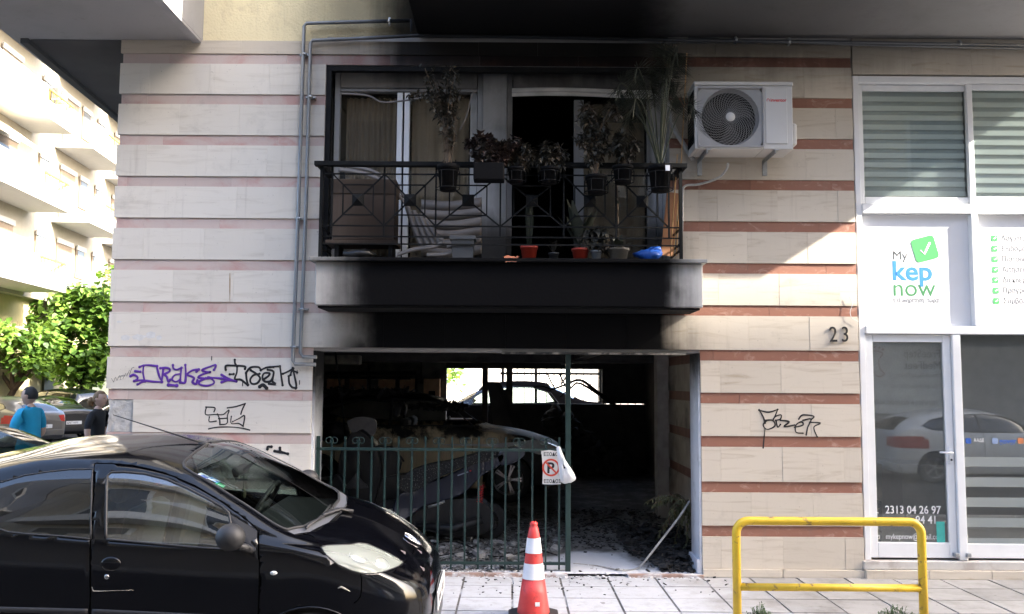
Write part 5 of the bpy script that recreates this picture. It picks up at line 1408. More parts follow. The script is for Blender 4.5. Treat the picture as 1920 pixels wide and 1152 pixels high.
def seats_dash(o, xw, L, W_, H, dash=True):
    """front seats, rear bench, dashboard, wheel: x positions relative to the nose"""
    mb = MB()
    for y_ in (-W_*.24, W_*.24):
        c = o if False else None
        s_ = MB()
        s_.box(xw - .95, xw - .45, y_ - .24, y_ + .24, .32, .50)
        s_.build('seat', SEAT, o, .06)
        bk = MB().obox((xw - 1.02, y_, .80), (.22, 0, 1), (0, 1, 0), (1, 0, -.22), .32, .23, .06).build('seat_back', SEAT, o, .05)
        hd = MB().obox((xw - 1.10, y_, 1.21), (.15, 0, 1), (0, 1, 0), (1, 0, -.15), .09, .13, .05).build('headrest', SEAT, o, .045)
    MB().box(xw - 1.95, xw - 1.75, -W_*.38, W_*.38, .35, 1.0).build('rear_bench', SEAT, o, .06)
    if dash:
        ds_ = MB(); ds_.grid(lambda u, v: Vector((xw - .02 - .50*u, -W_*.43 + W_*.86*v, H*.645 - .16*max(0, u - .75)*3 + .02*math.sin(v*math.pi) - .03*(1-u))), 8, 10)
        ds_.box(xw - .46, xw - .1, -W_*.43, W_*.43, .45, H*.60)
        ds_.build('dashboard', BLKP, o)
        yc = W_*.24
        cw = Vector((xw - .50, yc, H*.63)); ax = Vector((-.85, 0, .5)).normalized(); e1 = Vector((0, 1, 0)); e2 = ax.cross(e1)
        MB().tube([cw + (e1*math.cos(a) + e2*math.sin(a))*.185 for a in [2*math.pi*k/28 for k in range(29)]], .016, 8, False).tube([cw - e1*.18, cw, cw + e1*.18], .02, 6).build('steering_wheel', BLKP, o)

# ---- the black city car at the kerb
XF, CY = -.455, 5.835
K = dict(d=[0, .03, .10, .20, .35, .50, .66, .80, 1.10, 1.45, 1.80, 2.2, 2.6, 2.9, 3.15, 3.32, 3.43],
  w=[.33, .48, .585, .665, .735, .775, .797, .808, .815, .815, .815, .815, .81, .80, .77, .72, .60],
  zb=[.30, .23, .20, .19, .185, .18, .18, .18, .18, .18, .18, .18, .18, .19, .22, .28, .40],
  zt=[.60, .685, .76, .830, .905, .960, .997, 1.08, 1.25, 1.41, 1.463, 1.452, 1.375, 1.305, 1.205, 1.06, .86],
  zs=[.50, .60, .665, .725, .805, .86, .90, .918, .925, .938, .955, .985, 1.02, 1.04, 1.03, .93, .76],
  ws=[.29, .435, .54, .62, .695, .74, .765, .775, .782, .782, .782, .78, .772, .755, .72, .66, .54],
  zr=[.565, .655, .725, .795, .87, .925, .965, 1.01, 1.165, 1.318, 1.365, 1.362, 1.305, 1.235, 1.14, .99, .82],
  wr=[.20, .30, .37, .43, .50, .555, .63, .675, .645, .595, .58, .575, .57, .56, .53, .49, .42])
bm = car_half(K)
bvh = BVHTree.FromBMesh(bm)
car = thing('parked_car', 'glossy black small hatchback parked at the kerb, cut off by the left edge', 'car', (0, 0, 0))
bpy.context.view_layer.update()
OFF = Vector((XF, CY, 0))
MC = Matrix.Translation(OFF) @ Matrix.Translation((0, -.70, 0)) @ Matrix.Rotation(R(3.6), 4, 'X') @ Matrix.Translation((0, .70, 0))   # leans towards the street
MI = MC.inverted()
def hit(px, py):
    h_ = bvh.ray_cast(MI @ Vector((0, 0, CAMH)), (MI.to_3x3() @ ray(px, py)).normalized())
    if h_[0] is None: h_ = bvh.find_nearest(MI @ at(px, py, OFF.y - .05))
    return h_[0], h_[1]
def trace(zo, zs_, pts, axis=('x', 'z')):
    out = []
    for a, b in pts:
        p, nn = hit(zo[0] + a/zs_, zo[1] + b/zs_)
        if p is not None: out.append(p)
    return out
Z5 = (0, 860)
PX = lambda P: [(p.x, p.z) for p in P]
win1 = PX(trace(Z5, 3.84, [(765,582),(764,400),(766,200),(772,125),(800,100),(900,98),(1040,110),(1200,150),(1350,215),(1500,292),(1600,350),(1648,392),(1658,450),(1656,560),(1652,655),(1400,640),(1100,612)]))
win2 = PX(trace(Z5, 3.84, [(655,580),(660,300),(668,76),(500,80),(350,95),(180,122),(20,168)])) + [(-2.64, 1.225), (-2.76, 1.185), (-2.82, 1.14), (-2.78, 1.085), (-2.64, 1.05)] + PX(trace(Z5, 3.84, [(10,512),(60,530),(200,545),(400,556)]))
dtop = PX(trace(Z5, 3.84, [(652,1000),(650,800),(652,600),(662,400),(676,200),(683,36),(800,36),(950,48),(1100,80),(1250,128),(1400,192),(1550,280),(1700,385),(1800,460),(1850,510),(1862,600),(1868,750),(1866,950),(1862,1100)]))
dpoly = dtop + [(dtop[-1][0] - .01, .45), (dtop[-1][0] - .07, .32), (dtop[-1][0] - .14, .27), (dtop[0][0], .27)]
light_px = [(370,400),(430,378),(560,372),(690,370),(800,350),(900,362),(1010,412),(1130,466),(1230,520),(1292,570),(1240,612),(1100,666),(950,692),(830,692),(700,655),(560,590),(450,500)]
LP = trace((540, 960), 6.0, light_px)
ld = (LP[0] + LP[9])/2 - MI @ Vector((0, 0, CAMH)); ld.normalize()
lu = ld.cross(Vector((0, 0, 1))).normalized(); lv_ = lu.cross(ld)
CHR0 = M('lamp_chrome', (.62, .63, .64), .15, metal=.9, var=0)
BLACKP = M('black_car_paint', (.002, .0022, .0035), .11, var=0, coat=.25, spec=.36)
pane1 = cut(bm, win1, **SIDE); pane2 = cut(bm, win2, **SIDE)
doorb = cut(bm, dpoly, **SIDE)
lamp = cut(bm, [(p.dot(lu), p.dot(lv_)) for p in LP], lu, lv_, ld)
FWX, RWX, WR = -.64, -2.99, .285
cut(bm, arch_poly(FWX, .335, .295, -.1), **SIDE).free(); cut(bm, arch_poly(RWX, .335, .295, -.1), **SIDE).free()
ws_o = [(-.675, .02), (-.69, -.30), (-.735, -.53), (-.80, -.652), (-.86, -.655), (-1.10, -.612), (-1.36, -.562), (-1.42, -.535), (-1.445, -.48), (-1.455, -.25), (-1.46, .02)]
wsb = cut(bm, ws_o, **TOP)
cowl = cut(bm, [(-.62, .02), (-.635, -.30), (-.69, -.56), (-.755, -.665), (-.80, -.66), (-.735, -.535), (-.69, -.302), (-.675, .02)], **TOP)
bump = cut(bm, [(.02, .20), (-.44, .22), (-.475, .33), (-.40, .42), (-.30, .52), (-.16, .575), (.02, .585)], (0,1,0), (0,0,1), (-1,0,0))
rwin = cut(bm, [(.02, 1.02), (-.46, 1.02), (-.48, 1.08), (-.42, 1.18), (.02, 1.24)], (0,1,0), (0,0,1), (1,0,0))
def local(o_): o_.matrix_parent_inverse = Matrix.Identity(4); return o_
def cbm(*a, **k): return local(bm_obj(*a, **k))
def cmb(mb, name, mat, par=None, bev=0): 
    o_ = mb.build(name, mat, None, bev); o_.parent = par or car; return o_
body = cbm(bm, 'body', BLACKP, car, 'both', thick=.004)
for mir, lab in (('no', None), ('far', None)):
    dob = cbm(doorb, 'door', BLACKP, car, mir, thick=.004)
    cbm(pane1, 'window', CGL, dob, mir)
    cbm(pane2, 'rear_side_window', CGL2, car, mir)
    s_ = 1 if mir == 'no' else -1
    def flip(mb):
        if s_ < 0: mb.v = [(a, -b, c) for a, b, c in mb.v]
        return mb
    cmb(flip(outline_tube(win1, bvh, .0075)), 'window_seal', BLKP, dob)
    cmb(flip(outline_tube(win2, bvh, .005)), 'window_seal', BLKP, car)
    cmb(flip(outline_tube(dpoly, bvh, .003, lift=.0005)), 'panel_gap', M('panel_gap_black', (.001,.001,.001), 1.0, var=0, spec=0), car)
    xr_, xf_ = dpoly[0][0], dtop[-1][0]
    zm0, zm1 = .605, .57
    cmb(flip(outline_tube([(xr_ + .012, zm0), (xf_ - .03, zm1)], bvh, .022, False, -.012)), 'side_moulding', BLKP, dob)
    cmb(flip(outline_tube([(xr_ - .012, zm0), (-2.66, zm0 + .015)], bvh, .022, False, -.012)), 'side_moulding', BLKP, car)
    hp, _ = hit(208, 1058); 
    cmb(flip(MB().ball(hp, .056, .014, .040, 20, 10)), 'handle', BLACKP, dob)
    lp, _ = hit(200, 1082); cmb(flip(MB().ball(lp, .014, .006, .014, 12, 8)), 'lock', M('lock_chrome', (.6,.6,.6), .25, metal=.9, var=0), dob)
    ip, _ = hit(513, 1075); cmb(flip(MB().ball(ip, .020, .008, .012, 12, 8)), 'side_indicator', M('clear_lamp', (.75,.76,.74), .2, var=0), car)
    # door mirror
    mp = MI @ at(432, 1008, 4.86)
    mm = cmb(flip(MB().ball(mp, .078, .075, .072, 20, 14)), 'door_mirror', BLKP, dob)
    q, _ = hit(470, 1035)
    cmb(flip(MB().tube([mp + Vector((.02, .03, -.055)), mp + Vector((.06, .07, -.07)), q + Vector((0, .02, 0))], [.02, .022, .02], 8)), 'mirror_arm', BLKP, mm)
    sail = trace(Z5, 3.84, [(1660,400),(1665,655),(1840,665),(1855,520)])
    cmb(flip(MB().add([p + Vector((0, -.004, 0)) for p in sail], [(0,1,2,3)])), 'sail_panel', BLKP, dob)
    # headlight: reflector behind a hazy lens
    hl = cbm(lamp, 'headlight', MATS.get('hazy_lens') or film('hazy_lens', (.56, .60, .53), .42, .12), car, mir)
    rf_ = cbm(lamp, 'reflector', M('lamp_reflector', (.42, .43, .42), .32, metal=.7, var=.15, vscale=25), hl, mir, off=-.045)
    cmb(flip(MB().tube([p for p in LP] + [LP[0]], .0035, 6)), 'lamp_seal', BLKP, hl)
    for (fr_, rr_) in ((.36, .055), (.66, .045)):
        cpt = LP[0].lerp(LP[9], fr_); hq = bvh.find_nearest(cpt + Vector((.05, -.05, -.01)))
        n1 = hq[1]; e1_ = n1.orthogonal().normalized(); e2_ = n1.cross(e1_)
        cmb(flip(MB().tube([hq[0] + n1*.0005 + (e1_*math.cos(a) + e2_*math.sin(a))*rr_ for a in [2*math.pi*q/28 for q in range(29)]], .002, 5, False)), 'lamp_ring', M('lamp_ring_grey', (.24,.26,.24), .4, var=0), hl)
        cmb(flip(MB().lathe([(.001, -.012), (rr_*.5, -.008), (rr_*.95, .012)], (0,0,0), 20, 'z')), 'bulb_bowl', CHR0, hl).matrix_basis = Matrix.Translation((hq[0] - n1*.03) if s_ > 0 else Vector(((hq[0] - n1*.03).x, -(hq[0] - n1*.03).y, (hq[0] - n1*.03).z))) @ (n1 if s_ > 0 else Vector((n1.x, -n1.y, n1.z))).to_track_quat('Z', 'Y').to_matrix().to_4x4()
    zw_ = WR - (0 if s_ > 0 else .090)
    wheel(car, FWX, s_*(-.735), WR, .155, -s_, .19, 5, z=zw_); wheel(car, RWX, s_*(-.735), WR, .155, -s_, .19, 5, z=zw_)
    for nm_ in range(2):
        xw_ = (FWX, RWX)[nm_]
        cmb(flip(MB().lathe([(.31, -.80), (.33, -.45), (.001, -.45)], (xw_, 0, .285), 24, 'y', a0=-.2, a1=math.pi + .2)), 'wheel_well', M('wheel_well_black', (.008,.008,.008), .9, var=0), car)
    cmb(flip(outline_tube(arch_poly(FWX, .335, .295, .19)[:21], bvh, .006, False)), 'arch_lip', BLACKP, car)
wsc = cbm(wsb, 'windscreen', CGL3, car, 'both')
cbm(cowl, 'cowl', M('grey_cowl_plastic', (.10, .105, .12), .55, var=.1), car, 'both', off=-.004)
cbm(bump, 'bumper_insert', M('bumper_grey_plastic', (.055, .06, .068), .5, var=.06), car, 'both', off=.006)
cbm(rwin, 'rear_window', CGL2, car, 'both')
# windscreen border and stickers
def topz(x, y):
    h_ = bvh.ray_cast(Vector((x, -abs(y), 3)), Vector((0, 0, -1)))
    return h_[0].z if h_[0] is not None else .9
bd = []
for a, b in zip(ws_o, ws_o[1:]):
    for k in range(6): bd.append((a[0] + (b[0]-a[0])*k/6, min(0, a[1] + (b[1]-a[1])*k/6)))
for s_ in (1, -1): cmb(MB().tube([(x, y*s_, topz(x, y)) for x, y in bd], .009, 6), 'windscreen_seal', BLKP, car)
def on_glass(px, py, Yg): 
    h_, nn = hit(px, py); return h_, nn
for (px, py, cc, r_) in ((383, 891, (.05,.12,.45), .03), (402, 899, (.07,.22,.5), .03), (414, 908, (.02,.35,.14), .026)):
    p, nn = hit(px, py)
    if p is not None:
        t1 = Vector((0, 1, 0)); t2 = nn.cross(t1).normalized()
        cmb(MB().obox(p - nn*.004, t1, t2, nn, r_, r_*1.0, .0008), 'screen_sticker', M('sticker_%d' % px, cc, .6, var=.3, vscale=60, second=(.7,.72,.74), sscale=30, samt=(.5,.55)), wsc)
# wipers
for (pts, r_) in (([(572,993),(600,975),(630,958),(668,940)], .008), ([(572,996),(605,968),(618,950)], .006), ([(602,972),(640,955),(668,938)], .013)):
    P = []
    for q in pts:
        p, nn = hit(*q)
        if p is not None: P.append(p + nn*.015)
    if len(P) > 1: cmb(MB().tube(P, r_, 6), 'wiper', BLKP, car)
# badge, plate, antenna, bonnet gap
p, nn = hit(773, 1013)
t1 = Vector((0, 1, 0)); t2 = nn.cross(t1).normalized()
if t2.z < 0: t2 = -t2
CHR = M('chrome', (.75, .76, .78), .12, metal=1.0, var=0)
sh_ = [(0, .062), (.035, .05), (.045, .012), (.02, -.05), (0, -.062), (-.02, -.05), (-.045, .012), (-.035, .05)]
bdg = cmb(MB().prism([p + t1*a + t2*b + nn*.001 for a, b in sh_], nn*.008), 'badge', M('badge_dark', (.05, .055, .07), .3, var=0), car)
cmb(MB().tube([p + t1*a + t2*b + nn*.008 for a, b in sh_ + [sh_[0]]], .005, 6), 'badge_rim', CHR, bdg)
cmb(MB().tube([p + t1*a + t2*b + nn*.010 for a, b in ((-.015,.035),(.0,.03),(.01,.01),(-.008,-.005),(.008,-.03))], .006, 6).tube([p + t1*a + t2*b + nn*.010 for a, b in ((.0,.012),(.02,.016),(.026,.004))], .004, 6).tube([p + t1*a + t2*b + nn*.010 for a, b in ((-.002,-.012),(.016,-.016),(.02,-.03))], .004, 6), 'badge_lion', CHR, bdg)
pz = .50
npl = cmb(MB().box(.012, .022, -.26, .26, pz - .055, pz + .055), 'number_plate', M('plate_white', (.72,.73,.73), .4, var=.05), car, .003)
t_ = text('NHT 4107', .085, BLACKINK, None, (.0225, -.20, pz - .03), rot=(math.pi/2, 0, math.pi/2), ext=.0006); t_.parent = npl
a0, _ = hit(381, 833)
a1 = MI @ at(212, 778, a0.y + OFF.y - .25)
cmb(MB().ball(a0, .035, .022, .018, 12, 8), 'aerial_base', BLKP, car)
cmb(MB().tube([a0 + Vector((0, 0, .01)), a0.lerp(a1, .12) + Vector((0,0,.004)), a1], [.009, .006, .0022], 6), 'aerial', BLKP, car)
for s_ in (1, -1):
    gp = [hit(*q)[0] for q in ((568,1001),(585,1005),(600,1022),(604,1027))] 
    cmb(MB().tube([(p.x, p.y*s_, p.z) for p in gp if p is not None], .003, 6), 'panel_gap', MATS['panel_gap_black'], car)
    gp = [hit(540 + a/6, 960 + b/6)[0] for a, b in ((815,695),(828,760),(828,880),(815,950),(790,990),(740,1030))]
    cmb(MB().tube([(p.x, p.y*s_, p.z) for p in gp if p is not None], .003, 6), 'panel_gap', MATS['panel_gap_black'], car)
    gp = [hit(540 + a/6, 960 + b/6)[0] for a, b in ((1292,570),(1400,470),(1420,420))]
    cmb(MB().tube([(p.x, p.y*s_, p.z) for p in gp if p is not None], .0025, 6), 'panel_gap', MATS['panel_gap_black'], car)
    scr = [hit(540 + a/6, 960 + b/6)[0] for a, b in ((1300,450),)]
before = set(bpy.data.objects)
seats_dash(car, -.72, 3.43, 1.6, 1.49)
for o_ in set(bpy.data.objects) - before: local(o_)
rm = MI @ at(450, 882, 5.80)
cmb(MB().obox(rm, (0,1,0), (1,0,.3), (-.3,0,1), .11, .02, .032), 'rear_view_mirror', BLKP, car, .015)
cmb(MB().tube([rm + Vector((.02,0,0)), rm + Vector((.10, 0, .06))], .01, 6), 'mirror_stalk', BLKP, car)
cmb(MB().tube([rm + Vector((.02,.02,-.03)), rm + Vector((.02,.02,-.12))], .003, 5).ball(rm + Vector((.02,.02,-.15)), .016, .016, .035), 'hanging_ornament', M('ornament', (.05,.05,.03), .5, var=.5, vscale=80), car)
for q in ((760,475),(745,460),(955,610)):
    p, nn = hit(540 + (q[0]+545)/6 if False else 540 + {760:1300,745:1485,955:1515}[q[0]]/6, 960 + {760:455,745:450,955:640}[q[0]]/6)
    if p is not None:
        t1 = nn.orthogonal().normalized(); t2 = nn.cross(t1)
        cmb(MB().add([p + nn*.0015 + (t1*math.cos(a) + t2*math.sin(a))*.018*(1 + .35*math.sin(a*3)) for a in [2*math.pi*k/12 for k in range(12)]], [tuple(range(12))]), 'paint_chip', M('chipped_primer', (.10,.08,.085), .8, var=.4, vscale=60), car)
for pts in ([(560,860),(600,845),(640,865),(700,895)], ):
    P = [hit(540 + a/6, 960 + b/6) for a, b in pts]
    cmb(MB().tube([p + nn*.0005 for p, nn in P if p is not None], [.002, .006, .005, .001], 6), 'paint_scrape', M('bare_filler', (.45,.42,.36), .8, var=.3, vscale=60), car)
P = [hit(a/3.84, 860 + b/3.84) for a, b in ((662,925),(672,955),(720,955),(800,952),(960,948))]
cmb(MB().tube([p for p, nn in P if p is not None], [.0015,.003,.002,.001,.0008], 5), 'paint_scrape', MATS['bare_filler'], car)

car.location = MC.translation; car.rotation_euler = (R(3.6), 0, 0)

# ---- plainer cars, same shell method
def gen_keys(L, Wd, H, kind):
    w = Wd/2
    if kind == 'sedan':
        d = [0, .01, .03, .07, .14, .22, .28, .36, .44, .52, .62, .70, .78, .84, .90, .96, .985, 1]
        zt = [.44, .48, .52, .57, .62, .655, .675, .80, .925, .985, 1.0, .985, .90, .80, .735, .72, .69, .60]
        zs = [.38, .43, .47, .52, .575, .61, .63, .64, .65, .655, .66, .665, .67, .672, .672, .665, .64, .56]
    elif kind == 'wagon':
        d = [0, .01, .03, .07, .14, .20, .25, .33, .40, .50, .62, .74, .84, .91, .95, .975, .99, 1]
        zt = [.46, .50, .545, .585, .63, .66, .68, .82, .935, .985, 1.0, .995, .98, .95, .90, .80, .70, .55]
        zs = [.40, .45, .49, .53, .58, .61, .63, .64, .645, .65, .655, .665, .68, .69, .69, .67, .62, .50]
    else:
        d = [0, .01, .03, .07, .14, .20, .25, .33, .41, .50, .60, .70, .80, .88, .94, .975, .99, 1]
        zt = [.44, .49, .53, .575, .625, .655, .675, .82, .935, .985, 1.0, .99, .96, .90, .81, .70, .63, .52]
        zs = [.38, .44, .48, .525, .58, .605, .62, .63, .635, .645, .655, .67, .69, .70, .69, .64, .58, .48]
    n = len(d)
    wf = [.45, .60, .72, .83, .93, .965, .98, .99, 1, 1, 1, 1, .995, .985, .965, .92, .86, .70]
    zb = [.22, .16, .14, .13, .125] + [.12]*(n-9) + [.125, .14, .18, .28]
    ws = [a*(.90 if i < 6 else .955) for i, a in enumerate(wf)]
    rf = []; zr = []
    for i in range(n):
        cab = max(0.0, min(1.0, (zt[i] - zs[i] - .03)/.25))
        rf.append(wf[i]*(.66*(1-cab) + .70*cab)); zr.append(zs[i] + (zt[i]-zs[i])*(.62*(1-cab) + .78*cab))
    return dict(d=[x*L for x in d], w=[x*w for x in wf], zb=[x*H for x in zb], zt=[x*H for x in zt], zs=[x*H for x in zs], ws=[x*w for x in ws], zr=[x*H for x in zr], wr=[x*w for x in rf])
def gen_car(label, kind, L, Wd, H, pm, loc, rz, plate='ΚΝΖ 1073', tl=(.40,.02,.02), gmat=None, group=None, burnt=False, lights=True):
    K_ = gen_keys(L, Wd, H, kind); b = car_half(K_, step=.08); bv = BVHTree.FromBMesh(b); w = Wd/2
    g_ = gmat or CGL2
    rr = .315; fwx, rwx = -.185*L, -.80*L if kind != 'wagon' else -.79*L
    z0, z1 = .685*H, .90*H
    if kind == 'sedan':
        sw = [(-.325*L, z0), (-.385*L, .80*H), (-.455*L, .895*H), (-.56*L, .93*H), (-.66*L, .915*H), (-.735*L, .84*H), (-.765*L, z0 + .03*H), (-.72*L, z0 + .01*H), (-.55*L, z0)]
        rw = ('top', [(-.725*L, .02), (-.735*L, -.60*w), (-.83*L, -.66*w), (-.845*L, .02)])
    elif kind == 'wagon':
        sw = [(-.30*L, z0), (-.35*L, .79*H), (-.42*L, .90*H), (-.55*L, .925*H), (-.75*L, .92*H), (-.88*L, .88*H), (-.905*L, .80*H), (-.88*L, .72*H), (-.60*L, z0)]
        rw = ('rear', [(.02, .70*H), (-.68*w, .70*H), (-.60*w, .89*H), (.02, .91*H)])
    else:
        sw = [(-.30*L, z0), (-.35*L, .79*H), (-.425*L, .90*H), (-.55*L, .925*H), (-.70*L, .905*H), (-.80*L, .84*H), (-.845*L, .765*H), (-.80*L, .715*H), (-.60*L, z0)]
        rw = ('rear', [(.02, .70*H), (-.68*w, .70*H), (-.58*w, .87*H), (.02, .885*H)])
    p1 = cut(b, sw, **SIDE)
    x0, x1 = (-.29*L, -.43*L) if kind == 'sedan' else (-.262*L, -.40*L)
    p2 = cut(b, [(x0, .02), (x0 - .04*L*.4, -.55*w), (x0 - .035*L, -.78*w), (x1 + .01, -.64*w), (x1, -.5*w), (x1 - .008*L, .02)], **TOP)
    p3 = cut(b, rw[1], **TOP) if rw[0] == 'top' else cut(b, rw[1], (0,1,0), (0,0,1), (1,0,0))
    cut(b, arch_poly(fwx, rr + .03, rr, -.1), **SIDE).free(); cut(b, arch_poly(rwx, rr + .03, rr, -.1), **SIDE).free()
    o = thing('parked_car', label, 'car', (0,0,0), group)
    tlp = [(-w*.98, .60*H), (-w*.60, .61*H), (-w*.62, .50*H), (-w*.95, .47*H)]
    t1 = cut(b, [(-w*1.05, .63*H), (-w*.58, .61*H), (-w*.66, .50*H), (-w*1.05, .46*H)], (0,1,0), (0,0,1), (1,0,0))
    h1 = cut(b, [(-w*1.0, .52*H), (-w*.80, .56*H), (-w*.5, .50*H), (-w*.52, .44*H), (-w*.85, .43*H)], (0,1,0), (0,0,1), (-1,0,0))
    bm_obj(b, 'body', pm, o, 'both')
    for mr in ('no', 'far'):
        s_ = 1 if mr == 'no' else -1
        if not burnt: bm_obj(p1, 'side_window', g_, o, mr)
        mbx = outline_tube(sw, bv, .010)
        if s_ < 0: mbx.v = [(a, -q, c) for a, q, c in mbx.v]
        mbx.build('window_seal', BLKP, o)
        for xg in (-.315*L, -.56*L, -.75*L) if kind != 'hatch' else (-.30*L, -.56*L, -.745*L):
            mbx = outline_tube([(xg, .16*H), (xg, z0 - .01)], bv, .005, False)
            if s_ < 0: mbx.v = [(a, -q, c) for a, q, c in mbx.v]
            mbx.build('panel_gap', M('panel_gap_black', (.001,.001,.001), 1.0, var=0, spec=0), o)
        for zb_p in (-.475*L, -.57*L):
            mbx = outline_tube([(zb_p, z0), (zb_p, .92*H)], bv, .022, False)
            if s_ < 0: mbx.v = [(a, -q, c) for a, q, c in mbx.v]
            if zb_p == -.57*L: mbx.build('pillar', BLKP, o)
        bm_obj(t1, 'tail_light', M('tail_lamp_%0.2f' % tl[0], tl, .2, var=.15, vscale=12, coat=.6), o, mr, off=.004)
        bm_obj(h1, 'headlight', M('clear_headlight', (.6, .62, .64), .15, var=.2, vscale=12, coat=.8), o, mr, off=.003)
        wheel(o, fwx, -s_*(w - .10), rr, .20, -s_); wheel(o, rwx, -s_*(w - .10), rr, .20, -s_)
        for xw_ in (fwx, rwx):
            mbx = MB().lathe([(rr + .03, -w + .02), (rr + .05, -w + .36), (.001, -w + .36)], (xw_, 0, rr), 20, 'y', a0=-.2, a1=math.pi + .2)
            if s_ < 0: mbx.v = [(a, -q, c) for a, q, c in mbx.v]
            mbx.build('wheel_well', M('wheel_well_black', (.008,.008,.008), .9, var=0), o)
        mr_ = MB().ball((-.33*L, -s_*(w + .09), .68*H), .07, .09, .06, 12, 8)
        if not burnt: mr_.build('door_mirror', pm, o)
    if not burnt:
        bm_obj(p2, 'windscreen', CGL, o, 'both'); bm_obj(p3, 'rear_window', g_, o, 'both')
    MB().box(-L - .012, -L + .05, -w*.80, w*.80, .20*H, .34*H).build('rear_bumper', pm if kind != 'wagon' else BLKP, o, .03)
    pl_ = MB().box(-L - .022, -L - .013, -.26, .26, .40*H - .055, .40*H + .055).build('number_plate', M('plate_white', (.72,.73,.73), .4, var=.05), o, .003)
    t_ = text(plate, .085, BLACKINK, pl_, (-L - .0225, .23, .40*H - .03), rot=(math.pi/2, 0, -math.pi/2))
    seats_dash(o, -.30*L, L, Wd*.95, H)
    for q in (b, p1, p2, p3, t1, h1): q.free()
    move(o, loc, rz)
    return o
def place_rear(px, Y, z=-.12): return Vector(((px - 960)/FPX*Y, Y, z))
def car_at_rear(o, L, rear, heading):
    a = math.atan2(heading[1], heading[0]); f = Vector((math.cos(a), math.sin(a), 0))
    o.location = rear + f*L; o.rotation_euler = (0, 0, a)
G_ = 'cars parked along the side street'
SIL = paint('silver_grey_paint', (.20, .20, .205), .6, .35); DGR = paint('dark_grey_paint', (.045, .048, .055), .5, .3); BLK2 = paint('black_suv_paint', (.012, .014, .016), .2, .2); WHP = paint('white_car_paint', (.70, .71, .73), .0, .3)
o = gen_car('silver-grey hatchback parked behind the man in the blue shirt', 'hatch', 4.3, 1.8, 1.50, SIL, (0,0,0), 0, 'ΙΤΥ 7031', group=G_); car_at_rear(o, 4.3, place_rear(92, 27.0), (-.93, .36))
o = gen_car('dark grey saloon with stickers on its boot, parked between man and woman', 'sedan', 4.5, 1.78, 1.46, DGR, (0,0,0), 0, 'ΚΝΖ 1073', group=G_); car_at_rear(o, 4.5, place_rear(146, 30.0), (-.80, .6))
o = gen_car('black estate car parked behind the dark grey saloon', 'wagon', 4.6, 1.85, 1.70, BLK2, (0,0,0), 0, 'ΝΕΧ 5518', group=G_); car_at_rear(o, 4.6, place_rear(186, 34.0), (-.86, .5))
o = gen_car('white car whose red tail light shows at the building corner', 'hatch', 4.0, 1.75, 1.48, WHP, (0,0,0), 0, 'ΝΙΟ 2246', group=G_); car_at_rear(o, 4.0, place_rear(214, 24.0), (.25, 1.0))
o = gen_car('black saloon turned away behind the parked hatchback at left edge', 'sedan', 4.5, 1.75, 1.49, M('deep_black_paint', (.006,.006,.008), .4, var=0, spec=.12), (0,0,0), 0, gmat=glass('green_tint_glass', (.55,.68,.62), 1.5, k=.5)); move(o, (-7.72, 7.75, 0), math.pi)
wcar = gen_car('white hatchback parked across the street, mirrored in the shop glass', 'hatch', 4.25, 1.8, 1.51, WHP, (0,0,0), 0, 'XEZ 4120'); move(wcar, (12.0, -1.5, -.12), 0.0)
o = gen_car('dark saloon in the yard, silhouetted in the far garage opening', 'sedan', 4.4, 1.76, 1.45, M('plain_matt_black', (.006,.006,.007), 1.0, spec=0), (0,0,0), 0, gmat=glass('yard_car_glass', (.75,.85,.82), 1.4)); move(o, (-2.5, 17.4, .45), math.pi)  # plain matt black without gloss on the yard car
def burnt_paint():
    m = bpy.data.materials.new('scorched_cream_paint'); m.use_nodes = True
    nt = m.node_tree; b = nt.nodes['Principled BSDF']
    g = coords(nt, 'world'); sx = nd(nt, 'ShaderNodeSeparateXYZ'); nt.links.new(g, sx.inputs[0])
    wob = mth(nt, 'MULTIPLY', mth(nt, 'SUBTRACT', noisef(nt, g, 2.4, 6, .65), .5), 1.7)
    k = mrange(nt, mth(nt, 'ADD', sx.outputs[2], wob), 1.12, 1.36)
    k = mth(nt, 'MAXIMUM', k, mrange(nt, mth(nt, 'ADD', sx.outputs[0], wob), -.35, .1))
    drip = mrange(nt, noisef(nt, coords(nt, 'world', (14, 14, 1.2)), 1.0, 5, .7), .5, .75, 0, .8)
    c = mixc(nt, drip, (.62, .53, .36), (.20, .15, .09))
    c = mixc(nt, k, c, (.010, .010, .010))
    nt.links.new(c, b.inputs['Base Color']); b.inputs['Roughness'].default_value = .6
    MATS['burnt'] = m; return m
o = gen_car('burnt-out cream hatchback with black roof inside the garage', 'hatch', 4.2, 1.78, 1.50, burnt_paint(), (0,0,0), 0, burnt=True); move(o, (.74, 13.15, fz(12.6) - .0), 0)
for ch in o.children:                                   # heat-buckled panels
    if ch.name.startswith('body'):
        for v_ in ch.data.vertices:
            v_.co += Vector((0, .05*noise.noise(v_.co*3.1) + .02*noise.noise(v_.co*9), -.10*max(0, v_.co.z - 1.1)*(1 + noise.noise(v_.co*2.3)*2)))
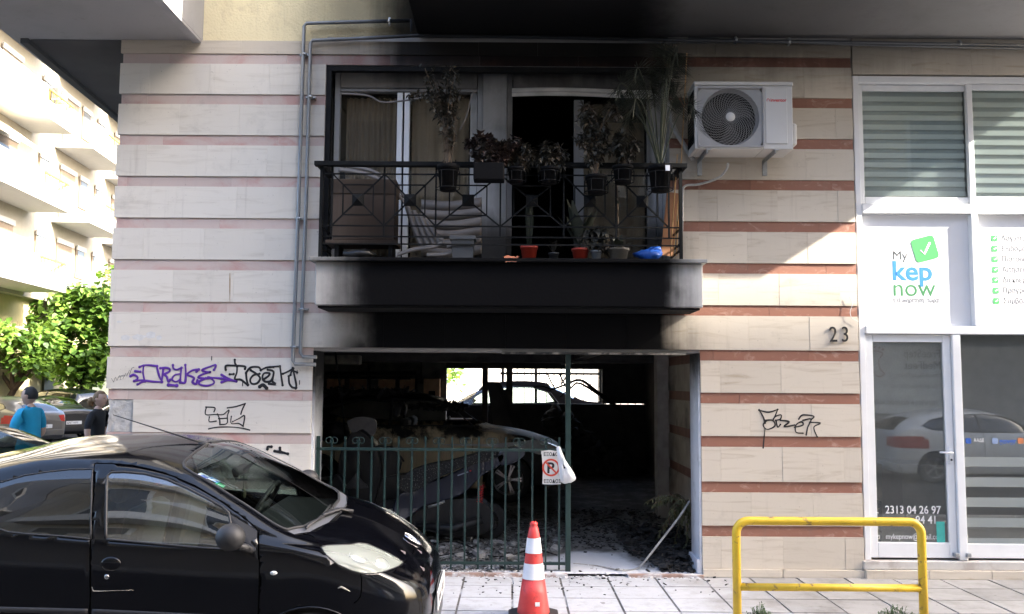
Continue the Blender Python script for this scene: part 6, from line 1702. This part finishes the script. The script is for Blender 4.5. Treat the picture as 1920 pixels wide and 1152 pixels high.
# ================================================================== burnt scooters
SBL = paint('dark_blue_scooter_paint', (.012, .016, .035), .2, .3); SBK = M('burnt_black_plastic', (.012, .012, .014), .45, var=.4, vscale=9, bump=.3, bscale=30)
def ashy():
    m = bpy.data.materials.new('ash_specked_seat'); m.use_nodes = True
    nt = m.node_tree; b = nt.nodes['Principled BSDF']; g = coords(nt, 'world')
    k = mrange(nt, noisef(nt, g, 55, 4, .8), .56, .68)
    nt.links.new(mixc(nt, k, (.016, .016, .017), (.36, .35, .33)), b.inputs['Base Color']); b.inputs['Roughness'].default_value = .9
    return m
ASHY = ashy()
def slab(pts, Y, th, name, mat, par, bev=.03, sub=True):
    P = spline([at(x, y, Y) for x, y in pts] + [at(pts[0][0], pts[0][1], Y)], 3)[:-1]
    return MB().prism(P, (0, th, 0)).build(name, mat, par, bev)
s1 = thing('fallen_scooter', 'burnt dark blue scooter toppled behind the green gate', 'scooter', (at(850, 1000, 10.2).x, 10.2, fz(10.2)))
slab([(735,968),(742,935),(775,915),(830,895),(890,868),(945,850),(938,872),(905,892),(862,930),(800,948),(760,975)], 10.05, .34, 'side_fairing', SBL, s1, .05)
slab([(742,912),(762,888),(800,873),(850,864),(905,848),(935,846),(925,862),(870,876),(815,900),(770,925)], 10.0, .30, 'seat', ASHY, s1, .05)
slab([(770,960),(800,944),(860,936),(905,940),(928,975),(905,1002),(850,1008),(800,995),(775,985)], 10.12, .30, 'engine_cover', SBK, s1, .06)
slab([(930,850),(968,838),(985,852),(960,870),(938,872)], 10.05, .26, 'tail_section', SBL, s1, .04)
c = at(735, 1000, 10.25); MB().lathe([(.13, -.05), (.19, -.055), (.225, -.03), (.225, .03), (.19, .055), (.13, .05)], (c.x, 10.25, fz(10.25) + .215), 28, 'y').build('front_wheel', TYRE, s1)
MB().lathe([(.13, -.03), (.06, -.035), (.03, -.05), (.001, -.05)], (c.x, 10.25, fz(10.25) + .215), 20, 'y').build('front_rim', RIM, s1)
c = at(915, 985, 10.3); MB().lathe([(.12, -.06), (.18, -.065), (.21, -.03), (.21, .03), (.18, .065), (.12, .06)], (c.x, 10.3, fz(10.3) + .20), 28, 'y').build('rear_wheel', TYRE, s1)
v0, v1 = at(899, 943, 10.0), at(902, 910, 10.0)
MB().tube([v0.lerp(v1, t/60) + Vector((.032*math.cos(t*.75), .032*math.sin(t*.75), 0)) for t in range(61)], .0055, 6).build('spring', M('red_spring', (.45, .03, .03), .4, var=.2), s1)
MB().tube([at(803, 951, 9.98), at(818, 947, 9.97), at(834, 940, 9.98)], .014, 8).build('footpeg', M('dull_aluminium', (.42,.41,.40), .4, metal=.6), s1)
MB().tube([at(780, 985, 10.0), at(850, 992, 9.99), at(905, 975, 10.0)], [.03, .05, .045], 10).build('exhaust', SBK, s1)
v = at(858, 892, 10.04); MB().bar(v, at(878, 885, 10.04), .003, .012).build('fairing_stripe', M('pale_blue_print', (.25,.3,.4), .5), s1); MB().ball(at(882, 883, 10.04), .012, .004, .009).build('fairing_mark', M('red_print', (.5,.03,.03), .5), s1)
s2 = thing('standing_scooter', 'charred black scooter standing by the left jamb', 'scooter', (at(680, 980, 10.6).x, 10.6, fz(10.6)))
slab([(668,800),(700,830),(715,880),(705,935),(690,985),(660,990),(640,940),(632,880),(645,830)], 10.5, .32, 'front_shield', SBK, s2, .06)
slab([(610,905),(635,890),(650,930),(640,990),(605,985)], 10.4, .25, 'leg_shield', SBK, s2, .05)
MB().tube(spline([at(x, y, 10.5) for x, y in ((690,850),(712,836),(735,842),(752,858),(757,866))], 5), [.012]*20 + [.018], 8).build('handlebar', SBK, s2)
slab([(705,845),(735,838),(752,870),(735,900),(708,890)], 10.6, .12, 'headlamp_housing', SBK, s2, .04)
slab([(650,790),(672,782),(700,785),(706,800),(698,818),(680,805),(660,812)], 10.45, .05, 'melted_screen', M('melted_clear_plastic', (.085,.085,.09), .5, var=.3, vscale=14, bump=.4, bscale=20), s2, .015)
slab([(648,912),(672,884),(674,897),(690,915),(650,916)], 10.3, .03, 'mirror_shard', M('smoked_shard', (.03,.03,.035), .3), s2, .004)
for (px, py) in ((650, 1000), (745, 960)):
    c = at(px, py, 10.65); MB().lathe([(.13, -.05), (.20, -.055), (.235, -.03), (.235, .03), (.20, .055), (.13, .05)], (c.x, 10.65, fz(10.65) + .22), 28, 'y').build('wheel', TYRE, s2)
slab([(700,900),(760,890),(770,920),(730,960),(700,950)], 10.55, .25, 'under_seat_body', SBK, s2, .05)
c = at(628, 812, 11.9)
tb = MB().ball(c, .20, .16, .15, 16, 10, .15); tag(tb.build('melted_top_box', SBK), 'melted black top box beside the cream car tail', 'box')
# burnt flakes and a torn lining on the cream car roof
mb = MB()
for k in range(260):
    x_ = random.uniform(-3.1, -.7); p = Vector((x_, random.uniform(12.4, 13.7), fz(12.6) + 1.50*(.97 if x_ < -1.4 else .84) + random.uniform(-.02, .05)))
    s_ = random.uniform(.02, .10); mb.obox(p, rv(1) + Vector((1,0,0)), Vector((0,1,0)) + rv(.4), (0,0,1), s_, s_*.6, .012)
o = mb.build('burnt_roof_lining', CHAR); o['label'] = 'charred scraps lying on the burnt car roof'; o['category'] = 'debris'; stuff(o)

# ================================================================== people
def skin(name, edges, mat, par, sub=2):
    """edges: list of chains [(x,y,z,r), ...]; chains that share a first point join there"""
    vs_, es, rs, idx = [], [], [], {}
    for ch in edges:
        prev = None
        for (x, y, z, r) in ch:
            key = (round(x, 4), round(y, 4), round(z, 4))
            if key not in idx: idx[key] = len(vs_); vs_.append((x, y, z)); rs.append(r)
            if prev is not None and prev != idx[key]: es.append((prev, idx[key]))
            prev = idx[key]
    me = bpy.data.meshes.new(name); me.from_pydata(vs_, es, [])
    o = bpy.data.objects.new(name, me); col.objects.link(o)
    m1 = o.modifiers.new('skin', 'SKIN'); m1.use_smooth_shade = True
    for i, r in enumerate(rs):
        rx, ry = r if isinstance(r, tuple) else (r, r)
        me.skin_vertices[0].data[i].radius = (rx, ry)
    me.skin_vertices[0].data[0].use_root = True
    m2 = o.modifiers.new('sub', 'SUBSURF'); m2.levels = m2.render_levels = sub
    bpy.context.view_layer.update()
    nm = bpy.data.meshes.new_from_object(o.evaluated_get(bpy.context.evaluated_depsgraph_get()))
    bpy.data.objects.remove(o); nm.name = name; nm.materials.clear()
    for p in nm.polygons: p.use_smooth = True
    return link(name, nm, mat, par)
def head(c, h, par, skm, hairm, long=False, beard=False):
    """head facing +x; c = centre, h = full height"""
    rx, ry, rz_ = h*.43, h*.335, h*.5
    def f(u, v):
        t = math.pi*v; a = 2*math.pi*u
        d = Vector((math.sin(t)*math.cos(a), math.sin(t)*math.sin(a), math.cos(t)))
        p = Vector((d.x*rx, d.y*ry, d.z*rz_))
        if d.z < -.1:                                  # jaw
            k = min(1, (-d.z - .1)/.8); p.y *= 1 - .35*k; p.x = p.x*(1 - .18*k) + (.10*h*k if d.x > 0 else .02*h*k)
        fr = max(0, math.cos(a))**6 if abs(math.sin(a)) < .8 else 0
        nz_ = max(0, 1 - abs(d.z + .12)/.22); p.x += h*.10*max(0, 1 - abs(math.sin(a))/.22)*nz_*(1 if d.x > 0 else 0)
        ey = max(0, 1 - abs(d.z - .10)/.12)*max(0, 1 - abs(abs(math.sin(a)) - .38)/.2)*(1 if d.x > 0 else 0); p.x -= h*.03*ey
        br_ = max(0, 1 - abs(d.z - .26)/.1)*(1 if d.x > .4 else 0); p.x += h*.012*br_
        return Vector(c) + p
    hd = MB().grid(f, 40, 28).build('head', skm, par)
    EY = M('eye_dark', (.02,.015,.012), .2, var=0); LIP = M('lip', (.36,.15,.12), .5, var=0)
    for s_ in (-1, 1):
        e = Vector(c) + Vector((rx*.86, s_*ry*.42, h*.04)); MB().ball(e, h*.022, h*.04, h*.02, 10, 6).build('eye', EY, hd)
        MB().bar(e + Vector((h*.02, -h*.06, h*.07)), e + Vector((h*.02, h*.06, h*.07)), h*.02, h*.018).build('eyebrow', hairm, hd)
        MB().ball(Vector(c) + Vector((-h*.02, s_*ry*1.0, -h*.01)), h*.05, h*.025, h*.09, 10, 8).build('ear', skm, hd)
    MB().ball(Vector(c) + Vector((rx*.90, 0, -h*.25)), h*.03, h*.085, h*.022, 10, 6).build('mouth', LIP, hd)
    def g(u, v):
        t = math.pi*.60*v; a = 2*math.pi*u
        d = Vector((math.sin(t)*math.cos(a), math.sin(t)*math.sin(a), math.cos(t)))
        front = max(0, d.x); k = 1.07 + .03*noise.noise(d*6)
        if d.x > .22 and d.z < .60: k = .88
        if d.x > -.30 and d.z < .08: k = .88
        return Vector(c) + Vector((d.x*rx*k - h*.012, d.y*ry*k, d.z*rz_*k))
    hr = MB().grid(g, 36, 20)
    if long:
        hr.ball(Vector(c) + Vector((-rx*1.0, 0, -h*.05)), h*.15, h*.15, h*.15, 12, 8, .2)
        hr.tube(spline([Vector(c) + Vector((-rx*1.05, 0, -h*.02)), Vector(c) + Vector((-rx*1.45, 0, -h*.18)), Vector(c) + Vector((-rx*1.35, 0, -h*.48))], 5), [.03,.045,.055,.06,.055,.05,.045,.04,.035,.025,.01], 8)
    hr.build('hair', hairm, par)
def hand(base, d, up, s, skm, par):
    """palm and five bent fingers from the wrist"""
    d, up = Vector(d).normalized(), Vector(up).normalized(); sd = d.cross(up).normalized(); b = Vector(base)
    mb = MB()
    mb.obox(b + d*.045*s, d, sd, up, .045*s, .040*s, .013*s)
    for k in range(4):
        r_ = b + d*.088*s + sd*(-.030 + .020*k)*s; L = (.072, .082, .076, .060)[k]*s
        mb.tube([r_, r_ + d*L*.45 - up*.006*s, r_ + d*L*.8 - up*.022*s, r_ + d*L*.95 - up*.038*s], [.0095*s, .009*s, .008*s, .006*s], 8)
    r_ = b + d*.025*s - sd*.036*s; mb.tube([r_, r_ - sd*.026*s + d*.022*s, r_ - sd*.030*s + d*.055*s - up*.01*s], [.012*s, .0105*s, .008*s], 8)
    return mb.build('hand', skm, par, .004*s)
SK1 = M('tan_skin', (.54, .34, .25), .55, var=.06); SK2 = M('light_skin', (.56, .36, .27), .55, var=.06)
HR1 = M('black_hair', (.012, .010, .009), .6, var=.3, vscale=60); HR2 = M('dark_blond_hair', (.20, .115, .05), .6, var=.35, vscale=60)
TURQ = M('turquoise_polo', (.015, .34, .56), .85, var=.08, vscale=9, bump=.25, bscale=14); NAVY = M('dark_trousers', (.03, .035, .05), .9); BTEE = M('black_tee', (.016, .016, .018), .9, var=.2, bump=.25, bscale=14); JEAN = M('blue_jeans', (.09, .15, .29), .9, var=.2, vscale=25)
SHOE = M('dark_shoes', (.03, .03, .03), .7)
def person(label, loc, rz, H, skm, hairm, topm, legm, female):
    o = thing('person', label, 'person', (0,0,0)); k = H/1.75
    def S(ch): return [(x*k, y*k, z*k, (r[0]*k, r[1]*k) if isinstance(r, tuple) else r*k) for x, y, z, r in ch]
    hip, ch = (.135, .105) if female else (.15, .115), (.13, .15) if female else (.155, .185)
    sw = .14 if female else .175
    if female:
        arms = [[(.0, -sw, 1.40, .05), (.01, -.235, 1.28, .047), (.02, -.255, 1.13, .042), (.07, -.25, 1.0, .036), (.13, -.24, .90, .028)],
                [(.0, sw, 1.40, .05), (-.05, .24, 1.28, .047), (-.10, .27, 1.12, .042), (-.02, .22, 1.02, .034), (.04, .16, .98, .028)]]
    else:
        arms = [[(.0, -sw, 1.42, .058), (.02, -.265, 1.28, .054), (.02, -.29, 1.13, .047), (.13, -.27, 1.08, .041), (.25, -.22, 1.07, .031)],
                [(.0, sw, 1.42, .058), (.02, .265, 1.28, .054), (.02, .29, 1.13, .047), (.13, .26, 1.08, .041), (.26, .16, 1.08, .031)]]
    torso = [(0, 0, .95, hip[0]*.85), (-.005, 0, 1.08, .098 if female else .128), (0, 0, 1.24, .108 if female else .132), (-.01, 0, 1.38, .095 if female else .12), (-.005, 0, 1.47, .058), (.01, 0, 1.54, .054)]
    legs = [[(0, 0, .95, hip[0]), (0, s_*.095, .86, .095), (.02, s_*.10, .50, .062), (-.01, s_*.10, .10, .042)] for s_ in (-1, 1)]
    def fat(c, f): return [(x, y, z, r*f) for x, y, z, r in c]
    torso = fat(torso[:4], 1.06) + torso[4:]
    legs = [fat(l, 1.12) for l in legs]; legs = [[torso[0]] + l[1:] for l in legs]
    arms = [fat(a[:2], 1.22) + a[2:] for a in arms]
    body = skin('body', [S(torso)] + [S([torso[3]] + a) for a in arms] + [S(l) for l in legs], skm, o)
    me = body.data; me.materials.append(topm); me.materials.append(legm)
    for p in me.polygons:
        c = p.center/k
        arm = abs(c.y) > (.165 if female else .20) or c.x > .17
        p.material_index = 2 if c.z < (.97 if female else .90) and not arm else 0 if (c.z > 1.49 or (arm and c.z < 1.21)) else 1
    if female and False: pass
    if not female: MB().tube([Vector((.035*math.cos(a) - .0, .068*math.sin(a), 1.475 + .02*math.cos(a)))*k for a in [2*math.pi*q/20 for q in range(21)]], .016*k, 8, False).build('collar', topm, o)
    hd_h = .235*k
    head((.025*k, 0, 1.75*k - hd_h*.5), hd_h, o, skm, hairm, female)
    for a in arms:
        p0, p1 = Vector(a[-2][:3])*k, Vector(a[-1][:3])*k
        hand(p1, (p1-p0), Vector((0,0,1)) if not female else Vector((1,0,0)), k*.95, skm, o)
    for s_ in (-1, 1): MB().box(-.09*k, .17*k, s_*.10*k - .045*k, s_*.10*k + .045*k, 0, .085*k).build('shoe', SHOE, o, .03)
    if female: MB().tube([Vector(arms[0][-1][:3])*k + Vector((-.02, -.028*math.cos(a)*1.0, .02 + .028*math.sin(a))) for a in [2*math.pi*q/14 for q in range(15)]], .010, 6, False).build('wristwatch', BLKP, o)
    move(o, loc, rz); return o
person('man in turquoise polo shirt with short dark hair, facing left', (-6.28, 11.8, .0), math.pi - .12, 1.76, SK1, HR1, TURQ, NAVY, False)
person('woman in black T-shirt and jeans with a ponytail, facing right', (-5.90, 12.9, .0), -.18, 1.70, SK2, HR2, BTEE, JEAN, True)

structure(MB().prism([(-7.3, 9.6, -.13), (-5.32, 9.6, -.13), (-6.9, 27, -.13), (-8.9, 27, -.13)], (0, 0, .13)).build('side_pavement', M('worn_side_paving', (.17,.165,.16), 1.0, spec=.05, var=.15, space='world', bump=.2)))
# ================================================================== the side street behind
E1 = Vector((-.09, .996, 0)).normalized(); E2 = Vector((E1.y, -E1.x, 0))     # along the street, towards it
O0 = Vector((-18.2, 32, 0))
CRM = M('cream_render', (.34, .31, .25), .9, var=.06, space='world'); WHR = M('white_balcony_render', (.46, .455, .44), .85, var=.05, space='world'); YLW = M('pale_yellow_render', (.42, .37, .21), .9, var=.06, space='world'); SHD = M('brown_shutter', (.20, .155, .11), .7)
bb = thing('apartment_building', 'cream apartment block with white balconies across the side street', 'building', (O0.x, O0.y, 0))
def fb(t0, t1, n0, n1, z0, z1, name, mat, par=None, bev=0):     # box in facade coords: t along, n out
    c = O0 + E1*(t0+t1)/2 + E2*(n0+n1)/2 + Vector((0, 0, (z0+z1)/2))
    return MB().obox(c, E1, E2, (0,0,1), abs(t1-t0)/2, abs(n1-n0)/2, abs(z1-z0)/2).build(name, mat, par or bb, bev)
fb(-14, 34, -10, 0, 5.0, 24, 'wall', CRM); fb(-14, 34, -10, -.35, -.12, 4.998, 'ground_floor', YLW)
RAILM = M('ochre_rail', (.42, .27, .05), .6)
for k in range(6):
    z = 5.15 + 3.05*k
    for (t0, t1) in ((-12, 1.6), (3.6, 7.6), (9.2, 20)):
        s_ = fb(t0, t1, .003, 1.5, z, z + .18, 'balcony', WHR)
        fb(t0, t1 - 2.4, 1.36, 1.5, z + .181, z + 1.12, 'parapet', WHR, s_)
        fb(t1 - 2.4, t1, 1.36, 1.5, z + .181, z + .62, 'parapet', WHR, s_); fb(t1 - 2.4, t1, 1.40, 1.46, z + 1.05, z + 1.12, 'top_rail', RAILM, s_)
        for q in range(9): fb(t1 - 2.4 + q*.3, t1 - 2.385 + q*.3, 1.42, 1.44, z + .62, z + 1.05, 'rail_bar', RAILM, s_)
        fb(t1 - .14, t1, .003, 1.359, z + .181, z + 1.12, 'parapet', WHR, s_)
    for t in (-9, -5.2, -1.2, 2.2, 4.2, 6.2, 8.0, 10.2, 12.6, 15, 18):
        tall = t in (-9, -5.2, -1.2, 4.2, 10.2, 15)
        zz_ = z + .2 if tall else z + 1.1
        wn_ = fb(t, t + (1.5 if tall else .9), .002, .06, zz_, z + 2.45, 'window', SHD)
        fb(t + .1, t + (1.4 if tall else .8), .061, .08, zz_ + .1, z + (2.0 if tall else 2.3), 'pane', M('dark_far_glass', (.10,.11,.12), .15, var=0), wn_)
        fb(t - .05, t + (1.55 if tall else .95), .061, .12, z + 2.3, z + 2.5, 'lintel_box', WHR, wn_)
for (t, w_) in ((-6, 2.2), (-1.5, 1.6), (4.4, .9), (9.5, 2.4)):
    dd = fb(t, t + w_, -.349, -.25, -.12, 2.35, 'street_door', M('dark_olive_door', (.10,.11,.08), .7)); fb(t - .12, t + w_ + .12, -.349, -.20, 2.36, 2.55, 'door_head', WHR, dd)
aw = [O0 + E1*-7.5 + E2*.1 + Vector((0,0,10.9)), O0 + E1*-.6 + E2*.1 + Vector((0,0,10.9)), O0 + E1*-.6 + E2*1.9 + Vector((0,0,9.6)), O0 + E1*-7.5 + E2*1.9 + Vector((0,0,9.6))]
MB().prism(aw, (0,0,.03)).build('awning', M('cream_awning', (.70,.64,.50), .9), bb)
o = make_ac((0,0,0), 'small air conditioner high on the cream apartment block', text_=False); p = O0 + E1*3.0 + E2*.48 + Vector((0,0,12.9)); move(o, p, math.atan2(E1.y, E1.x), .85)
nbk = thing('unseen_shade_house', 'unseen low cream house added behind the corner building to shade the parked cars', 'house', (-5.8, 32, 0))  # hidden from the camera; placed and sized to cast shade on the side street
MB().box(-6.9, -4.75, 16.4, 44, -.12, 9.0).build('wall', CRM, nbk); MB().box(-6.95, -4.7, 16.35, 44.1, 9.01, 9.2).build('roof', WHR, nbk)
# trees
LEAF = []
for nm_, cc in (('bright_leaf', (.17, .29, .045)), ('mid_leaf', (.11, .21, .035)), ('deep_leaf', (.06, .125, .025))):
    m = M(nm_, cc, .5, var=.35, vscale=2.2, space='world'); b = m.node_tree.nodes['Principled BSDF']; nt = m.node_tree
    tr = nd(nt, 'ShaderNodeBsdfTranslucent'); tr.inputs[0].default_value = c4((cc[0]*1.6, cc[1]*1.5, cc[2]*1.2)); mx = nd(nt, 'ShaderNodeMixShader'); mx.inputs[0].default_value = .35
    nt.links.new(b.outputs[0], mx.inputs[1]); nt.links.new(tr.outputs[0], mx.inputs[2]); nt.links.new(mx.outputs[0], nt.nodes['Material Output'].inputs[0]); LEAF.append(m)
BARK = M('brown_bark', (.07, .046, .03), .95, bump=.8, bscale=25, var=.3)
def tree(label, base, lean, h, blobs, nleaf, lsz=.24):
    o = thing('leafy_tree', label, 'tree', base, 'trees along the side street'); b = Vector(base)
    fork = b + Vector(lean)*.55 + Vector((0, 0, h*.55))
    tr = MB(); S_ = spline([b, b + Vector(lean)*.2 + Vector((0,0,h*.25)), fork], 6); tr.tube(S_, [.17*(1 - .4*i/len(S_)) for i in range(len(S_))], 10)
    for (c, r_) in blobs:
        c = b + Vector(c); m_ = fork.lerp(c, .5) + Vector((0,0,-.1*r_)); S_ = spline([fork, m_, c], 6); tr.tube(S_, [.09*(1 - .8*i/len(S_)) + .008 for i in range(len(S_))], 7)
        for _ in range(5):
            e = c + rv(1).normalized()*r_*.8; tr.tube(spline([m_, (m_+e)/2 + rv(.15), e], 4), [.03, .025, .02, .016, .012, .01, .008, .006, .005], 5)
    tr.build('trunk', BARK, o)
    cr = [MB(), MB(), MB()]
    tot = sum(r_**2 for _, r_ in blobs)
    for (c, r_) in blobs:
        c = b + Vector(c)
        ncl = max(6, int(nleaf/9*r_**2/tot))
        for _ in range(ncl):
            d = rv(1).normalized(); q = c + Vector((d.x*r_, d.y*r_, d.z*r_*.72))*random.uniform(.55, 1.05)
            for _ in range(9):
                p = q + rv(.22); s_ = lsz*random.uniform(.6, 1.15)
                ax = (Vector((d.x, d.y, -.35)) + rv(.6)).normalized(); up = (Vector((0,0,1)) + rv(.45)).normalized(); sd = ax.cross(up).normalized(); nn = sd.cross(ax)
                k = 0 if random.random() < .45 else (1 if random.random() < .6 else 2)
                cr[k].add([p, p + ax*.10*s_ + sd*.34*s_ + nn*.03*s_, p + ax*.45*s_ + sd*.40*s_ - nn*.02*s_, p + ax*s_ - nn*.12*s_, p + ax*.45*s_ - sd*.40*s_ - nn*.02*s_, p + ax*.10*s_ - sd*.34*s_ + nn*.03*s_], [(0,1,2,3),(0,3,4,5)])
    for k in range(3): stuff(cr[k].build('crown', LEAF[k], o))
def tp(px, py, Y): return at(px, py, Y)
b0 = place_rear(-6, 33)
def rel(px, py, Y, b): v = at(px, py, Y); return (v.x - b.x, v.y - b.y, v.z - b.z)
tree('nearer street tree with a leaning trunk at the left edge', b0, (rel(58, 690, 33, b0)[0], 0, 0), 2.9, [(rel(50, 655, 33, b0), .85), (rel(15, 625, 32.6, b0), .7), (rel(75, 640, 33.2, b0), .75), (rel(-30, 640, 33, b0), .9), (rel(60, 690, 32.8, b0), .55)], 1500, .27)
b1 = place_rear(158, 36)
tree('denser street tree with bright green leaves next to the building corner', b1, (0.0, 0, 0), 3.4, [(rel(150, 640, 36, b1), 1.4), (rel(112, 595, 35.6, b1), 1.1), (rel(185, 580, 36.4, b1), 1.4), (rel(150, 560, 36, b1), .9), (rel(205, 650, 36.5, b1), 1.3), (rel(112, 680, 36, b1), .9), (rel(140, 700, 35.5, b1), .8), (rel(190, 690, 36, b1), .9)], 4600, .31)
b2 = place_rear(228, 36)
tree('tree crown just showing above the others at the corner', b2, (0, 0, 0), 4.5, [(rel(228, 520, 36, b2), .8), (rel(222, 570, 36, b2), 1.1)], 700, .28)
b3 = Vector((-2.6, 30, .44))
tree('tree in the yard seen through the garage', b3, (0, 0, 0), 2.6, [((.0, 0, 2.4), 1.1), ((-.7, 0, 1.9), .9), ((.4, .3, 1.7), .6)], 900, .2)

# ================================================================== across the street, behind the camera (mirrored in glass and car paint; the towers bound the sunlight)
def opp(label, x0, x1, H, colr, nm_, gcol):
    o = thing('apartment_building', label, 'building', ((x0+x1)/2, -5, 0)); wm = M(nm_, colr, .9, var=.06, space='world'); sm = M(nm_ + '_slab', (.66,.65,.62), .85, var=.05, space='world')
    MB().box(x0 + .01, x1 - .01, -16, -5, 3.4, H).build('wall', wm, o); MB().box(x0 + .01, x1 - .01, -16, -5.3, -.12, 3.398).build('ground_floor', M(nm_ + '_ground', gcol, .8, space='world'), o)
    nfl = int((H - 3.4)/3.0)
    for k in range(nfl):
        z = 3.4 + 3.0*k
        s_ = MB().box(x0 + .8, x1 - .8, -4.995, -3.75, z, z + .16).build('balcony', sm, o)
        MB().box(x0 + .8, x1 - .8, -3.85, -3.74, z + .161, z + .95 - .25*(k % 2)).build('parapet', sm if k % 2 else wm, s_)
        n_ = int((x1 - x0 - 2)/3.4)
        for q in range(n_):
            xa_ = x0 + 1.2 + q*3.4
            w_ = MB().box(xa_, xa_ + 1.7, -4.998, -4.95, z + .17, z + 2.4).build('window', M('brown_frame_far', (.24,.19,.14) if (q + k) % 3 else (.6,.6,.58), .6), o)
            MB().box(xa_ + .1, xa_ + 1.6, -4.949, -4.93, z + .25, z + 2.3).build('pane', M('dark_far_glass', (.10,.11,.12), .15, var=0), w_)
    return o
opp('grey apartment block far left across the street', -34, -9.02, 12.6, (.38,.37,.36), 'grey_render', (.25,.25,.25))
opp('beige apartment block across the street behind the camera', -9, 8.98, 12.5, (.50,.45,.37), 'beige_render', (.30,.27,.24))
opp('unseen tall white apartment tower far to the right, sized to shade the left wall', 30, 39.48, 29.1, (.6,.58,.54), 'white_render', (.30,.28,.26))  # out of view; height set to keep the sun off the left wall
opp('unseen grey apartment tower next to the tall white one, sized to bound the sunlit patch', 39.5, 66, 28.3, (.5,.5,.5), 'pale_grey_render', (.28,.28,.28))  # out of view; lower roofline lets the sun reach the right wall
opp('ochre apartment block across the street with a foot clinic sign', 9, 29.98, 18.4, (.52,.47,.38), 'ochre_render', (.30,.30,.30))
structure(MB().box(-34, 48, -5.29, -2.7, -.119, .0).build('far_pavement', M('far_paving', (.33,.32,.30), .9, var=.15, space='world', bump=.2)))
sgn_ = thing('shop_banner', 'white foot clinic banner across the street, mirrored in the shop door', 'sign', (10, -5.2, 1.2))
MB().box(8.85, 11.15, -5.28, -5.22, 1.15, 2.95).build('panel', M('banner_white', (.70,.71,.70), .6, var=.03), sgn_)
BR = M('banner_print', (.13,.11,.11), .6, var=0); MAR = M('banner_maroon', (.30,.06,.07), .6, var=0)
for t_, z_, s_, x_ in (('FreeStep', 2.58, .30, 11.0), ('MedFeet', 2.28, .30, 11.0), ('Ιατρείο Άκρου Ποδός', 2.08, .13, 11.0), ('ΕΞΕΙΔΙΚΕΥΜΕΝΗ ΠΟΔΟΛΟΓΟΣ', 1.80, .115, 11.0), ('για υγιή & όμορφα πόδια', 1.38, .17, 10.9)):
    text(t_, s_, BR, sgn_, (x_, -5.2195, z_), rot=(math.pi/2, 0, math.pi), xs=.9)
P = [(9.55,2.15),(9.42,2.3),(9.4,2.5),(9.5,2.68),(9.3,2.74),(9.12,2.66),(9.1,2.5),(9.2,2.35),(9.25,2.2),(9.4,2.08),(9.55,2.15)]
MB().tube(spline([Vector((x, -5.219, z)) for x, z in P], 5), .014, 6, sy=.15).build('foot_outline', MAR, sgn_)
for (x, z, r_) in ((9.52,2.78,.03),(9.42,2.82,.026),(9.32,2.84,.024),(9.22,2.82,.022),(9.13,2.77,.02)): MB().ball((x, -5.219, z), r_, .004, r_*1.3).build('toe_mark', MAR, sgn_)
